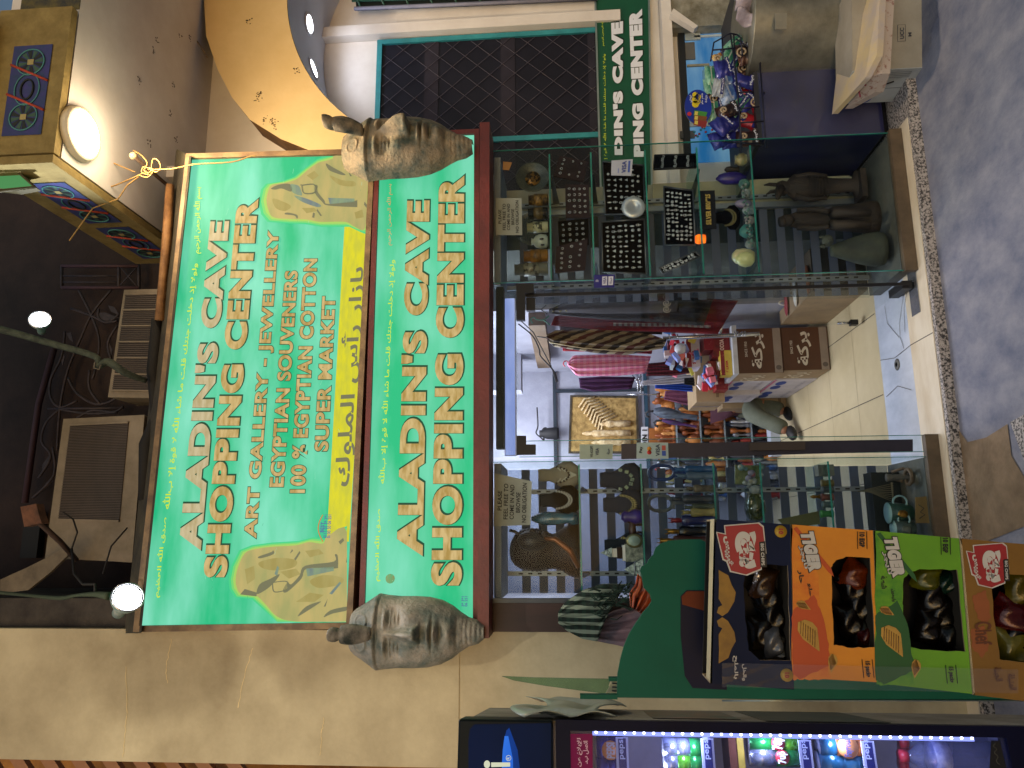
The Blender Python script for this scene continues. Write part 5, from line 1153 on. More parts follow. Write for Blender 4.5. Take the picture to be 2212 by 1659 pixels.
tray([(1502, 530), (1497, 412), (1434, 404), (1437, 530)], 3.76, 'framed tray crowded with small silver charms on the fourth shelf', blackv, 6, 12, 'p', 7, mat('pewter_rim', '6e7074', .35, .7))
tray([(1504, 362), (1506, 334), (1414, 336), (1412, 366)], 3.86, 'small black box of dark charms at the far end of the fourth shelf', blackv, 3, 6, 'ring', 8, mat('black_rim', '121214', .4))
tray([(1432, 592), (1512, 554), (1502, 544), (1424, 580)], 3.66, 'narrow tray of charms lying tilted at the doorway end of the fourth shelf', blackv, 2, 8, 'p', 9, mat('pewter_rim', '6e7074', .35, .7), tilt=.0)
b = MB(); b.lathe(P(1368, 448, 3.70), [(0, .004), (.03, .006), (.032, .012), (.06, .006), (.062, 0), (0, 0)], silver, 28, rot=rx); item('silver_plate', 'round silver plate with embossed rim leaning between the pendant trays', 'plate', [('disc', b)], RC)
# tealight, signs, bust, stones
b = MB(); z = zsh(1511, 0); p = P(1530, 516, 3.70); c = MB(); c.lathe((p.x, 3.70, z-.035), [(.0, 0), (.022, 0), (.026, .035), (.02, .05)], glow('orange_glass', 'ff7a1e', 1.6, 'd04a10', 40), 12); b.lathe((p.x, 3.70, z-.036), [(.018, 0), (.018, .004)], silver, 12)
item('tealight', 'small glowing orange glass tealight under the fourth shelf', 'candle holder', [('cup', c), ('foot', b)], RC)
t = thing('price_sign', P(1530, 455, 3.72), 'small black sign with gold letters SILVER 800/925 in the right case', 'sign', None)
q = Q(3.72, (1548, 494), (1544, 411), (1512, 412), (1514, 495)); MB().plate(q, (0, .006, 0), black).build('board', t)
b = MB(); lettering(b, "SILVER 800/925", Q(3.72, (1537, 486), (1534, 420), (1523, 420), (1525, 486)), mat('gold_letter', 'd0b060', .4, .3), .05, out=.004); b.build('lettering', t)
def bust(cy, x0, x1, hw, Y, M, label, beads, bm_, grp, yaw=0):
    b = MB(); n = x1-x0
    prof = [(x0, hw*.42), (x0+n*.10, hw*.46), (x0+n*.28, hw*.44), (x0+n*.42, hw*.62), (x0+n*.60, hw*.95), (x0+n*.82, hw*1.0), (x0+n*.95, hw*.72), (x1, hw*.6)]
    spin(b, cy, prof, Y, M, 22, 1, .55)
    c = MB()
    for k in range(beads[0]):
        a = math.pi*(k+.5)/beads[0]; dy = math.cos(a)*hw*.62; dx = x0+n*(.40+.36*math.sin(a))
        p = P(dx, cy+dy, Y-.55*hw*SCL(Y)*(.55+.45*math.sin(a))-.006)
        if beads[1] == 'pearl': c.ball(p, .0058, bm_, 8, 6); c.ball(p+Vector((0, -.002, -.012)), .0050, bm_, 8, 6)
        elif beads[1] == 'spike': c.box(p+Vector((math.cos(a)*.015, 0, -.016)), (.006, .004, .042), bm_, Matrix.Rotation(-math.cos(a)*.8, 3, 'Y')).ball(p, .006, flat('3b2c22'), 6, 4)
        elif beads[1] == 'square': c.box(p, (.016, .004, .018), bm_, Matrix.Rotation(.78 if k % 3 == 1 else .2, 3, 'Y'))
        else: c.ball(p, (.007, .003, .007), bm_, 7, 5); c.plate([p+Vector((-.006, -.003, -.006)), p+Vector((.006, -.003, -.006)), p+Vector((0, -.003, -.022))], (0, .002, 0), bm_)
    item('necklace_bust', label, 'necklace stand', [('bust', b), ('necklace', c)], grp)
bust(470, 1545, 1597, 28, 3.80, blackv, 'black necklace bust with beaded strands beside the silver sign', (26, 'pearl'), mat('dark_beads', '6b6440', .5, .3), RC)
def rock(cx, cy, rx_, rz_, Y, M, label, grp, name='polished_stone', cat='stone', sd=1):
    b = MB(); b.ball(P(cx, cy, Y), (rx_*SCL(Y), rx_*.8*SCL(Y), rz_*SCL(Y)), M, 14, 10, bumpy=.07, seed=sd); item(name, label, cat, [('stone', b)], grp)
rock(1580, 385, 14, 32, 3.86, purp, 'smooth upright purple stone on the fifth shelf of the right case', RC)
b = MB(); spin(b, 345, [(1612, 10), (1604, 14), (1596, 13), (1588, 11), (1590, 8)], 3.84, alab); item('alabaster_cup', 'striped alabaster cup at the far end of the fifth shelf', 'cup', [('body', b)], RC)
b = MB(); spin(b, 366, [(1596, 7), (1588, 4), (1578, 7), (1570, 6), (1565, 2)], 3.88, mat('dark_wood_fig', '2c2118', .6)); item('dark_figurine', 'little dark figurine beside the alabaster cup', 'figurine', [('body', b)], RC)
b = MB(); spin(b, 554, [(1629, 9), (1620, 15), (1604, 17), (1590, 15), (1582, 7)], 3.68, mat('alab_white', 'b8b48c', .3, c2='8a6f48', scale=10, contrast=(.3, .5))); item('alabaster_egg', 'brown streaked alabaster egg at the doorway end of the fifth shelf', 'egg', [('body', b)], RC)
b = MB(); spin(b, 560, [(1629, 8), (1622, 15), (1610, 17), (1598, 13), (1590, 5)], 3.63+.02, mat('alab_green', 'b9bd84', .3)); item('alabaster_egg', 'plain greenish alabaster egg in front of the streaked one', 'egg', [('body', b)], RC)
rd = random.Random(21)
for k, (x, y, a, c_, M, lb) in enumerate(((1608, 398, 12, 12, jade, 'green bead cluster next to the purple stone'), (1612, 418, 11, 10, palestone, 'pale rounded stone beside the green beads'), (1606, 440, 10, 18, mat('amethyst', '5c4a72', .4, c2='8a8498', scale=12), 'violet crystal point on the fifth shelf'), (1618, 455, 9, 14, mat('quartz', '98a0a6', .3), 'clear grey crystal on the fifth shelf'),
      (1620, 476, 10, 10, mat('rose_stone', 'a59494', .5), 'pale rose square stone on the fifth shelf'), (1612, 500, 15, 14, mat('sea_glass', '4c8a84', .4, c2='2f6a66', scale=10), 'blue green rough glass stone on the fifth shelf'), (1620, 528, 10, 10, palestone, 'small grey stone near the alabaster eggs'))):
    rock(x, y, a, c_, 3.74, M, lb, RC, sd=k)
b = MB()
for k in range(46): 
    f = k/45; b.ball(P(1606+16*f+5*math.sin(k*1.7), 395+135*f, 3.69+.02*math.sin(k)), .0065, rd.choice((jade, palestone, mat('bead_dark', '3e4a48', .4))), 7, 5)
item('bead_string', 'long strand of grey green beads lying along the fifth shelf', 'beads', [('beads', b)], RC)
# big statues on the base
sw = mat('old_brown_wood', '35291f', .75, c2='1f1813', scale=9, stretch=(2, 2, .6), bump=.4); catm = mat('grey_cat_stone', '44483c', .75, c2='2c3029', scale=8)
b = MB(); spin(b, 404, [(1860, 30), (1848, 32), (1842, 15), (1800, 17), (1780, 20), (1770, 26), (1740, 28), (1715, 30), (1705, 20), (1700, 14), (1690, 17), (1680, 14)], 3.90, sw, 16, 1, .6)
h = MB(); h.tube([P(1686, 408, 3.86), P(1682, 418, 3.80), P(1680, 428, 3.72)], [.026, .02, .010], sw, n=10); h.tube([P(1684, 400, 3.88), P(1662, 398, 3.9), P(1650, 400, 3.9)], [.012, .010, .003], sw, n=8); h.tube([P(1684, 412, 3.86), P(1665, 414, 3.88), P(1655, 420, 3.88)], [.012, .010, .003], sw, n=8)
for dy in (-22, 22): b.tube([P(1718, 404+dy*.9, 3.88), P(1750, 404+dy*1.25, 3.87), P(1786, 404+dy*1.05, 3.86)], [.018, .015, .012], sw, n=8)
for k in range(7): b.torus(P(1745+k*7, 404, 3.88), (26-k*.6)*SCL(3.88), .003, sw, 18, 5, rot=Matrix.Rotation(R(90), 3, 'X') @ Matrix.Identity(3), sz=.6)
b.box(P(1858, 404, 3.88), (.16, .12, .03), sw)
item('jackal_statue', 'tall brown wooden jackal headed statue standing in the bottom of the right case', 'statue', [('body', b), ('head', h)], RC)
b = MB(); spin(b, 473, [(1900, 34), (1880, 36), (1840, 30), (1800, 26), (1788, 22), (1770, 18), (1745, 20), (1720, 18), (1705, 13)], 3.84, sw, 16, 1, .7)
h = MB(); h.ball(P(1700, 476, 3.80), (.032, .032, .038), sw, 14, 10); h.tube([P(1694, 478, 3.8), P(1684, 480, 3.8)], [.03, .026], sw, n=12); h.tube([P(1720, 476, 3.76), P(1736, 477, 3.74)], [.010, .006], sw, n=6)
for dy in (-16, 16): b.tube([P(1722, 473+dy*1.1, 3.82), P(1760, 473+dy*1.3, 3.80), P(1790, 473+dy, 3.74)], [.018, .015, .013], sw, n=8); b.tube([P(1800, 473+dy*.6, 3.80), P(1806, 473+dy*.8, 3.70), P(1880, 473+dy*.8, 3.70)], [.026, .026, .02], sw, n=8)
item('seated_king_statue', 'brown seated king statue between the jackal and the stone cat', 'statue', [('body', b), ('head', h)], RC)
b = MB(); spin(b, 540, [(1908, 34), (1895, 37), (1870, 34), (1840, 26), (1815, 18), (1800, 13), (1795, 12)], 3.74, catm, 18, 1, .8)
h = MB(); h.ball(P(1788, 520, 3.68), (.030, .034, .026), catm, 14, 10)
for dy in (-9, 11): h.lathe(P(1781, 521+dy, 3.68), [(.012, 0), (.008, .014), (.001, .028)], catm, 8)
h.ball(P(1791, 521, 3.645), (.012, .014, .010), catm, 10, 6)
item('cat_statue', 'greenish grey sitting stone cat with pricked ears in the bottom of the right case', 'statue', [('body', b), ('head', h)], RC)
# --- left case, top shelf
bust(1026, 1163, 1250, 28, 3.76, creamv, 'cream bust with a spiky white necklace on the top shelf of the left case', (11, 'spike'), mat('bone', 'a9a694', .6), LC)
bust(1080, 1166, 1250, 30, 3.74, blackv, 'black bust with a double row of pearls on the top left shelf', (16, 'pearl'), mat('pearl', 'b5b0a4', .3), LC)
b = MB(); spin(b, 1120, [(1250, 12), (1236, 14), (1228, 10), (1200, 13), (1176, 14), (1160, 9), (1148, 4)], 3.70, mat('blue_glass', '15384a', .15, c2='2a5a68', scale=14, coat=.5), 16)
item('blue_bottle', 'dark blue glass bottle beside the pharaoh bust on the top left shelf', 'bottle', [('body', b)], LC)
b = MB()
Yp = 3.80; cyp = 1190
def nemes(u, v):
    prof = [(1101, 4, 0), (1104, 18, 0), (1112, 30, -2), (1125, 38, -3), (1145, 42, -3), (1165, 42, -2), (1182, 36, 0), (1196, 34, 1), (1212, 40, -2), (1230, 52, -4), (1244, 57, -4), (1251, 56, -4)]
    k = v*(len(prof)-1); i = min(int(k), len(prof)-2); f = k-i; a, c_ = prof[i], prof[i+1]
    dx = a[0]*(1-f)+c_[0]*f; hw = a[1]*(1-f)+c_[1]*f; cy = cyp+a[2]*(1-f)+c_[2]*f
    g = 2*math.pi*u; r = hw*SCL(Yp)*(1+.018*math.sin(v*150)*(1 if math.sin(g-.6) > -.9 else 0))
    c0 = P(dx, cy, Yp); return Vector((c0.x+r*math.cos(g), Yp+r*.62*math.sin(g), c0.z))
b.grid(nemes, 40, 90, bronze)
h = MB(); fc = P(1150, 1168, 3.71); h.ball(fc, (.050, .055, .075), mat('face_bronze', '3a2214', .4, .1, c2='1c1410', scale=8), 20, 14)
h.ball(fc+Vector((.046, -.02, -.004)), (.014, .012, .018), bronze, 10, 8); h.ball(fc+Vector((.038, -.03, -.038)), (.014, .012, .007), bronze, 8, 6); h.ball(fc+Vector((.030, -.02, -.065)), (.018, .018, .02), bronze, 10, 8); h.tube([fc+Vector((.028, -.03, .06)), fc+Vector((.045, -.03, .085)), fc+Vector((.05, -.03, .11))], .008, bronze)
k = MB(); k.tube([P(1165, 1162, 3.70), P(1200, 1165, 3.67), P(1232, 1190, 3.66), P(1250, 1225, 3.68)], [.008, .014, .016, .012], mat('copper_edge', '8a4e22', .35, .5), n=8)
item('pharaoh_bust', 'large dark bronze pharaoh bust with striped headcloth on the top left shelf', 'bust', [('headcloth', b), ('face', h), ('lappet', k)], LC)
# second shelf
bust(1036, 1296, 1388, 34, 3.76, greyv, 'grey bust with square enamel pendants on the second shelf of the left case', (7, 'square'), mat('enamel', '8a9a7c', .4, .3, c2='3f4f58', scale=60), LC)
bust(1090, 1303, 1388, 32, 3.74, greyv, 'grey bust with an ornate old silver necklace on the second left shelf', (13, 'orn'), mat('old_silver', '8c8560', .35, .7), LC)
bust(1178, 1306, 1388, 26, 3.80, mat('dark_velvet', '22252c', .95), 'dark bust behind the pocket watch on the second left shelf', (9, 'orn'), mat('old_silver', '8c8560', .35, .7), LC)
b = MB(); spin(b, 1116, [(1387, 13), (1370, 15), (1358, 9), (1350, 12), (1342, 6)], 3.69, purp, 12); item('purple_figurine', 'violet glass figurine in front of the ornate necklace bust', 'figurine', [('body', b)], LC)
b = MB(); b.ball(P(1366, 1142, 3.70), (.045, .018, .018), mat('red_wood', '3a1c14', .4), 14, 8)
for dy in (-14, -8, 8, 14): b.tube([P(1370, 1142+dy, 3.70), P(1387, 1142+dy*1.05, 3.70)], .006, mat('red_wood', '3a1c14', .4), n=6)
b.tube([P(1364, 1128, 3.70), P(1350, 1122, 3.70)], [.011, .008], mat('red_wood', '3a1c14', .4), n=6).ball(P(1347, 1119, 3.70), (.014, .008, .008), mat('red_wood', '3a1c14', .4), 8, 6); item('carved_camel', 'small red brown carved camel on the second left shelf', 'figurine', [('body', b)], LC)
b = MB(); b.lathe(P(1370, 1168, 3.67), [(0, .008), (.026, .008), (.034, .004), (.034, 0)], mat('old_silver', '8c8560', .35, .7), 24, rot=rx, sy=1.2); c = MB(); c.lathe(P(1370, 1168, 3.659), [(0, .003), (.024, .003), (.024, 0)], mat('watch_face', 'a8bcae', .3), 20, rot=rx, sy=1.2)
item('oval_watch', 'oval watch with a pale green face on the second left shelf', 'watch', [('case', b), ('dial', c)], LC)
def pyramid(x0, x1, cy, hw, Y, label, M=None):
    a = P(x0, cy, Y); c1 = P(x1, cy+hw, Y-.03); c2 = P(x1, cy-hw, Y-.03); c3 = c2+Vector((0, .07, 0)); c4 = c1+Vector((0, .07, 0))
    b = MB(); b.add([a, c1, c2, c3, c4], [(0, 1, 2), (0, 2, 3), (0, 3, 4), (0, 4, 1), (4, 3, 2, 1)], M or mat('engraved_silver', '9aa39a', .4, .5, c2='4c5450', scale=70, contrast=(.42, .58), bump=.5, bscale=90))
    d = MB(); f = .55
    d.tube([a.lerp(c1, f)+Vector((0, -.003, 0)), a.lerp(c2, f)+Vector((0, -.003, 0))], .003, silver, n=4); item('silver_pyramid', label, 'pyramid', [('body', b), ('band', d)], LC)
pyramid(1296, 1322, 1194, 11, 3.68, 'small engraved silver pyramid on top of the metal casket')
b = MB(); 
for i, (x0, x1, hw) in enumerate(((1322, 1332, 8), (1332, 1344, 11), (1344, 1350, 15), (1350, 1388, 17))):
    a = P(x0, 1194, 3.70); c_ = P(x1, 1194, 3.70); r = hw*SCL(3.7); b.bb(a.x-r, a.x+r, 3.67, 3.73, c_.z, a.z, (silver, bronze)[i % 2] if i < 3 else mat('casket_metal', '4a5250', .4, .6, c2='8c948c', scale=40))
item('metal_casket', 'stepped metal casket between the oval watch and the pyramids', 'casket', [('body', b)], LC)
pyramid(1348, 1389, 1230, 24, 3.66, 'larger engraved silver pyramid at the left end of the second shelf')
# third shelf
def loop(cy, x0, x1, hw, Y, M, label, foot=True):
    a = P((x0+x1)/2, cy, Y); rz_ = abs(P(x0, cy, Y).z-P(x1, cy, Y).z)/2; r = hw*SCL(Y)
    b = MB(); b.torus(a, 1, .0, M, 4, 3) if False else None
    vs = 28; b.tube([a+Vector((r*math.cos(6.2832*i/vs)*(1 if abs(math.cos(6.2832*i/vs)) < .8 else 1), 0, rz_*math.copysign(abs(math.sin(6.2832*i/vs))**.7, math.sin(6.2832*i/vs)))) for i in range(vs+1)], .0085, M, n=8)
    s = MB(); zb = zsh(1547, 1); s.box((a.x, Y, (a.z-rz_+zb)/2), (.016, .016, max(.01, a.z-rz_-zb)), M); s.box((a.x, Y, a.z-rz_-.006), (r*1.6, .014, .014), M)
    item('ankh', label, 'ankh', [('ring', b), ('shaft', s)], LC)
loop(1021, 1402, 1456, 14, 3.78, mat('cobalt', '1d3f7c', .4, c2='142a50', scale=10), 'cobalt blue stone ankh on the third shelf of the left case')
loop(1087, 1401, 1452, 15, 3.76, mat('grey_soap', '5c5f5c', .6, c2='43464a', scale=10), 'grey soapstone ankh on the third shelf of the left case')
def fig(cy, x0, x1, hw, M, label, Y=3.70, name='figurine', hat=None, left=True, base=None):
    n = x1-x0; b = MB(); spin(b, cy, [(x1, hw*1.0), (x1-n*.06, hw*1.05), (x1-n*.08, hw*.8), (x0+n*.7, hw*.75), (x0+n*.5, hw*.85), (x0+n*.34, hw*1.0), (x0+n*.26, hw*.8), (x0+n*.24, hw*.4)], Y, M, 12, 1, .7)
    h = MB(); p = P(x0+n*.15, cy, Y-.004); h.ball(p, (hw*.45*SCL(Y), hw*.45*SCL(Y), n*.13*SCL(Y)), hat or M, 10, 8)
    for s in (-1, 1): h.lathe(p+Vector((s*hw*.35*SCL(Y), 0, n*.08*SCL(Y))), [(.004, 0), (.001, n*.10*SCL(Y))], hat or M, 6)
    item(name, label, 'figurine', [('body', b), ('head', h)], LC if left else RC)
fig(1014, 1458, 1545, 9, mat('turq', '2f5f8c', .4, c2='1b3f66', scale=12), 'blue stone figurine on the third left shelf')
fig(1028, 1462, 1545, 9, mat('bluegrey', '5a6f80', .5, c2='39495a', scale=12), 'blue grey animal figurine with raised ears on the third left shelf', 3.66)
fig(1055, 1482, 1545, 8, mat('speckled_fig', '6f6450', .7, c2='3c352c', scale=24), 'speckled brown stone figurine on the third left shelf')
fig(1078, 1450, 1545, 9, mat('dark_fig', '2c3036', .5), 'dark slate figurine beside the grey ankh', 3.70)
fig(1096, 1478, 1545, 8, mat('greenish_fig', '4c523e', .6, c2='2f3428', scale=20), 'grey green striped figurine on the third left shelf', 3.68)
fig(1107, 1474, 1545, 9, mat('sand_fig', '8c8048', .6, c2='665c30', scale=12), 'sand yellow cat figurine on the third left shelf', 3.65)
fig(1124, 1448, 1545, 11, mat('lapis_fig', '141c4c', .3, coat=.3), 'lapis figurine with a red jewelled head on the third left shelf', 3.66, hat=mat('ruby', '7c1c22', .3, .3))
fig(1148, 1440, 1545, 12, black, 'black and gold enamel figurine on the third left shelf', 3.68, hat=goldm)
fig(1168, 1424, 1545, 11, mat('dark_red_fig', '3a1410', .4), 'dark red figurine half behind the green board', 3.66, hat=goldm)
# fourth shelf
b = MB()
for k in range(14): b.ball(P(1600+rd.uniform(0, 46), 1006+rd.uniform(0, 40), 3.68+rd.uniform(0, .03)), rd.uniform(.008, .017), rd.choice((mat('pink_shell', '9a5a60', .5), mat('lilac_shell', '7a7a90', .5), palestone, mat('aqua_shell', '6a8a8a', .5), mat('cream_shell', 'a8a48c', .4))), 8, 6, bumpy=.1, seed=k)
item('shell_bunch', 'bunch of pink and lilac shells on the fourth shelf of the left case', 'shells', [('shells', b)], LC)
b = MB(); b.plate(Q(3.8, (1646, 1048), (1646, 1006), (1588, 1004), (1588, 1046)), (0, .01, 0), mat('green_picture', '4a5a34', .6, c2='8a8a5a', scale=30)); item('small_picture', 'small green picture card behind the shells', 'picture', [('card', b)], LC)
b = MB(); b.ball(P(1632, 1058, 3.67), (.022, .018, .030), palestone, 12, 8); 
for s in (-1, 1): b.lathe(P(1618, 1058+s*6, 3.67), [(.008, 0), (.001, .016)], palestone, 6)
item('animal_head', 'pale stone cat head on the fourth left shelf', 'figurine', [('head', b)], LC)
b = MB(); spin(b, 1096, [(1650, 16), (1642, 27), (1630, 30), (1618, 26), (1610, 12)], 3.70, mat('olive_lacquer', '3c4418', .25, c2='1c2010', scale=14, coat=.4), 20); c = MB()
for k in range(7): c.ball(P(1616+k*4, 1090, 3.70-.031*math.sin(.6+k*.3)), (.010, .004, .004), goldm, 8, 5)
item('lacquer_box', 'round olive lacquer box with gold studs on the fourth left shelf', 'box', [('body', b), ('studs', c)], LC)
b = MB(); spin(b, 1050, [(1560, 5), (1557, 7), (1553, 5)], 3.9, silver); item('key_charm', 'tiny silver charm at the back of the fourth left shelf', 'charm', [('body', b)], LC)
# fifth shelf
for k, (cy, c_, x0) in enumerate(((1044, '6a5a24', 1774), (1058, '3c4446', 1776), (1074, '6a3a2c', 1774), (1090, '4a5c5c', 1776), (1110, '2f7a3a', 1772))):
    b = MB(); spin(b, cy, [(1800, 7), (1798, 7.5), (1790, 6), (1782, 6), (x0+2, 7.5), (x0, 7)], 3.68, mat('spool_'+c_, c_, .5), 12); item('small_jar', '%s little jar in the row on the fifth left shelf' % ('olive', 'dark grey', 'rusty red', 'blue grey', 'bright green')[k], 'jar', [('body', b)], LC)
b = MB(); a = P(1775, 1028, 3.72); c_ = P(1798, 1004, 3.72); b.bb(a.x, c_.x, 3.70, 3.76, c_.z, a.z+.02, mat('stone_block', '6a6e66', .8, c2='4c504a', scale=20, bump=.5)); item('stone_block', 'carved grey stone block with triangles on the fifth left shelf', 'ornament', [('block', b)], LC)
b = MB(); b.lathe(P(1773, 1073, 3.70), [(.012, 0), (.006, .02), (.010, .035), (.002, .05)], goldm, 10); item('gold_figurine', 'tiny gold figurine standing over the little jars', 'figurine', [('body', b)], LC)
b = MB(); b.plate([P(x, y, 3.75) for x, y in ((1680, 1122), (1768, 1104), (1772, 1132), (1700, 1142))], (0, .006, 0), mat('olive_card', '5a5a30', .5)); item('olive_card', 'olive printed card leaning over the little jars', 'card', [('card', b)], LC)
# bottom of left case
b = MB(); zf = .062
b.torus(P(1962, 1030, 3.72), .036, .009, mat('pale_wood', '6a5846', .7), 20, 8, rot=rx); p = P(1962, 1030, 3.72); b2 = MB(); b2.lathe((p.x, 3.76, zf), [(.03, 0), (.018, .02), (.014, .09), (.02, .12)], mat('grey_stone2', '5a5650', .8), 12)
b3 = MB(); b3.tube([P(1925, 1020, 3.8), P(1950, 1012, 3.78), P(1980, 1030, 3.74)], .008, mat('pale_wood', '6a5846', .7), n=6).tube([P(1915, 1030, 3.8), P(1950, 1040, 3.75)], .008, mat('pale_wood', '6a5846', .7), n=6)
item('wooden_hoop', 'pale wooden hoop on a stone foot at the bottom of the left case', 'ornament', [('ring', b), ('foot', b2), ('sticks', b3)], LC)
def cup(cy, x0, x1, hw, Y, body, label, fg):
    b = MB(); spin(b, cy, [(x1, hw*.75), (x1-2, hw*.85), ((x0+x1)/2, hw), (x0, hw*1.1)], Y, body, 22); i_ = MB(); spin(i_, cy, [(x0+.4, hw*1.04), (x0-.6, hw*1.04)], Y, mat('cup_inside', '8fb0b0', .4), 22)
    h = MB(); p = P((x0+x1)/2, cy-hw*1.25, Y-.02); h.torus(p, hw*.62*SCL(Y), .0045, mat('cup_inside', '8fb0b0', .4), 18, 6, sz=1.1)
    g_ = MB(); g_.ball(P((x0+x1)/2+6, cy+2, Y-hw*SCL(Y)), (.018, .003, .022), fg, 10, 6, bumpy=.2)
    item('mug', label, 'mug', [('body', b), ('inside', i_), ('handle', h), ('emblem', g_)], LC)
cup(1108, 1918, 1970, 19, 3.70, mat('green_mug', '1f4034', .35), 'dark green mug with a gold emblem at the bottom of the left case', goldm)
cup(1142, 1930, 1975, 16, 3.68, mat('smoky_mug', '3c4c48', .35), 'smaller smoky mug beside the dark green one', mat('dull_emblem', '5c6258', .5))
b = MB()
for k in range(9): b.tube([P(1852+k*3, 1062, 3.78), P(1930, 1044+k*5, 3.72)], .0022, mat('twig', '6a6048', .8), n=4)
b.tube([P(1926, 1042, 3.72), P(1930, 1088, 3.72)], .004, mat('twig', '6a6048', .8), n=4); item('twig_model', 'small twig model boat rigging at the bottom of the left case', 'model', [('twigs', b)], LC)
b = MB(); b.plate([P(x, y, 3.64) for x, y in ((1978, 1074), (2003, 1072), (2008, 1130), (1980, 1130))], (0, .01, 0), mat('ochre_card', '80663a', .7)); c = MB(); c.tube([P(x, y, 3.637) for x, y in ((1984, 1090), (1996, 1098), (1988, 1106), (1998, 1112), (1986, 1120))], .002, inkb, n=4); item('ochre_card', 'ochre card with scrawled letters at the bottom of the left case', 'card', [('card', b), ('scrawl', c)], LC)
b = MB(); b.bb(-.28, .30, 3.9, 4.0, .062, .20, mat('dark_goods', '20241f', .8)); b.build('dark_box', label='long dark box at the back of the bottom of the left case', cat='box')
# ============================================================ RIGHT SIDE: windows, snack rack, chest, boxes
from mathutils.geometry import tessellate_polygon
teal = mat('teal_frame_paint', '2f8f98', .5, c2='24767f', scale=8); pane_d = mat('dark_pane', '20202c', .35, c2='181822', scale=2, spec=.2); meshm = mat('diamond_bar', '4a4550', .5)
Yw = 4.69
t = thing('mesh_window', P(1050, 190, Yw), 'teal framed dark window with diamond security mesh above the green side sign', 'window')
A = P(1296, 64, Yw); B_ = P(817, 99, Yw); xr = A.x; x0 = P(1200, 299, Yw).x; xl = x0-.62; z0 = A.z; z1 = B_.z
b = MB(); w = .036
b.bb(xl, xr, Yw-.03, Yw, z1-w, z1, teal).bb(xr-w, xr, Yw-.03, Yw, z0, z1-w, teal).bb(x0-w/2, x0+w/2, Yw-.03, Yw, z0, z1-w, teal).bb(xl, xl+w, Yw-.03, Yw, z0, z1-w, teal); b.build('frame', t)
MB().bb(xl+w, xr-w, Yw-.012, Yw-.002, z0, z1-w, pane_d).build('pane', t)
b = MB(); s = .105; yb = Yw-.022
def clip(a, c_, X0, X1, Z0, Z1):
    n = 60; pts = [a.lerp(c_, i/n) for i in range(n+1)]; ins = [p for p in pts if X0 <= p.x <= X1 and Z0 <= p.z <= Z1]
    return (ins[0], ins[-1]) if len(ins) > 1 else None
X0, X1, Z0, Z1 = xl+w, xr-w, z0, z1-w
k = -30
while k < 40:
    for sg_ in (1, -1):
        a = Vector((X0-3, yb+.003*sg_, Z0+k*s+(-3*sg_*1.15))); c_ = Vector((X0+5, yb+.003*sg_, Z0+k*s+5*sg_*1.15))
        ca = [a.lerp(c_, i/900) for i in range(901)]; ins = [p for p in ca if X0 <= p.x <= X1 and Z0 <= p.z <= Z1]
        if len(ins) > 3: b.tube([ins[0], ins[-1]], .0024, meshm, n=4, cap=False)
    k += 1.7
b.build('diamond_mesh', t)
b = MB()
for zz2 in (.42, .80): b.bb(X0, X1, yb+.004, yb+.008, z0+(z1-z0)*zz2*.9, z0+(z1-z0)*zz2*.9+.10, mat('brown_slat_in', '32303a', .6, spec=.1))
b.bb(X0, X1, yb+.004, yb+.008, z0+.04, z0+.09, mat('brown_slat_in', '32303a', .6, spec=.1)); b.build('inner_rail', t)
b = MB(); b.bb(xr+.02, xr+.10, 4.62, 4.699, 1.3, 3.55, plaster2); b.bb(xr+.10, xr+.75, 4.67, 4.699, 1.3, 2.9, plaster2); b.build('window_surround', kind='structure')
t = thing('green_grille_window', P(900, 5, 4.6), 'dark window with green bars at the right edge above the arch wall', 'window'); q = Q(4.64, (1270, -40), (1270, -140), (800, -140), (768, -14))
MB().plate([P(x, y, 4.63) for x, y in ((770, 18), (1010, 8), (1290, -4), (1290, -200), (740, -200))], (0, .03, 0), mat('black_green', '0c1a16', .5)).build('pane', t)
b = MB(); gm = mat('green_bars', '2a5a48', .5)
for x in range(780, 1290, 52): b.tube([P(x, 18-(x-780)*.04, 4.61), P(x-60, -120, 4.61)], .008, gm, n=4)
for y in (-6, -50): b.tube([P(760, y+8, 4.612), P(1290, y-6, 4.612)], .008, gm, n=4)
b.tube([P(765, 19, 4.61), P(1290, -3, 4.61)], .014, mat('pale_sill', '8a8ca0', .7), n=4); b.build('bars', t)
# ledge under sign, beam, small shop window with blue goods
MB().bb(2.1, 5.0, 4.56, 4.699, P(1452, 100, 4.6).z, P(1440, 100, 4.6).z+.03, plaster2).build('wall_ledge', label='long pale ledge below the dark green side sign', cat='ledge')
t = thing('small_window', P(1540, 180, 4.68), 'small shop window glowing blue behind the snack rack', 'window')
a = P(1462, 62, 4.69); c_ = P(1640, 345, 4.69); X0, X1, Z1, Z0 = c_.x, a.x, a.z, c_.z
b = MB(); dkf = mat('dark_window_frame', '1d2226', .5)
b.bb(X0, X1, 4.66, 4.698, Z1-.045, Z1, dkf).bb(X1-.03, X1, 4.66, 4.698, Z0, Z1-.045, dkf); b.build('frame', t)
b = MB(); b.bb(X0, X1-.03, 4.685, 4.697, Z0, Z1-.045, glow('window_blue', '2f7fc0', .55, '9cc8e0', 3)); b.build('blue_backdrop', t)
b = MB()
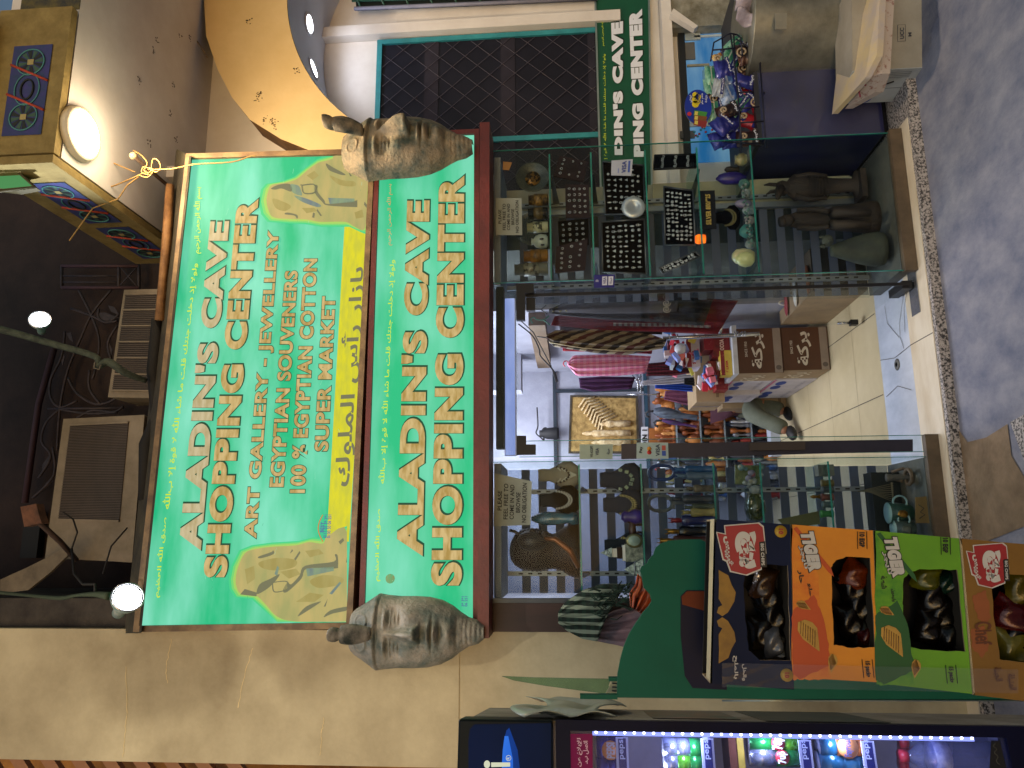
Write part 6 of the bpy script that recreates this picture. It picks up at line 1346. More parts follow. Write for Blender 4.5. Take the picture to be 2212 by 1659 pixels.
for (x0, y0, x1, y1, c) in ((1480, 88, 1512, 72, 'c3ccc8'), (1500, 82, 1640, 70, 'c8d6dc'), (1472, 130, 1500, 92, '6a6a66'), (1484, 145, 1532, 138, '9a947c'), (1470, 300, 1500, 283, '5a5e60'), (1478, 275, 1560, 262, 'b8c4c8'), (1520, 200, 1560, 150, '6fa6c8')):
    p = P(x0, y0, 4.675); r = P(x1, y1, 4.675); b.bb(min(p.x, r.x), max(p.x, r.x), 4.668, 4.680, min(p.z, r.z), max(p.z, r.z), flat(c))
for k in range(16): b.ball(P(1500+k*3.5, 285+10*math.sin(k*.9), 4.665), .009, flat('a03a4a' if k % 2 else '3f8f9a'), 6, 4)
b.build('hanging_goods', t)
MB().plate([P(x, y, 4.5) for x, y in ((1448, 30), (1500, 62), (1508, 56), (1455, 18))], (0, .05, 0), plaster2).build('wall_bracket', label='slanting pale bracket beside the small blue window', cat='bracket')
MB().bb(P(1450, 60, 4.6).x, 6, 4.60, 4.698, -.05, 1.0, mat('stained_wall', 'a8a698', .9, c2='6f6a58', scale=5, contrast=(.35, .6))).build('stained_pier', kind='structure')
# blue chest
nav = mat('navy_sheet', '23265c', .45, c2='191b40', scale=2.5, bump=.25, bscale=9, coat=.3)
t = thing('chest_cabinet', (2.45, 4.0, -.05), 'navy blue cabinet wrapped in clear plastic beside the right display case', 'cabinet')
MB().bb(2.06, 3.2, 3.72, 4.35, .02, .655, nav).build('body', t, bevel=.01); MB().bb(2.08, 3.2, 3.74, 4.33, -.05, .02, black).build('base', t); MB().bb(2.05, 3.2, 3.71, 4.36, .656, .68, mat('chest_lid', '2a2c34', .5)).build('lid', t)
b = MB(); rd = random.Random(2)
def wrp(u, v): return Vector((2.055+.9*u, 3.708-.012*abs(math.sin(u*17+v*5)*math.sin(v*9+u*3)), .05+.61*v))
b.grid(wrp, 40, 30, glassmat('plastic_wrap', (.93, .94, .97), 1.0, .05, (.6, .6, .7))); b.build('plastic_cover', t)
# ribbed grey drum
t = thing('ribbed_drum', (2.75, 3.55, .3), 'grey ribbed metal drum in front of the navy cabinet at the right edge', 'drum')
a = P(1632, 60, 3.5); c_ = P(1858, 60, 3.5); b = MB(); n = 90; H = a.z-c_.z
b.lathe((P(1700, 105, 3.5).x+.31, 3.78, c_.z), [(.30+(.004 if i % 2 else -.002)+.0*i, H*i/n) for i in range(n+1)], mat('ribbed_metal', '8f8e82', .4, .5, c2='66655c', scale=5), 40); b.build('body', t)
b = MB(); b.plate([P(x, y, 3.46) for x, y in ((1675, 62), (1675, 28), (1700, 28), (1700, 62))], (0, .01, 0), mat('drum_label', '8d8878', .6)); b.build('label_plate', t)
# white plastic bag
b = MB()
def bag(u, v):
    c0 = P(1590+70*v, -20+60*u*(1-.2*v)+30*v*u, 3.55); return c0+Vector((0, .03*math.sin(u*14)+.02*math.sin(v*9+u*5), 0))
b.grid(bag, 30, 16, mat('cloudy_bag', 'a89ea8', .35, c2='8a7f88', scale=14, bump=.4)); b.build('plastic_bag', label='cloudy white plastic bag hanging above the ribbed drum', cat='bag', solid=.003)
# snack rack
t = thing('wire_rack', P(1600, 200, 3.8), 'dark wire snack rack standing on the navy cabinet', 'rack'); wr = mat('dark_wire', '1c1f34', .45, .3); b = MB()
for pts in (((1535, 132), (1542, 92), (1578, 72), (1592, 75)), ((1592, 75), (1600, 82), (1604, 120)), ((1540, 108), (1590, 104)), ((1585, 72), (1588, 150), (1595, 220), (1603, 320)), ((1560, 80), (1562, 130)), ((1578, 72), (1590, 160), (1598, 250), (1600, 330)), ((1595, 200), (1625, 198)), ((1597, 235), (1640, 230)), ((1600, 265), (1650, 262)), ((1560, 305), (1650, 312)), ((1640, 110), (1655, 320)), ((1590, 84), (1630, 110), (1640, 112))):
    b.tube([P(x, y, 3.66) for x, y in pts], .0045, wr, n=5)
for yy in (120, 200, 300): b.tube([P(1650, yy, 3.66), P(1655, yy, 3.9)], .0045, wr, n=5)
b.build('wires', t)
pk = {'g': ('2f7f62', '8fbfa8'), 'b': ('1f2470', '3a3f9a'), 'r': ('a8202e', '7c1420'), 'k': ('231a1e', '4a2a20'), 's': ('3c5f9a', 'a0b4d4'), 'w': ('b8c0c8', '8f98a4'), 'o': ('c07a3a', 'd8c078')}
def pouch(cx, cy, rx_, ry_, ang, key, Y, label, s="دومتي"):
    c = P(cx, cy, Y); sc = Y/1606*1.06; a = R(ang); c1, c2 = pk[key]
    t = thing('snack_packet', c, label, 'snack packet', 'snack packets in the wire rack')
    M = mat('foil_'+key, c1, .28, .15, c2=c2, scale=9, bump=.35, bscale=16, contrast=(.42, .58)); b = MB()
    rot = Matrix.Rotation(a, 3, 'Y')
    def fn(u, v):
        x = (u*2-1); z = (v*2-1); th = .022*(1-x**4)*max(0, (1-z**6))**.5
        return x, z, th
    for side in (1, -1):
        def g(u, v):
            x, z, th = fn(u, v); wv = .003*math.sin(z*9+x*4)
            p = Vector((x*rx_*sc*(1-.10*(1-abs(z))), -side*(th+wv*side), z*ry_*sc*(1-.06*abs(x)))); return c+rot @ p
        b.grid(g, 10, 12, M)
    b.build('foil', t)
    p = MB(); X = rot @ Vector((1, 0, 0)); Z = rot @ Vector((0, 0, 1)); o = Vector((0, -.027, 0)); w = rx_*sc*.75; h = ry_*sc*.30
    zc = -.52*ry_*sc
    p.sheet([c+o*.9-X*w*1.15+Z*(zc-h*.8), c+o*.9+X*w*1.15+Z*(zc-h*.8), c+o*.9+X*w*1.15+Z*(zc+h*.8), c+o*.9-X*w*1.15+Z*(zc+h*.8)], flat('1f2470' if key != 'k' else '231a1e', .35))
    lettering(p, s, [c+o-X*w+Z*(zc-h*.55), c+o+X*w+Z*(zc-h*.55), c+o+X*w+Z*(zc+h*.55), c+o-X*w+Z*(zc+h*.55)], flat('d8dce8'), .04, True, .001, flip=True)
    if key in 'kro' and rx_ > 9:
        p.tube([c+o*1.02+Z*(.42*ry_*sc)+X*(rx_*sc*(.05+.04*q_)*math.cos(q_*.9))+Z*(rx_*sc*(.05+.04*q_)*math.sin(q_*.9)) for q_ in range(11)], .006, flat('b8a488', .5), n=4)
    elif key in 'sg':
        p.sheet([c+o-X*w*.9+Z*(.1*ry_*sc), c+o+X*w*.9+Z*(.16*ry_*sc), c+o+X*w*.9+Z*(.30*ry_*sc), c+o-X*w*.9+Z*(.24*ry_*sc)], flat('a8b8a8' if key == 'g' else '8a94a8', .4))
    p.build('print', t)
PKS = [(1590, 98, 14, 24, 'g', -50, 'green packet at the top right of the rack'), (1556, 130, 12, 18, 'o', 20, 'small orange packet under the rack top'), (1578, 128, 16, 26, 'g', -30, 'green and white packet leaning under the topmost one'), (1562, 148, 14, 22, 'b', 10, 'blue packet below the small orange one'),
 (1608, 118, 13, 26, 'k', 8, 'dark brown packet with a pale swirl, right side of the rack'), (1538, 165, 12, 26, 'g', 0, 'green packet at the left side of the rack, upper one'), (1572, 172, 20, 22, 's', 8, 'blue and silver packet with its back turned outward, upper one'), (1611, 152, 14, 24, 'k', 5, 'second dark brown packet with white writing'),
 (1608, 176, 20, 15, 'b', -22, 'blue packet lying across the rack front'), (1538, 195, 12, 28, 'g', 8, 'green packet at the left side of the rack, lower one'), (1578, 202, 20, 22, 's', 14, 'blue and silver packet with its back turned outward, lower one'), (1624, 196, 18, 26, 'r', -30, 'red packet near the middle of the rack'),
 (1548, 215, 16, 22, 'k', 25, 'black and green packet at the rack centre left'), (1592, 224, 14, 28, 'g', -40, 'green packet slanting over the rack middle'), (1612, 222, 18, 18, 'b', 32, 'blue packet with large white writing at mid height'), (1545, 240, 14, 30, 'g', 0, 'green packet low on the left side of the rack'),
 (1572, 240, 20, 16, 'k', 18, 'dark packet with white writing below the centre'), (1636, 225, 12, 22, 'r', 10, 'red packet wedged at the right lower side'), (1618, 262, 26, 18, 'r', -26, 'large red packet across the lower rack'), (1560, 270, 16, 22, 'b', 40, 'blue and red packet in the lower left part'),
 (1586, 258, 16, 20, 'b', 35, 'blue packet beside the large red one'), (1556, 300, 18, 20, 'b', 20, 'blue packet at the bottom left of the rack'), (1580, 302, 18, 20, 'b', 5, 'blue packet at the bottom middle of the rack'), (1616, 300, 20, 18, 'k', 0, 'brown packet with a white swirl at the bottom right'), (1552, 190, 10, 22, 'w', -10, 'whitish packet half hidden at the left'), (1640, 290, 12, 20, 'r', 0, 'red packet peeping out at the bottom')]
rd = random.Random(6)
for (x, y, a, b_, k_, an_, lb) in PKS: pouch(x, y, b_*1.08, a*1.32, -an_, k_, 3.70+rd.uniform(0, .10), lb)
# oval poster
t = thing('oval_sign', P(1508, 230, 3.72), 'blue oval cardboard sign with a yellow cloud shape and packets beside the rack', 'sign')
b = MB(); c = P(1508, 231, 3.72); oval(b, c, Vector((1, 0, 0)), Vector((0, 0, 1)), .104, .072, mat('oval_blue', '14329c', .4), Vector(), 40); b.plate([p for p in []] or [c+Vector((.104*math.cos(i*.157), .003, .072*math.sin(i*.157))) for i in range(40)], (0, .003, 0), kraft); b.build('board', t)
b = MB()
for dx_, dy_, r_ in ((-9, 16, 8), (-9, 6, 8), (-9, 26, 7), (-4, 12, 7), (-3, 22, 7)): oval(b, P(1505+dx_+6, 231-dy_, 3.7175), Vector((1, 0, 0)), Vector((0, 0, 1)), r_*.0026, r_*.0023, flat('d8c41e', .5), Vector())
oval(b, P(1489, 246, 3.717), Vector((1, 0, 0)), Vector((0, 0, 1)), .012, .012, flat('c02838', .5), Vector())
for k, c in enumerate(('3f8a3a', '7c4a20', '8a2a28')):
    b.sheet([P(x, y, 3.716-.001*k) for x, y in ((1498, 250+k*10), (1500, 238+k*10), (1528, 242+k*10), (1524, 256+k*10))], flat(c, .5)); b.sheet([P(x, y, 3.7145-.001*k) for x, y in ((1500, 248+k*10), (1501, 240+k*10), (1508, 241+k*10), (1507, 249+k*10))], flat('d8c860', .5))
lettering(b, "بريوش", Q(3.715, (1512, 222), (1512, 200), (1500, 200), (1500, 222)), flat('14206a'), .03, True)
lettering(b, "دومتي", Q(3.715, (1496, 222), (1496, 206), (1489, 206), (1489, 222)), flat('d8dce8'), .03, True)
lettering(b, "طعم حلو", Q(3.715, (1520, 226), (1520, 202), (1514, 202), (1514, 226)), flat('d8dce8'), .02, True)
lettering(b, "بزيادة", Q(3.715, (1528, 222), (1528, 206), (1522, 206), (1522, 222)), flat('d8dce8'), .02, True); b.build('print', t)
# carton on the ground with wrapped packet
cf = PZ(1992, 145, ZS); t = thing('carton', cf, 'greyish carton on the ground at the right edge, blue oval on its flap', 'carton')
gc = mat('grey_card', 'a39c8e', .85, c2='8d8678', scale=4); gw = mat('white_flap', 'a9aeb0', .8)
b = MB(); zt = ZS+.335; cl = PZ(1946, 217, ZS); cr = PZ(1990, -60, ZS)
cbk = cl+(cr-cf)
b.hexa([cf, cr, cr+Vector((0, 0, .33)), cf+Vector((0, 0, .33))], [cf+(cl-cf)*.96, cbk, cbk+Vector((0, 0, .33)), cf+(cl-cf)*.96+Vector((0, 0, .33))], gc); b.build('body', t)
b = MB(); nn = Vector((-.004, 0, 0)); b.hexa([cl+nn, cf+nn, cf+nn+Vector((0, 0, .33)), cl+nn+Vector((0, 0, .33))], [cl, cf, cf+Vector((0, 0, .33)), cl+Vector((0, 0, .33))], gw); b.build('side_flap', t)
def cfp(u, z): return cf+(cr-cf).normalized()*u+Vector((0, -.002, z))
b = MB(); u0 = (P(1952, 92, cf.y).x-cf.x); lettering(b, "UCC", [cfp(u0, .085), cfp(u0+.055, .085), cfp(u0+.055, .105), cfp(u0, .105)], flat('4a4a52'), .04, out=.002); lettering(b, "M", [cfp(u0+.01, .05), cfp(u0+.03, .05), cfp(u0+.03, .066), cfp(u0+.01, .066)], flat('3a3a42'), .04, out=.002)
b.tube([cfp(u0-.01, .078), cfp(u0+.07, .078), cfp(u0+.07, .115), cfp(u0-.01, .115), cfp(u0-.01, .078)], .0012, flat('4a4a52'), n=3)
sd_ = (cl-cf); s0 = lambda f, z: cf+sd_*f+Vector((-.006, 0, z)); oval(b, s0(.82, .2), sd_.normalized(), Vector((0, 0, 1)), .045, .04, blue, Vector())
lettering(b, "Pure Life", [s0(.96, .19), s0(.70, .19), s0(.70, .21), s0(.96, .21)][::1], flat('c8ccd8'), .02, out=.004)
b.tube([s0(.55, .0), s0(.55, .32)], .001, flat('5a5c60'), n=3); b.tube([s0(.35, .10), s0(.52, .18)], .004, flat('15151a'), n=4)
for k in range(4): b.tube([s0(.08+.05*k, .04), s0(.08+.05*k, .24)], .001, flat('7a7c80'), n=3)
b.build('print', t)
t = thing('wrapped_blanket', P(1840, 120, 3.4), 'printed cream blanket in clear plastic lying on the grey carton', 'blanket')
prn = mat('cream_print', 'cdb88c', .45, c2='b4a8a4', scale=5, contrast=(.35, .6), bump=.3, bscale=14, coat=.3); red_f = flat('7c3040')
top = [P(1850, -30, 3.55), P(1813, 110, 3.62), P(1797, 248, 3.60), P(1868, 170, 3.30), P(1894, 120, 3.22), P(1902, -30, 3.18)]
b = MB(); b.plate([p for p in top], (0.0, .0, -.028), prn); b.build('blanket', t, bevel=.008)
b = MB(); b.plate([P(1848, -30, 3.45)+Vector((0, 0, -.03)), P(1868, 165, 3.32)+Vector((0, 0, -.03)), P(1812, 236, 3.58)+Vector((0, 0, -.03)), P(1872, 200, 3.42)+Vector((0, 0, -.04)), P(1890, 160, 3.30)+Vector((0, 0, -.03)), P(1905, -30, 3.2)+Vector((0, 0, -.02))], (0, 0, -.04), mat('floral_print', 'b8a89a', .5, c2='8a5a4c', scale=34, contrast=(.34, .46), coat=.3)); b.build('fold', t)
b = MB(); rd = random.Random(9)
for k in range(8):
    p = P(1835+k*5, 30+k*22, 3.45-.012*k); b.tube([p+Vector((0, 0, .0)), p+Vector((.03, .03, .008)), p+Vector((.02, .06, .01)), p+Vector((-.03, .05, .01))], .005, red_f, n=4)
b.build('print', t)
# ============================================================ LEFT: cloths, glass pane, mop
kef = checks('checked_scarf', '10201c', 'a8b8a8', '1c3a30', 9)
t = thing('checked_scarf', P(1270, 1320, 3.45), 'black and white checked scarf with green fringes hanging on the brown post', 'scarf')
b = MB(); drape(b, [(1206, 1322), (1222, 1300), (1260, 1275), (1300, 1262), (1352, 1262)], [(1206, 1345), (1225, 1362), (1258, 1380), (1290, 1385), (1310, 1330)], 3.47, kef, .02, 4, 30, .04, 3); b.build('cloth', t, solid=.004)
b = MB(); fr_ = mat('green_fringe', '1c3a2c', .9, c2='0e1814', scale=30); rd = random.Random(5)
for k in range(70):
    x = 1270+rd.random()*85; y = 1300+rd.uniform(-38, 10)+(1330-x)*.4*-.6; y = max(1264, min(1384, y+rd.uniform(-10, 40)*(x < 1320)))
    p = P(x, y, 3.41); b.tube([p, p+Vector((rd.uniform(-.02, .02), -.01, -.025)), p+Vector((rd.uniform(-.02, .02), .0, -.05))], .003, fr_, n=4)
b.build('fringe', t)
t = thing('pink_grey_cloth', P(1330, 1360, 3.5), 'faded pink and grey cloth hanging below the checked scarf', 'cloth')
b = MB(); drape(b, [(1290, 1335), (1330, 1318), (1400, 1300)], [(1270, 1380), (1330, 1393), (1366, 1402), (1400, 1410)][:3], 3.52, mat('faded_pink', '8c7078', .9, c2='5c5a66', scale=7), .02, 3); b.build('cloth', t, solid=.004)
t = thing('orange_cloth', P(1385, 1290, 3.4), 'shiny orange folded wrapping sticking out above the green board', 'wrapping')
b = MB(); drape(b, [(1378, 1240), (1372, 1262), (1360, 1280), (1362, 1310)], [(1402, 1262), (1420, 1290), (1415, 1310), (1390, 1330)], 3.4, mat('orange_foil', 'b8582c', .3, c2='5c1c14', scale=12, contrast=(.4, .55)), .03, 4); b.build('foil', t, solid=.003)
t = thing('broken_glass_sheet', P(1200, 1480, 2.6), 'broken greenish glass sheet standing between the wall and the cooler', 'glass sheet')
b = MB(); b.plate([P(x, y, 2.6) for x, y in ((1084, 1461), (1160, 1464), (1320, 1467), (1315, 1480), (1318, 1500), (1240, 1490), (1180, 1482), (1110, 1470))], (0, .008, 0), glassmat('greenish_sheet', (.62, .80, .66), 1.2, .12, (.3, .4, .34))); b.build('sheet', t)
b = MB(); gst = mat('green_board', '0a4c3c', .55, c2='0b5846', scale=3, spec=.15)
t = thing('mop_head', P(2030, 1125, 3.4), 'grey string mop head heaped on the ground below the left display case', 'mop'); b = MB(); rd = random.Random(12); mm = mat('mop_string', '6d625c', .95, c2='4a423e', scale=40)
c0 = PZ(2046, 1128, ZS)
for k in range(90):
    a = rd.uniform(0, 6.28); r = rd.uniform(.02, .085); h = rd.uniform(.03, .11)
    b.tube([c0+Vector((.02*math.cos(a), .02*math.sin(a), h)), c0+Vector((r*.6*math.cos(a+.3), r*.6*math.sin(a+.3), h*.9)), c0+Vector((r*math.cos(a+.5), r*math.sin(a+.5), h*.35)), c0+Vector((r*1.15*math.cos(a+.8), r*1.15*math.sin(a+.8), .004))], .0042, mm, n=5)
b.build('strings', t)
# ============================================================ CHIP STAND
YBd = 1.97
t = thing('display_stand', P(1750, 1340, YBd), 'dark green scalloped display stand holding the chip cartons', 'display stand')
ol = [(2260, 1515), (1800, 1512), (1333, 1507), (1333, 1494), (1334, 1457), (1340, 1425), (1348, 1396), (1359, 1370), (1372, 1349), (1388, 1325), (1402, 1309), (1408, 1299), (1404, 1284), (1391, 1270), (1387, 1248), (1383, 1233), (1386, 1224), (1398, 1217), (1401, 1209), (1412, 1198), (1414, 1190), (1417, 1183), (1428, 1174), (1444, 1168), (1481, 1165), (1514, 1165), (1525, 1171), (1531, 1187), (1560, 1180), (2260, 1200)]
b = MB(); b.plate([P(x, y, YBd) for x, y in ol], (0, .012, 0), gst); b.build('board', t)
b = MB(); b.plate([P(x, y, YBd-.002) for x, y in ((1253, 1501), (1253, 1510), (1334, 1511), (1334, 1501))], (0, .02, 0), gst); b.plate([P(x, y, YBd+.03) for x, y in ((1315, 1464), (1334, 1464), (1334, 1472), (1315, 1472))], (0, .02, 0), gst); b.build('bracket', t)
b = MB(); b.plate([P(x, y, YBd+.04) for x, y in ((1306, 1502), (1322, 1472), (1345, 1472), (1345, 1502))], (0, .004, 0), mat('pale_label', 'a8a88c', .7))
for k in range(3): b.tube([P(1322, 1476+k*8, YBd+.036), P(1334, 1477+k*8, YBd+.036)], .002, flat('14202a'), n=4)
b.build('ticket', t)
b = MB(); b.plate([P(x, y, YBd-.0005) for x, y in ((1470, 1288), (1483, 1275), (1560, 1275), (1570, 1490), (1496, 1486), (1479, 1460), (1470, 1370))], (0, -.002, 0), mat('dark_sticker', '0c1230', .5, c2='141426', scale=5, spec=.15))
b.plate([P(x, y, YBd-.0035) for x, y in ((1472, 1289), (1484, 1277), (1560, 1277), (1560, 1330), (1474, 1306))], (0, -.001, 0), mat('rust_sticker', '6a2f16', .5, spec=.15)); b.build('sticker', t)
b = MB(); b.tube([P(x, 1513.5, YBd-.002) for x in (1560, 1700, 1900, 2230)], .0022, mat('silver_edge', 'a8b4b0', .3, .8), n=5); b.build('edge_strip', t)
MB().bb(P(2250, 1500, YBd).x, P(2250, 1200, YBd).x, YBd-.20, YBd+.012, ZS, .62, gst).build('foot', t)
YF = 1.75; DP = .10
def holed(mb, outer, hole, Y, M, th=.004):
    o = [Vector((x, y, 0)) for x, y in outer]; h = [Vector((x, y, 0)) for x, y in hole]
    tris = tessellate_polygon([o, h]); allp = [P(v.x, v.y, Y) for v in o+h]
    mb.add(allp, [tuple(f) for f in tris], M); mb.add([p+Vector((0, th, 0)) for p in allp], [tuple(f)[::-1] for f in tris], kraft)
    n0 = len(o); n = len(h); pts = [P(v.x, v.y, Y) for v in h]; mb.add(pts+[p+Vector((0, th, 0)) for p in pts], [(i, (i+1) % n, n+(i+1) % n, n+i) for i in range(n)], kraft)
def jag(pts, seed, amp=1.2, sub=5):
    rd = random.Random(seed); o = []
    for (x0, y0), (x1, y1) in zip(pts, pts[1:]+pts[:1]):
        for i in range(sub): f = i/sub; o.append((x0+(x1-x0)*f+rd.uniform(-amp, amp), y0+(y1-y0)*f+rd.uniform(-amp, amp)))
    return o
def chipbox(q, hole, col, label, gfx, packs, seed):
    tl, tr, br, bl = q; c = P((tl[0]+bl[0])/2, (tl[1]+tr[1])/2, YF)
    t = thing('chip_carton', c, label, 'carton', 'chip cartons on the green stand')
    b = MB(); holed(b, [bl, br, tr, tl], jag(hole, seed), YF, col)
    C = [P(x, y, YF) for x, y in (bl, br, tr, tl)]; D = [p+Vector((0, DP, 0)) for p in C]
    e = .004
    TT = [C[3], C[2], C[2]+Vector((0, .05, 0)), C[3]+Vector((0, .05, 0))]
    b.hexa(TT, [p+Vector((0, 0, -e)) for p in TT], mat('cream_card_edge', 'c9b890', .85)); b.hexa([C[0]+Vector((0, .001, e)), C[1]+Vector((0, .001, e)), D[1]+Vector((0, 0, e)), D[0]+Vector((0, 0, e))], [C[0]+Vector((0, .001, 0)), C[1]+Vector((0, .001, 0)), D[1], D[0]], mat('grey_inner_card', '38332c', .95, spec=.1))  # inner card colour darkened for the shade in the opening
    for i in (0, 1): s_ = e if i == 0 else -e; b.hexa([C[i]+Vector((0, .001, 0)), D[i], D[3-i], C[3-i]+Vector((0, .001, 0))], [p+Vector((s_, 0, 0)) for p in (C[i]+Vector((0, .001, 0)), D[i], D[3-i], C[3-i]+Vector((0, .001, 0)))], kraft)
    b.hexa(D, [p+Vector((0, .004, 0)) for p in D], mat('shade_back', '0d0b0a', .6, c2='1c1512', scale=14, spec=.2)); b.build('box', t)  # near-black back panel stands in for the shade inside the carton
    g = MB(); gfx(g); g.build('print', t)
    hx = [h_[0] for h_ in hole]; hy = [h_[1] for h_ in hole]; rs_ = random.Random(seed)
    packs = packs+[(min(hx)+(max(hx)-min(hx))*f1, min(hy)+(max(hy)-min(hy))*f2, 34, 26, key_, rs_.uniform(-30, 30)) for f1, f2, key_ in ((.45, .32, '1c120e'), (.6, .52, '14100f'), (.4, .70, '20160f'), (.75, .85, '181414'))]  # very dark packets added so the opening reads as shaded
    for k, (x, y, rw, rh, key, an_) in enumerate(packs):
        m_ = MB(); cc = P(x, y, YF+.05+.005*min(k, 3)); sc = 1.85/1606; rot = Matrix.Rotation(R(an_), 3, 'Y')
        M = mat('chip_foil_'+key, [lin(key)[i_]*.33 for i_ in range(3)], .25, .25, var=.6, scale=12, bump=.5, bscale=20)  # foil colours darkened to put the carton's inner shade into them
        for side in (1, -1):
            m_.grid(lambda u, v: cc+rot @ Vector(((u*2-1)*rw*sc, -side*.024*(1-(u*2-1)**4)*(1-(v*2-1)**4)+.004*math.sin(u*11+v*7), (v*2-1)*rh*sc)), 12, 10, M)
        s_ = MB(); o_ = tagit(m_.build('chip_packet', None), ('packet lying inside the '+label.split(' carton')[0]+' carton, %s' % ('nearer its right end', 'nearer its left end', 'lower middle', 'added dark for shade, right of centre', 'added dark for shade, at the centre', 'added dark for shade, left of centre', 'added dark for shade, far left', 'added dark for shade, in the corner')[k if k < len(packs)-4 else k-(len(packs)-4)+3]), 'chip packet', 'chip packets in the cartons')
    return t
def px(g, pts, M, o=.0015): g.sheet([P(x, y, YF)+Vector((0, -o, 0)) for x, y in pts], M)
def tx_(g, s, bl, br, tr, tl, M, bold=.04, ar=False, edge=None, ew=.05, o=.003): lettering(g, s, Q(YF, bl, br, tr, tl), M, bold, ar, o, edge, ew, (0, 0), flip=True)
whitei = flat('b9b6b0', .5); blacki = flat('14110f', .5); navy_i = mat('navy_card', '0e1a36', .6, c2='0a132c', scale=5, spec=.15)
redi = mat('red_logo', '8f1c22', .5, var=.1); goldi = mat('moustache_gold', '8f6a18', .5, c2='6c4c12', scale=12)
def logo(g, ox, oy, s=1.0):
    f = lambda pts: [(ox+x*s, oy+y*s) for x, y in pts]
    pl = [(0, 18), (19, 22), (17, 4), (88, -2), (98, 6), (104, 60), (92, 62), (94, 95), (62, 108), (30, 100), (22, 78), (14, 74)]
    px(g, f([(x+(2.5 if x > 50 else -2.5), y+(2.5 if y > 50 else -2.5)) for x, y in pl]), whitei, .0012); px(g, f(pl), redi, .002)
    tx_(g, "بيج", *f([(84, 96), (84, 14), (38, 16), (38, 94)]), whitei, .10, True)
    tx_(g, "شيبس", *f([(36, 92), (28, 24), (12, 26), (18, 88)]), whitei, .06, True)
    px(g, f([(90, 38), (103, 36), (107, 92), (93, 92)]), blacki, .0028); tx_(g, "BIG CHIPS", *f([(102, 88), (100, 41), (93, 41), (95, 88)]), whitei, .03, o=.0042)
def chipshape(g, ox, oy, s, M, rib, rot=0):
    pts = [(0, 0), (14, -10), (32, -8), (46, 2), (58, 34), (64, 52), (44, 44), (20, 34), (4, 18)]
    ca, sa = math.cos(rot), math.sin(rot); f = lambda x, y: (ox+s*(x*ca-y*sa), oy+s*(x*sa+y*ca))
    px(g, [f(x, y) for x, y in pts], M, .0022)
    for k in range(7): a = f(6+k*6, -4+k*2); c_ = f(12+k*6.5, 24+k*3.5); g.tube([P(a[0], a[1], YF)+Vector((0, -.0025, 0)), P(c_[0], c_[1], YF)+Vector((0, -.0025, 0))], .0011, rib, n=4)
def splash(g, pts, M, o, seed): px(g, jag(pts, seed, 2.2, 7), M, o)
chipm = mat('chip_yellow', 'b08a3a', .5, c2='94702a', scale=16); chipr = flat('7a5420', .5)
def g_blue(g):
    logo(g, 1549, 1133)
    for s_, y0 in ((1, 1231), (-1, 1433)):
        pts = [(1552, 0), (1573, 12), (1580, 32), (1589, 48), (1586, 68), (1572, 92), (1560, 100), (1548, 92), (1552, 80), (1560, 76), (1552, 62), (1553, 30)]
        px(g, [(x, y0+s_*y) for x, y in pts], goldi, .0016)
    for (x, y) in ((1686, 1148), (1699, 1458)):
        g.lathe(P(x, y, YF)+Vector((0, -.001, 0)), [(0, .002), (.0135, .002), (.0135, 0)], mat('gold_seal', 'a8861c', .5), 20, rot=rx); tx_(g, "10", (x+5, y+6), (x+5, y-6), (x-5, y-6), (x-5, y+6), redi, .05, o=.004)
    tx_(g, "بالملح", (1594, 1466), (1594, 1416), (1582, 1416), (1582, 1466), whitei, .02, True); tx_(g, "والخل", (1612, 1470), (1612, 1434), (1602, 1434), (1602, 1470), whitei, .02, True)
def tiger(x0, y0, dark, mid, chipdx, lab):
    def g(gm):
        o = lambda x, y: (x0+x, y0+y)
        splash(gm, [o(2, 0), o(10, 20), o(60, 110), o(60, 200), o(84, 330), o(40, 332), o(2, 332)], mid, .0008, x0)
        splash(gm, [o(2, 180), o(50, 150), o(76, 220), o(84, 300), o(20, 330), o(2, 320)], dark, .0012, x0+1)
        px(gm, [o(4, 6), o(12, 2), o(86, 92), o(92, 110), o(80, 100)], dark, .0016)
        tx_(gm, "TIGER", o(66, 98), o(47, 12), o(17, 12), o(38, 100), whitei, .09, edge=blacki, ew=.06)
        tx_(gm, "تايجر", o(38, 92), o(26, 42), o(14, 44), o(26, 94), whitei, .03, True, edge=blacki, ew=.05)
        tx_(gm, lab[0], o(28, 124), o(26, 96), o(12, 96), o(14, 124), blacki, .03, True); tx_(gm, lab[1], o(46, 152), o(44, 124), o(34, 124), o(36, 152), blacki, .03, True)
        tx_(gm, "10 EGP", o(158, 46), o(158, 14), o(146, 14), o(146, 46), blacki, .06); 
        for dx in (142, 162): gm.tube([P(*o(dx, 12), YF)+Vector((0, -.003, 0)), P(*o(dx+1, 50), YF)+Vector((0, -.003, 0))], .0008, blacki, n=3)
        tx_(gm, "15 packs", o(172, 326), o(169, 292), o(156, 292), o(159, 326), blacki, .06)
        for dx in (152, 174): gm.tube([P(*o(dx, 288), YF)+Vector((0, -.003, 0)), P(*o(dx+4, 328), YF)+Vector((0, -.003, 0))], .0008, blacki, n=3)
        chipshape(gm, x0+14, y0+208, .95, chipm, chipr, .25); chipshape(gm, x0+10, y0+168, .42, chipm, chipr, -.3); chipshape(gm, x0+86, y0+276, .5, chipm, chipr, .9)
    return g
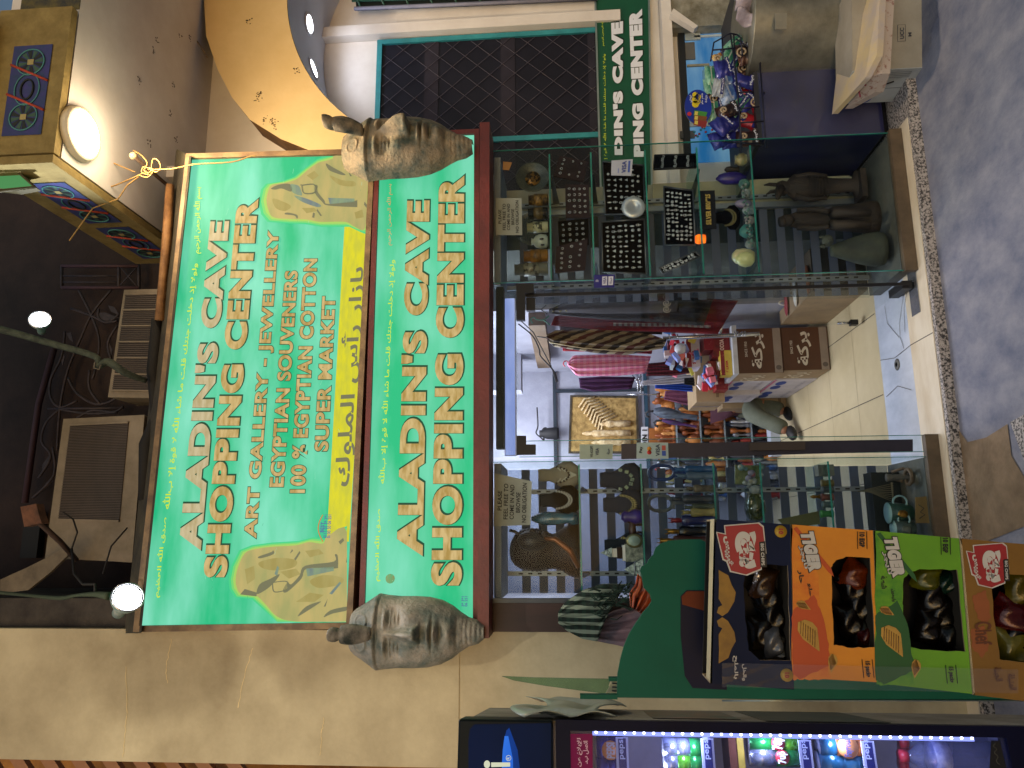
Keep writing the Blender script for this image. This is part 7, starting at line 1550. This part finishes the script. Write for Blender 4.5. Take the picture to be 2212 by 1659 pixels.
def g_yel(g):
    logo(g, 2088, 1176, .86)
    splash(g, [(2100, 1285), (2130, 1275), (2140, 1330), (2130, 1350), (2110, 1335)], mat('rust_potato', '8a4a20', .6), .001, 5); splash(g, [(2096, 1360), (2126, 1350), (2136, 1400), (2120, 1420), (2100, 1400)], mat('rust_potato', '8a4a20', .6), .001, 6)
    tx_(g, "Chef", (2142, 1392), (2140, 1342), (2104, 1344), (2106, 1394), mat('brown_script', '5a2c10', .6), .02)
    tx_(g, "الجبنة", (2166, 1470), (2160, 1440), (2142, 1442), (2146, 1472), mat('brown_script', '5a2c10', .6), .02, True); tx_(g, "المتبلة", (2196, 1490), (2190, 1455), (2172, 1456), (2176, 1490), mat('brown_script', '5a2c10', .6), .02, True)
oc = mat('orange_card', 'cc8212', .5, c2='bc720e', scale=5, coat=.2); od = mat('orange_red_ink', 'b04412', .5, var=.15); om = mat('orange_mid_ink', 'bc5a12', .55, c2='cc7c12', scale=20)
gc_ = mat('lime_card', '5c9410', .5, c2='4f8410', scale=5, coat=.2); gd = mat('deep_green_ink', '125022', .5, var=.15); gmn = mat('mid_green_ink', '2c7018', .55, c2='5c9410', scale=20); yc = mat('mustard_card', '7c5812', .6, c2='6a480c', scale=4)
chipbox([(1534, 1476), (1543, 1121), (1706.5, 1133), (1715.5, 1490)], [(1607, 1260), (1612, 1232), (1640, 1218), (1702, 1222), (1708, 1428), (1640, 1425), (1618, 1405), (1610, 1340)], navy_i, 'navy blue chip carton with red logo and gold moustaches, topmost on the stand', g_blue, [(1650, 1260, 34, 22, '5a3a1c', 20), (1668, 1385, 30, 20, '9aa0ac', -10)], 31)
chipbox([(1716, 1463), (1707.5, 1133), (1885.5, 1146), (1898.5, 1474)], [(1796, 1226), (1802, 1213), (1826, 1203), (1880, 1206), (1890, 1399), (1832, 1399), (1802, 1393), (1797, 1306)], oc, 'orange chip carton with big TIGER letters, second from the top', tiger(1709, 1136, od, om, 0, ("حار", "حلو")), [(1846, 1242, 30, 26, 'a8440c', 30), (1868, 1380, 26, 18, '6a1c14', -15)], 32)
chipbox([(1900, 1476), (1887, 1146), (2071.5, 1163), (2100.5, 1499)], [(1952, 1249), (1966, 1236), (1992, 1229), (2068, 1231), (2086, 1408), (1992, 1404), (1959, 1396), (1949, 1319)], gc_, 'lime green chip carton with big TIGER letters, third from the top', tiger(1889, 1148, gd, gmn, 0, ("شطة", "وليمون")), [(2000, 1246, 28, 26, '8a8c14', 20), (2040, 1258, 20, 24, '1c4c3c', -20)], 33)
chipbox([(2102, 1501), (2073, 1163), (2262, 1180), (2290, 1524)], [(2142, 1260), (2150, 1243), (2180, 1240), (2250, 1246), (2262, 1430), (2200, 1430), (2160, 1425), (2147, 1330)], yc, 'mustard chip carton with the red logo, lowest visible on the green stand', g_yel, [(2200, 1262, 40, 28, '8c7c14', 0), (2190, 1330, 32, 40, '7a1418', 25), (2185, 1405, 44, 30, 'a8a03c', 0)], 34)
b = MB()
def wrap(u, v): return P(1560+640*v, 1432+52*u+14*v-.0*u, YF-.008-.004*abs(math.sin(v*23+u*5)))
b.grid(wrap, 8, 60, glassmat('clear_wrap', (.97, .97, .98), 1.3, .04, (.6, .6, .7))); b.build('clear_plastic', label='clear plastic film hanging over the left ends of the chip cartons', cat='plastic film')
# ============================================================ DRINKS COOLER
O = P(992, 1552, 2.2); th = R(9); ux = Vector((-math.cos(th), -math.sin(th), 0)); bk = Vector((-math.sin(th), math.cos(th), 0)); nF = -bk; UP = Vector((0, 0, 1))
F = lambda x, y, d=0.0: PN(x, y, O+bk*d, nF)
HT = O.z; LW = .62
t = thing('drinks_cooler', O, 'dark blue glass door drinks cooler with a white light strip at the lower left', 'cooler')
nvy = mat('cooler_navy', '0a0d2a', .45, c2='080a20', scale=4, spec=.12); blk = mat('cooler_bezel', '0c1418', .45, spec=.15); sidem = mat('cooler_side', '8a8478', .7, c2='5c5244', scale=4, contrast=(.3, .6), bump=.2)
inner = mat('cooler_white', '8a93b8', .4)
def cbox(mb, u0, u1, d0, d1, z0, z1, M):
    a = [O+ux*u+bk*d+UP*(z-O.z) for d in (d0, d1) for (u, z) in ((u0, z0), (u1, z0), (u1, z1), (u0, z1))]
    mb.hexa(a[:4][::-1], a[4:][::-1], M)
zh = F(1200, 1552).z; zb_ = F(2165, 1552).z; zg1 = F(1232, 1584).z; zled = F(1279, 1590).z
ug = (F(1500, 1583)-O).dot(ux)
b = MB(); cbox(b, .004, .010, .03, .60, ZS, HT-.02, sidem); b.build('side_panel', t)
b = MB(); cbox(b, .011, LW, .55, .60, ZS, HT-.02, inner); cbox(b, .011, .02, .05, .55, ZS, HT-.05, inner); cbox(b, .011, LW, .05, .55, zb_-.06, zb_-.03, inner); cbox(b, .011, LW, .05, .55, zh, zh+.02, inner); b.build('cabinet', t)
b = MB(); cbox(b, 0, LW, -.015, .10, zh+.008, HT, blk); b.build('header', t, bevel=.006)
b = MB(); cbox(b, 0, ug, 0, .045, zb_-.1, zh, nvy); cbox(b, ug, LW, 0, .045, zb_-.1, zb_, nvy); cbox(b, ug, LW, 0, .045, zg1, zh, nvy); b.build('door_frame', t)
b = MB(); cbox(b, ug, LW, .012, .016, zb_, zg1, glassmat('cooler_glass', (.86, .88, 1.0), .25, .05, (.25, .28, .45))); b.build('door_glass', t)
b = MB(); fp = lambda pts, o=.0: [F(x, y, -.0165-o) for x, y in pts]
b.sheet(fp([(1012, 1800), (1012, 1600), (1015, 1575), (1025, 1565), (1190, 1562), (1190, 1800)]), glow('header_blue', '04142e', .6, '051a40', 3))
b.sheet(fp([(1080, 1800), (1088, 1600), (1094, 1578), (1100, 1572), (1118, 1620), (1140, 1800)], .001), glow('header_blue_mid', '0a3a8c', .9, '082f70', 5)); b.sheet(fp([(1076, 1800), (1086, 1620), (1090, 1590), (1098, 1590), (1108, 1640), (1112, 1800)], .002), glow('header_blue_beam', '2f74e0', 1.0, '1f5cc8', 6)); b.build('header_print', t)
b = MB(); wg = glow('header_white', 'd8dcc0', .9); a = F(1052, 1651, -.021)
b.sheet([a+ux*(.0095*math.cos(i*.35))+UP*(.0085*math.sin(i*.35)) for i in range(18)], wg); b.sheet(fp([(1061, 1657), (1102, 1656), (1102, 1647), (1061, 1647)], .004), wg)
a = F(1098.5, 1637.5, -.021); b.tube([a+ux*(.0065*math.cos(i*.4))+UP*(.0065*math.sin(i*.4)) for i in range(17)], .0008, wg, n=4); lettering(b, "R", fp([(1101, 1640), (1101, 1635), (1095, 1635), (1095, 1640)], .004), wg, .02); b.build('header_lettering', t)
b = MB(); b.sheet([F(x, y, .010) for x, y in ((1232, 1760), (1232, 1585), (1280, 1585), (1281, 1760))], glow('pink_label', '8a1c4a', .5, '741840', 6))
wi = flat('d8b8c8', .5)
lettering(b, "للإبلاغ عن الأعطال", [F(x, y, .008) for x, y in ((1258, 1712), (1258, 1594), (1244, 1594), (1244, 1712))], wi, .03, True); lettering(b, "اتصل بـ", [F(x, y, .008) for x, y in ((1272, 1650), (1272, 1600), (1260, 1600), (1260, 1650))], wi, .03, True); b.build('pink_sticker', t)
ls = MB(); u_l = (F(1700, 1588, .03)-O).dot(ux); 
zt_ = F(1280, 1588, .03).z; zb2 = F(2102, 1588, .03).z
cbox(ls, u_l-.008, u_l+.008, .028, .036, zb2, zt_, glow('led_tube', '98a4f4', 1.7)); ls.build('light_strip', t)
ls = MB(); z = zt_-.01
while z > zb2: a = O+ux*u_l+bk*.026+UP*(z-O.z); ls.ball(a, .0036, glow('led_dot', 'f4f6ff', 12), 6, 4); z -= .0262
ls.build('light_dots', t)
cooler_light = lamp('POINT', O+ux*(u_l+.10)+bk*.08+UP*(F(1400, 1640, .08).z-O.z), 1.2, (.70, .75, 1.0), .03)
for xx_ in (1480, 1660, 1820, 1930): lamp('POINT', F(xx_, 1600, .035), (1.8 if xx_ < 1900 else .7), (.70, .75, 1.0), .02)
rails = [1346, 1531, 1742, 1878]
for k, x in enumerate(rails):
    z = F(x, 1610, .05).z
    b = MB(); cbox(b, .03, LW, .06, .54, z-.006, z, inner); b.build('shelf', t)
    b = MB(); cbox(b, .045, LW, .052, .058, z-.014, z+.020, mat('rail_white', 'b8c0e0', .4)); cbox(b, .048, LW, .050, .0515, z-.008, z+.013, mat('rail_navy', '0c1c6a', .4)); b.build('price_rail', t)
    b = MB(); a = F(x, 1640, .0488); w_ = .020
    lettering(b, "pepsi", [a+ux*.0+UP*-.006, a-ux*.055+UP*-.006, a-ux*.055+UP*.012, a+UP*.012], flat('b8c4e8'), .02, out=.002); b.build('rail_lettering', t)
def cyl(name, x1, y, x0, r, mats_, label, cat, cap=None, txt_=None, d=.10, lift=0, grp='drinks in the cooler'):
    base = F(x1, y, d); h = F(x0, y, d).z-base.z; tt = thing(name, base, label, cat, grp); b = MB(); n = len(mats_)
    for i, M in enumerate(mats_): b.lathe(base, [(r*(1 if 0 < i or True else .9), h*i/n), (r, h*(i+1)/n)], M, 20)
    b.lathe(base, [(r*.86, h), (r*.86, h+.002)], silver, 20); b.build('can', tt)
    if txt_:
        g = MB(); a = base+nF*(r+.002); s_, c_, z0, z1, w_ = txt_
        g.lathe(a+UP*(h*(z0+z1)/2), [(0, .0015), (w_*.62, .0015), (w_*.62, -.002)], flat('a82a34', .4) if s_ == '7up' else flat('d89050', .4), 18, rot=Matrix.Rotation(th, 3, 'Z') @ rx)
        lettering(g, s_, [a-ux*w_*-.5+UP*h*z0, a-ux*w_*.5+UP*h*z0, a-ux*w_*.5+UP*h*z1, a-ux*w_*-.5+UP*h*z1], flat(c_), .04, out=.004); g.build('print', tt)
    return tt
cg = mat('can_green', '1c8a3c', .25, .5, coat=.3); cgl = mat('can_lime', '5cae2c', .25, .5, coat=.3); cs_ = mat('can_silver', 'a8b0c4', .25, .8); cb_ = mat('can_blue', '1a2aa0', .25, .4, coat=.3); ct = mat('can_teal', '1f5a78', .25, .4, coat=.3); co_ = mat('can_orange', 'd07a3a', .25, .3, coat=.3)
cyl('soda_bottle', 1340, 1618, 1288, .034, [cb_, cb_], 'blue bottle with a round logo on the top cooler shelf', 'bottle', txt_=('PEPSI', 'c8ccd8', .25, .6, .04))
cyl('soda_bottle', 1340, 1655, 1288, .034, [cb_, cb_], 'second blue bottle further left on the top cooler shelf', 'bottle')
cyl('drink_can', 1517, 1616, 1432, .027, [cg, cs_, cs_], 'silver and green can on the second cooler shelf', 'can'); cyl('drink_can', 1517, 1648, 1435, .027, [cg, cgl, cs_], 'green and silver can beside it, further left on the second shelf', 'can')
cyl('drink_can', 1729, 1604, 1616, .027, [cgl, cg], 'lime and green can with red circle on the third cooler shelf', 'can', txt_=('7up', 'dfe8dc', .35, .6, .03)); cyl('drink_can', 1729, 1634, 1618, .027, [cg, cs_], 'silver topped green can on the third cooler shelf', 'can', txt_=('7up', 'dfe8dc', .3, .5, .03))
cyl('drink_can', 1868, 1612, 1765, .036, [co_, co_, ct], 'orange and blue can with dark letters on the fourth cooler shelf', 'can', txt_=('Fayrouz', '2c2a50', .35, .55, .045))
cyl('drink_can', 1868, 1650, 1765, .036, [ct, ct], 'dark teal can left of the orange and blue one', 'can')
b = MB(); a = F(1606, 1625, .10); cbox(b, (a-O).dot(ux)-.06, (a-O).dot(ux)+.06, .09, .2, a.z, F(1574, 1625, .10).z, mat('choc_box', '6a3c2c', .4)); cbox(b, (a-O).dot(ux)-.06, (a-O).dot(ux)+.06, .088, .0895, a.z, a.z+.018, flat('b8a03a', .5)); b.build('chocolate_box', label='brown and yellow chocolate box lying above the green cans in the cooler', cat='box')
wgl = glassmat('bottle_clear', (.80, .84, .98), 1.6, .16, (.45, .50, .75))
for k, (y, dd, lb) in enumerate(((1605, .20, 'clear water bottle at the back of the bottom cooler shelf'), (1637, .12, 'clear water bottle with a red cap nearest the cooler glass'), (1620, .30, 'clear water bottle deepest in the cooler'), (1655, .22, 'clear water bottle at the left edge of the picture'))):
    base = F(2168, y, dd); h = F(1960, y, dd).z-base.z; tt = thing('water_bottle', base, lb, 'bottle', 'water bottles in the cooler'); r = .042; b = MB()
    prof = [(r*.9, 0), (r, .01)]+[(r-(.003 if i % 2 else 0), h*(.05+.5*i/12)) for i in range(13)]+[(r, h*.62), (r*1.0, h*.78), (r*.7, h*.9), (r*.34, h*.97), (r*.34, h)]
    b.lathe(base, prof, wgl, 18); b.build('bottle', tt); b = MB(); b.lathe(base, [(r*.42, h+.001), (r*.42, h+.022)], flat('b82a3a', .35), 14); b.build('cap', tt)
    b = MB(); b.lathe(base, [(r*1.03, h*.60), (r*1.03, h*.76)], mat('bottle_label', '8088c0', .4, c2='c0c4e0', scale=30), 18); b.build('label_band', tt)
b = MB(); b.sheet([F(x, y, .009) for x, y in ((2137, 1668), (2141, 1600), (2160, 1600), (2176, 1668))], flat('0a0a0e', .4)); b.tube([F(x, y, .008) for x, y in ((2150, 1606), (2146, 1612), (2153, 1618), (2148, 1626), (2156, 1634), (2152, 1644), (2160, 1652))], .001, flat('4a4638'), n=4); b.build('black_sticker', t)
# dust, plastic drape and old posters on the cooler side
b = MB(); SP = lambda x, y: PN(x, y, O+ux*.003, Vector((ux.x, ux.y, 0)))
def dr(u, v):
    p = O+ux*(-.004-.018*abs(math.sin(u*5+v*6))-.012*u)+bk*(.02+.60*u)+UP*(-.18-.26*v+.05*math.sin(u*7)); return p
b.grid(dr, 24, 14, mat('draped_plastic', 'a0a49a', .4, c2='7c8a7c', scale=5, bump=.2, coat=.3)); b.build('plastic_sheet', label='pale plastic sheet draped over the side of the drinks cooler', cat='sheet', solid=.002)
b = MB()
for (d0, d1, z0, z1, M) in ((.15, .5, -.80, -.55, mat('torn_poster', '7a5a48', .7, c2='4c5a4c', scale=7)), (.1, .55, -1.2, -.86, mat('torn_poster2', '4c4638', .7, c2='2f3a30', scale=5))): cbox(b, .001, .0025, d0, d1, O.z+z0, O.z+z1, M)
b.build('old_poster', t)

# street lamp above and behind the viewer, outside the picture
t = thing('street_lamp', (-.3, .6, 5.2), 'warm street lamp head above the lane, outside the picture', 'street lamp')
MB().box((-.3, .6, 5.25), (.34, .2, .09), mat('lamp_head', '4a4a48', .5)).build('head', t); MB().box((-.3, .6, 5.198), (.26, .14, .008), glow('street_lens', 'ffdca0', 6)).build('lens', t)
q = lamp('SPOT', (-.3, .6, 5.18), 200, (1, .90, .72), .05, spot=44); q.rotation_euler = (Vector((-.85, 3.6, 2.7))-Vector((-.3, .6, 5.18))).to_track_quat('-Z', 'Y').to_euler()

# unseen boards added outside the picture to cast shadows on the left wall
SL = Vector((-.3, .6, 5.18))
def between(x, y, f): return SL.lerp(P(x, y, 3.6), f)
t = thing('shadow_disc_board', between(345, 1425, .42), 'round board added outside the picture to cast a shadow on the wall', 'sign')
c = between(345, 1425, .42); b = MB(); b.lathe(c, [(0, .01), (.115, .01), (.115, 0), (0, 0)], mat('plain_board', '6a6258', .8), 32, rot=rx, sy=1.5); b.tube([c+Vector((0, 0, .15)), c+Vector((0, 0, .8))], .006, mat('plain_board', '6a6258', .8)); b.build('board', t)
t = thing('shadow_step_board', between(520, 1400, .42), 'stepped board added outside the picture, shaped to shadow the left wall', 'sign')
b = MB(); b.plate([between(x, y, .42) for x, y in ((560, 1365), (1000, 1365), (1000, 1400), (930, 1455), (700, 1440), (690, 1500), (610, 1500), (600, 1425), (560, 1420))], (0, -.01, 0), mat('plain_board', '6a6258', .8)); b.build('board', t)
# detail pieces hang below the part they sit on
MAIN = ('box', 'body', 'board', 'face', 'foil', 'can', 'card', 'sheet', 'plate', 'paper', 'ring', 'blanket', 'bottle', 'pane', 'housing', 'velvet', 'bust', 'case', 'door_frame', 'header', 'border')
SUB = ('print', 'lettering', 'label_band', 'scrawl', 'dial', 'emblem', 'lens', 'diffuser', 'necklace', 'studs', 'painted_band', 'embroidery', 'woven_panel', 'carving', 'header_print', 'header_lettering', 'sticker', 'ticket', 'painted_panel', 'bolt', 'fringe', 'trim', 'cord', 'inside', 'label_plate', 'pink_sticker')
base_ = lambda o: o.name.split('.')[0]
for o in list(COL.objects):
    if o.type != 'EMPTY' or 'category' not in o: continue
    ch = [c for c in o.children]; mains = [c for c in ch if base_(c) in MAIN]
    if not mains: continue
    for c in ch:
        if base_(c) in SUB:
            m_ = mains[0]
            if base_(c).startswith('header'): m_ = next((x for x in ch if base_(x) == 'header'), mains[0])
            if base_(c) == 'lettering': m_ = next((x for x in mains if base_(x) in ('face', 'board', 'plate', 'paper')), mains[0])
            c.parent = m_
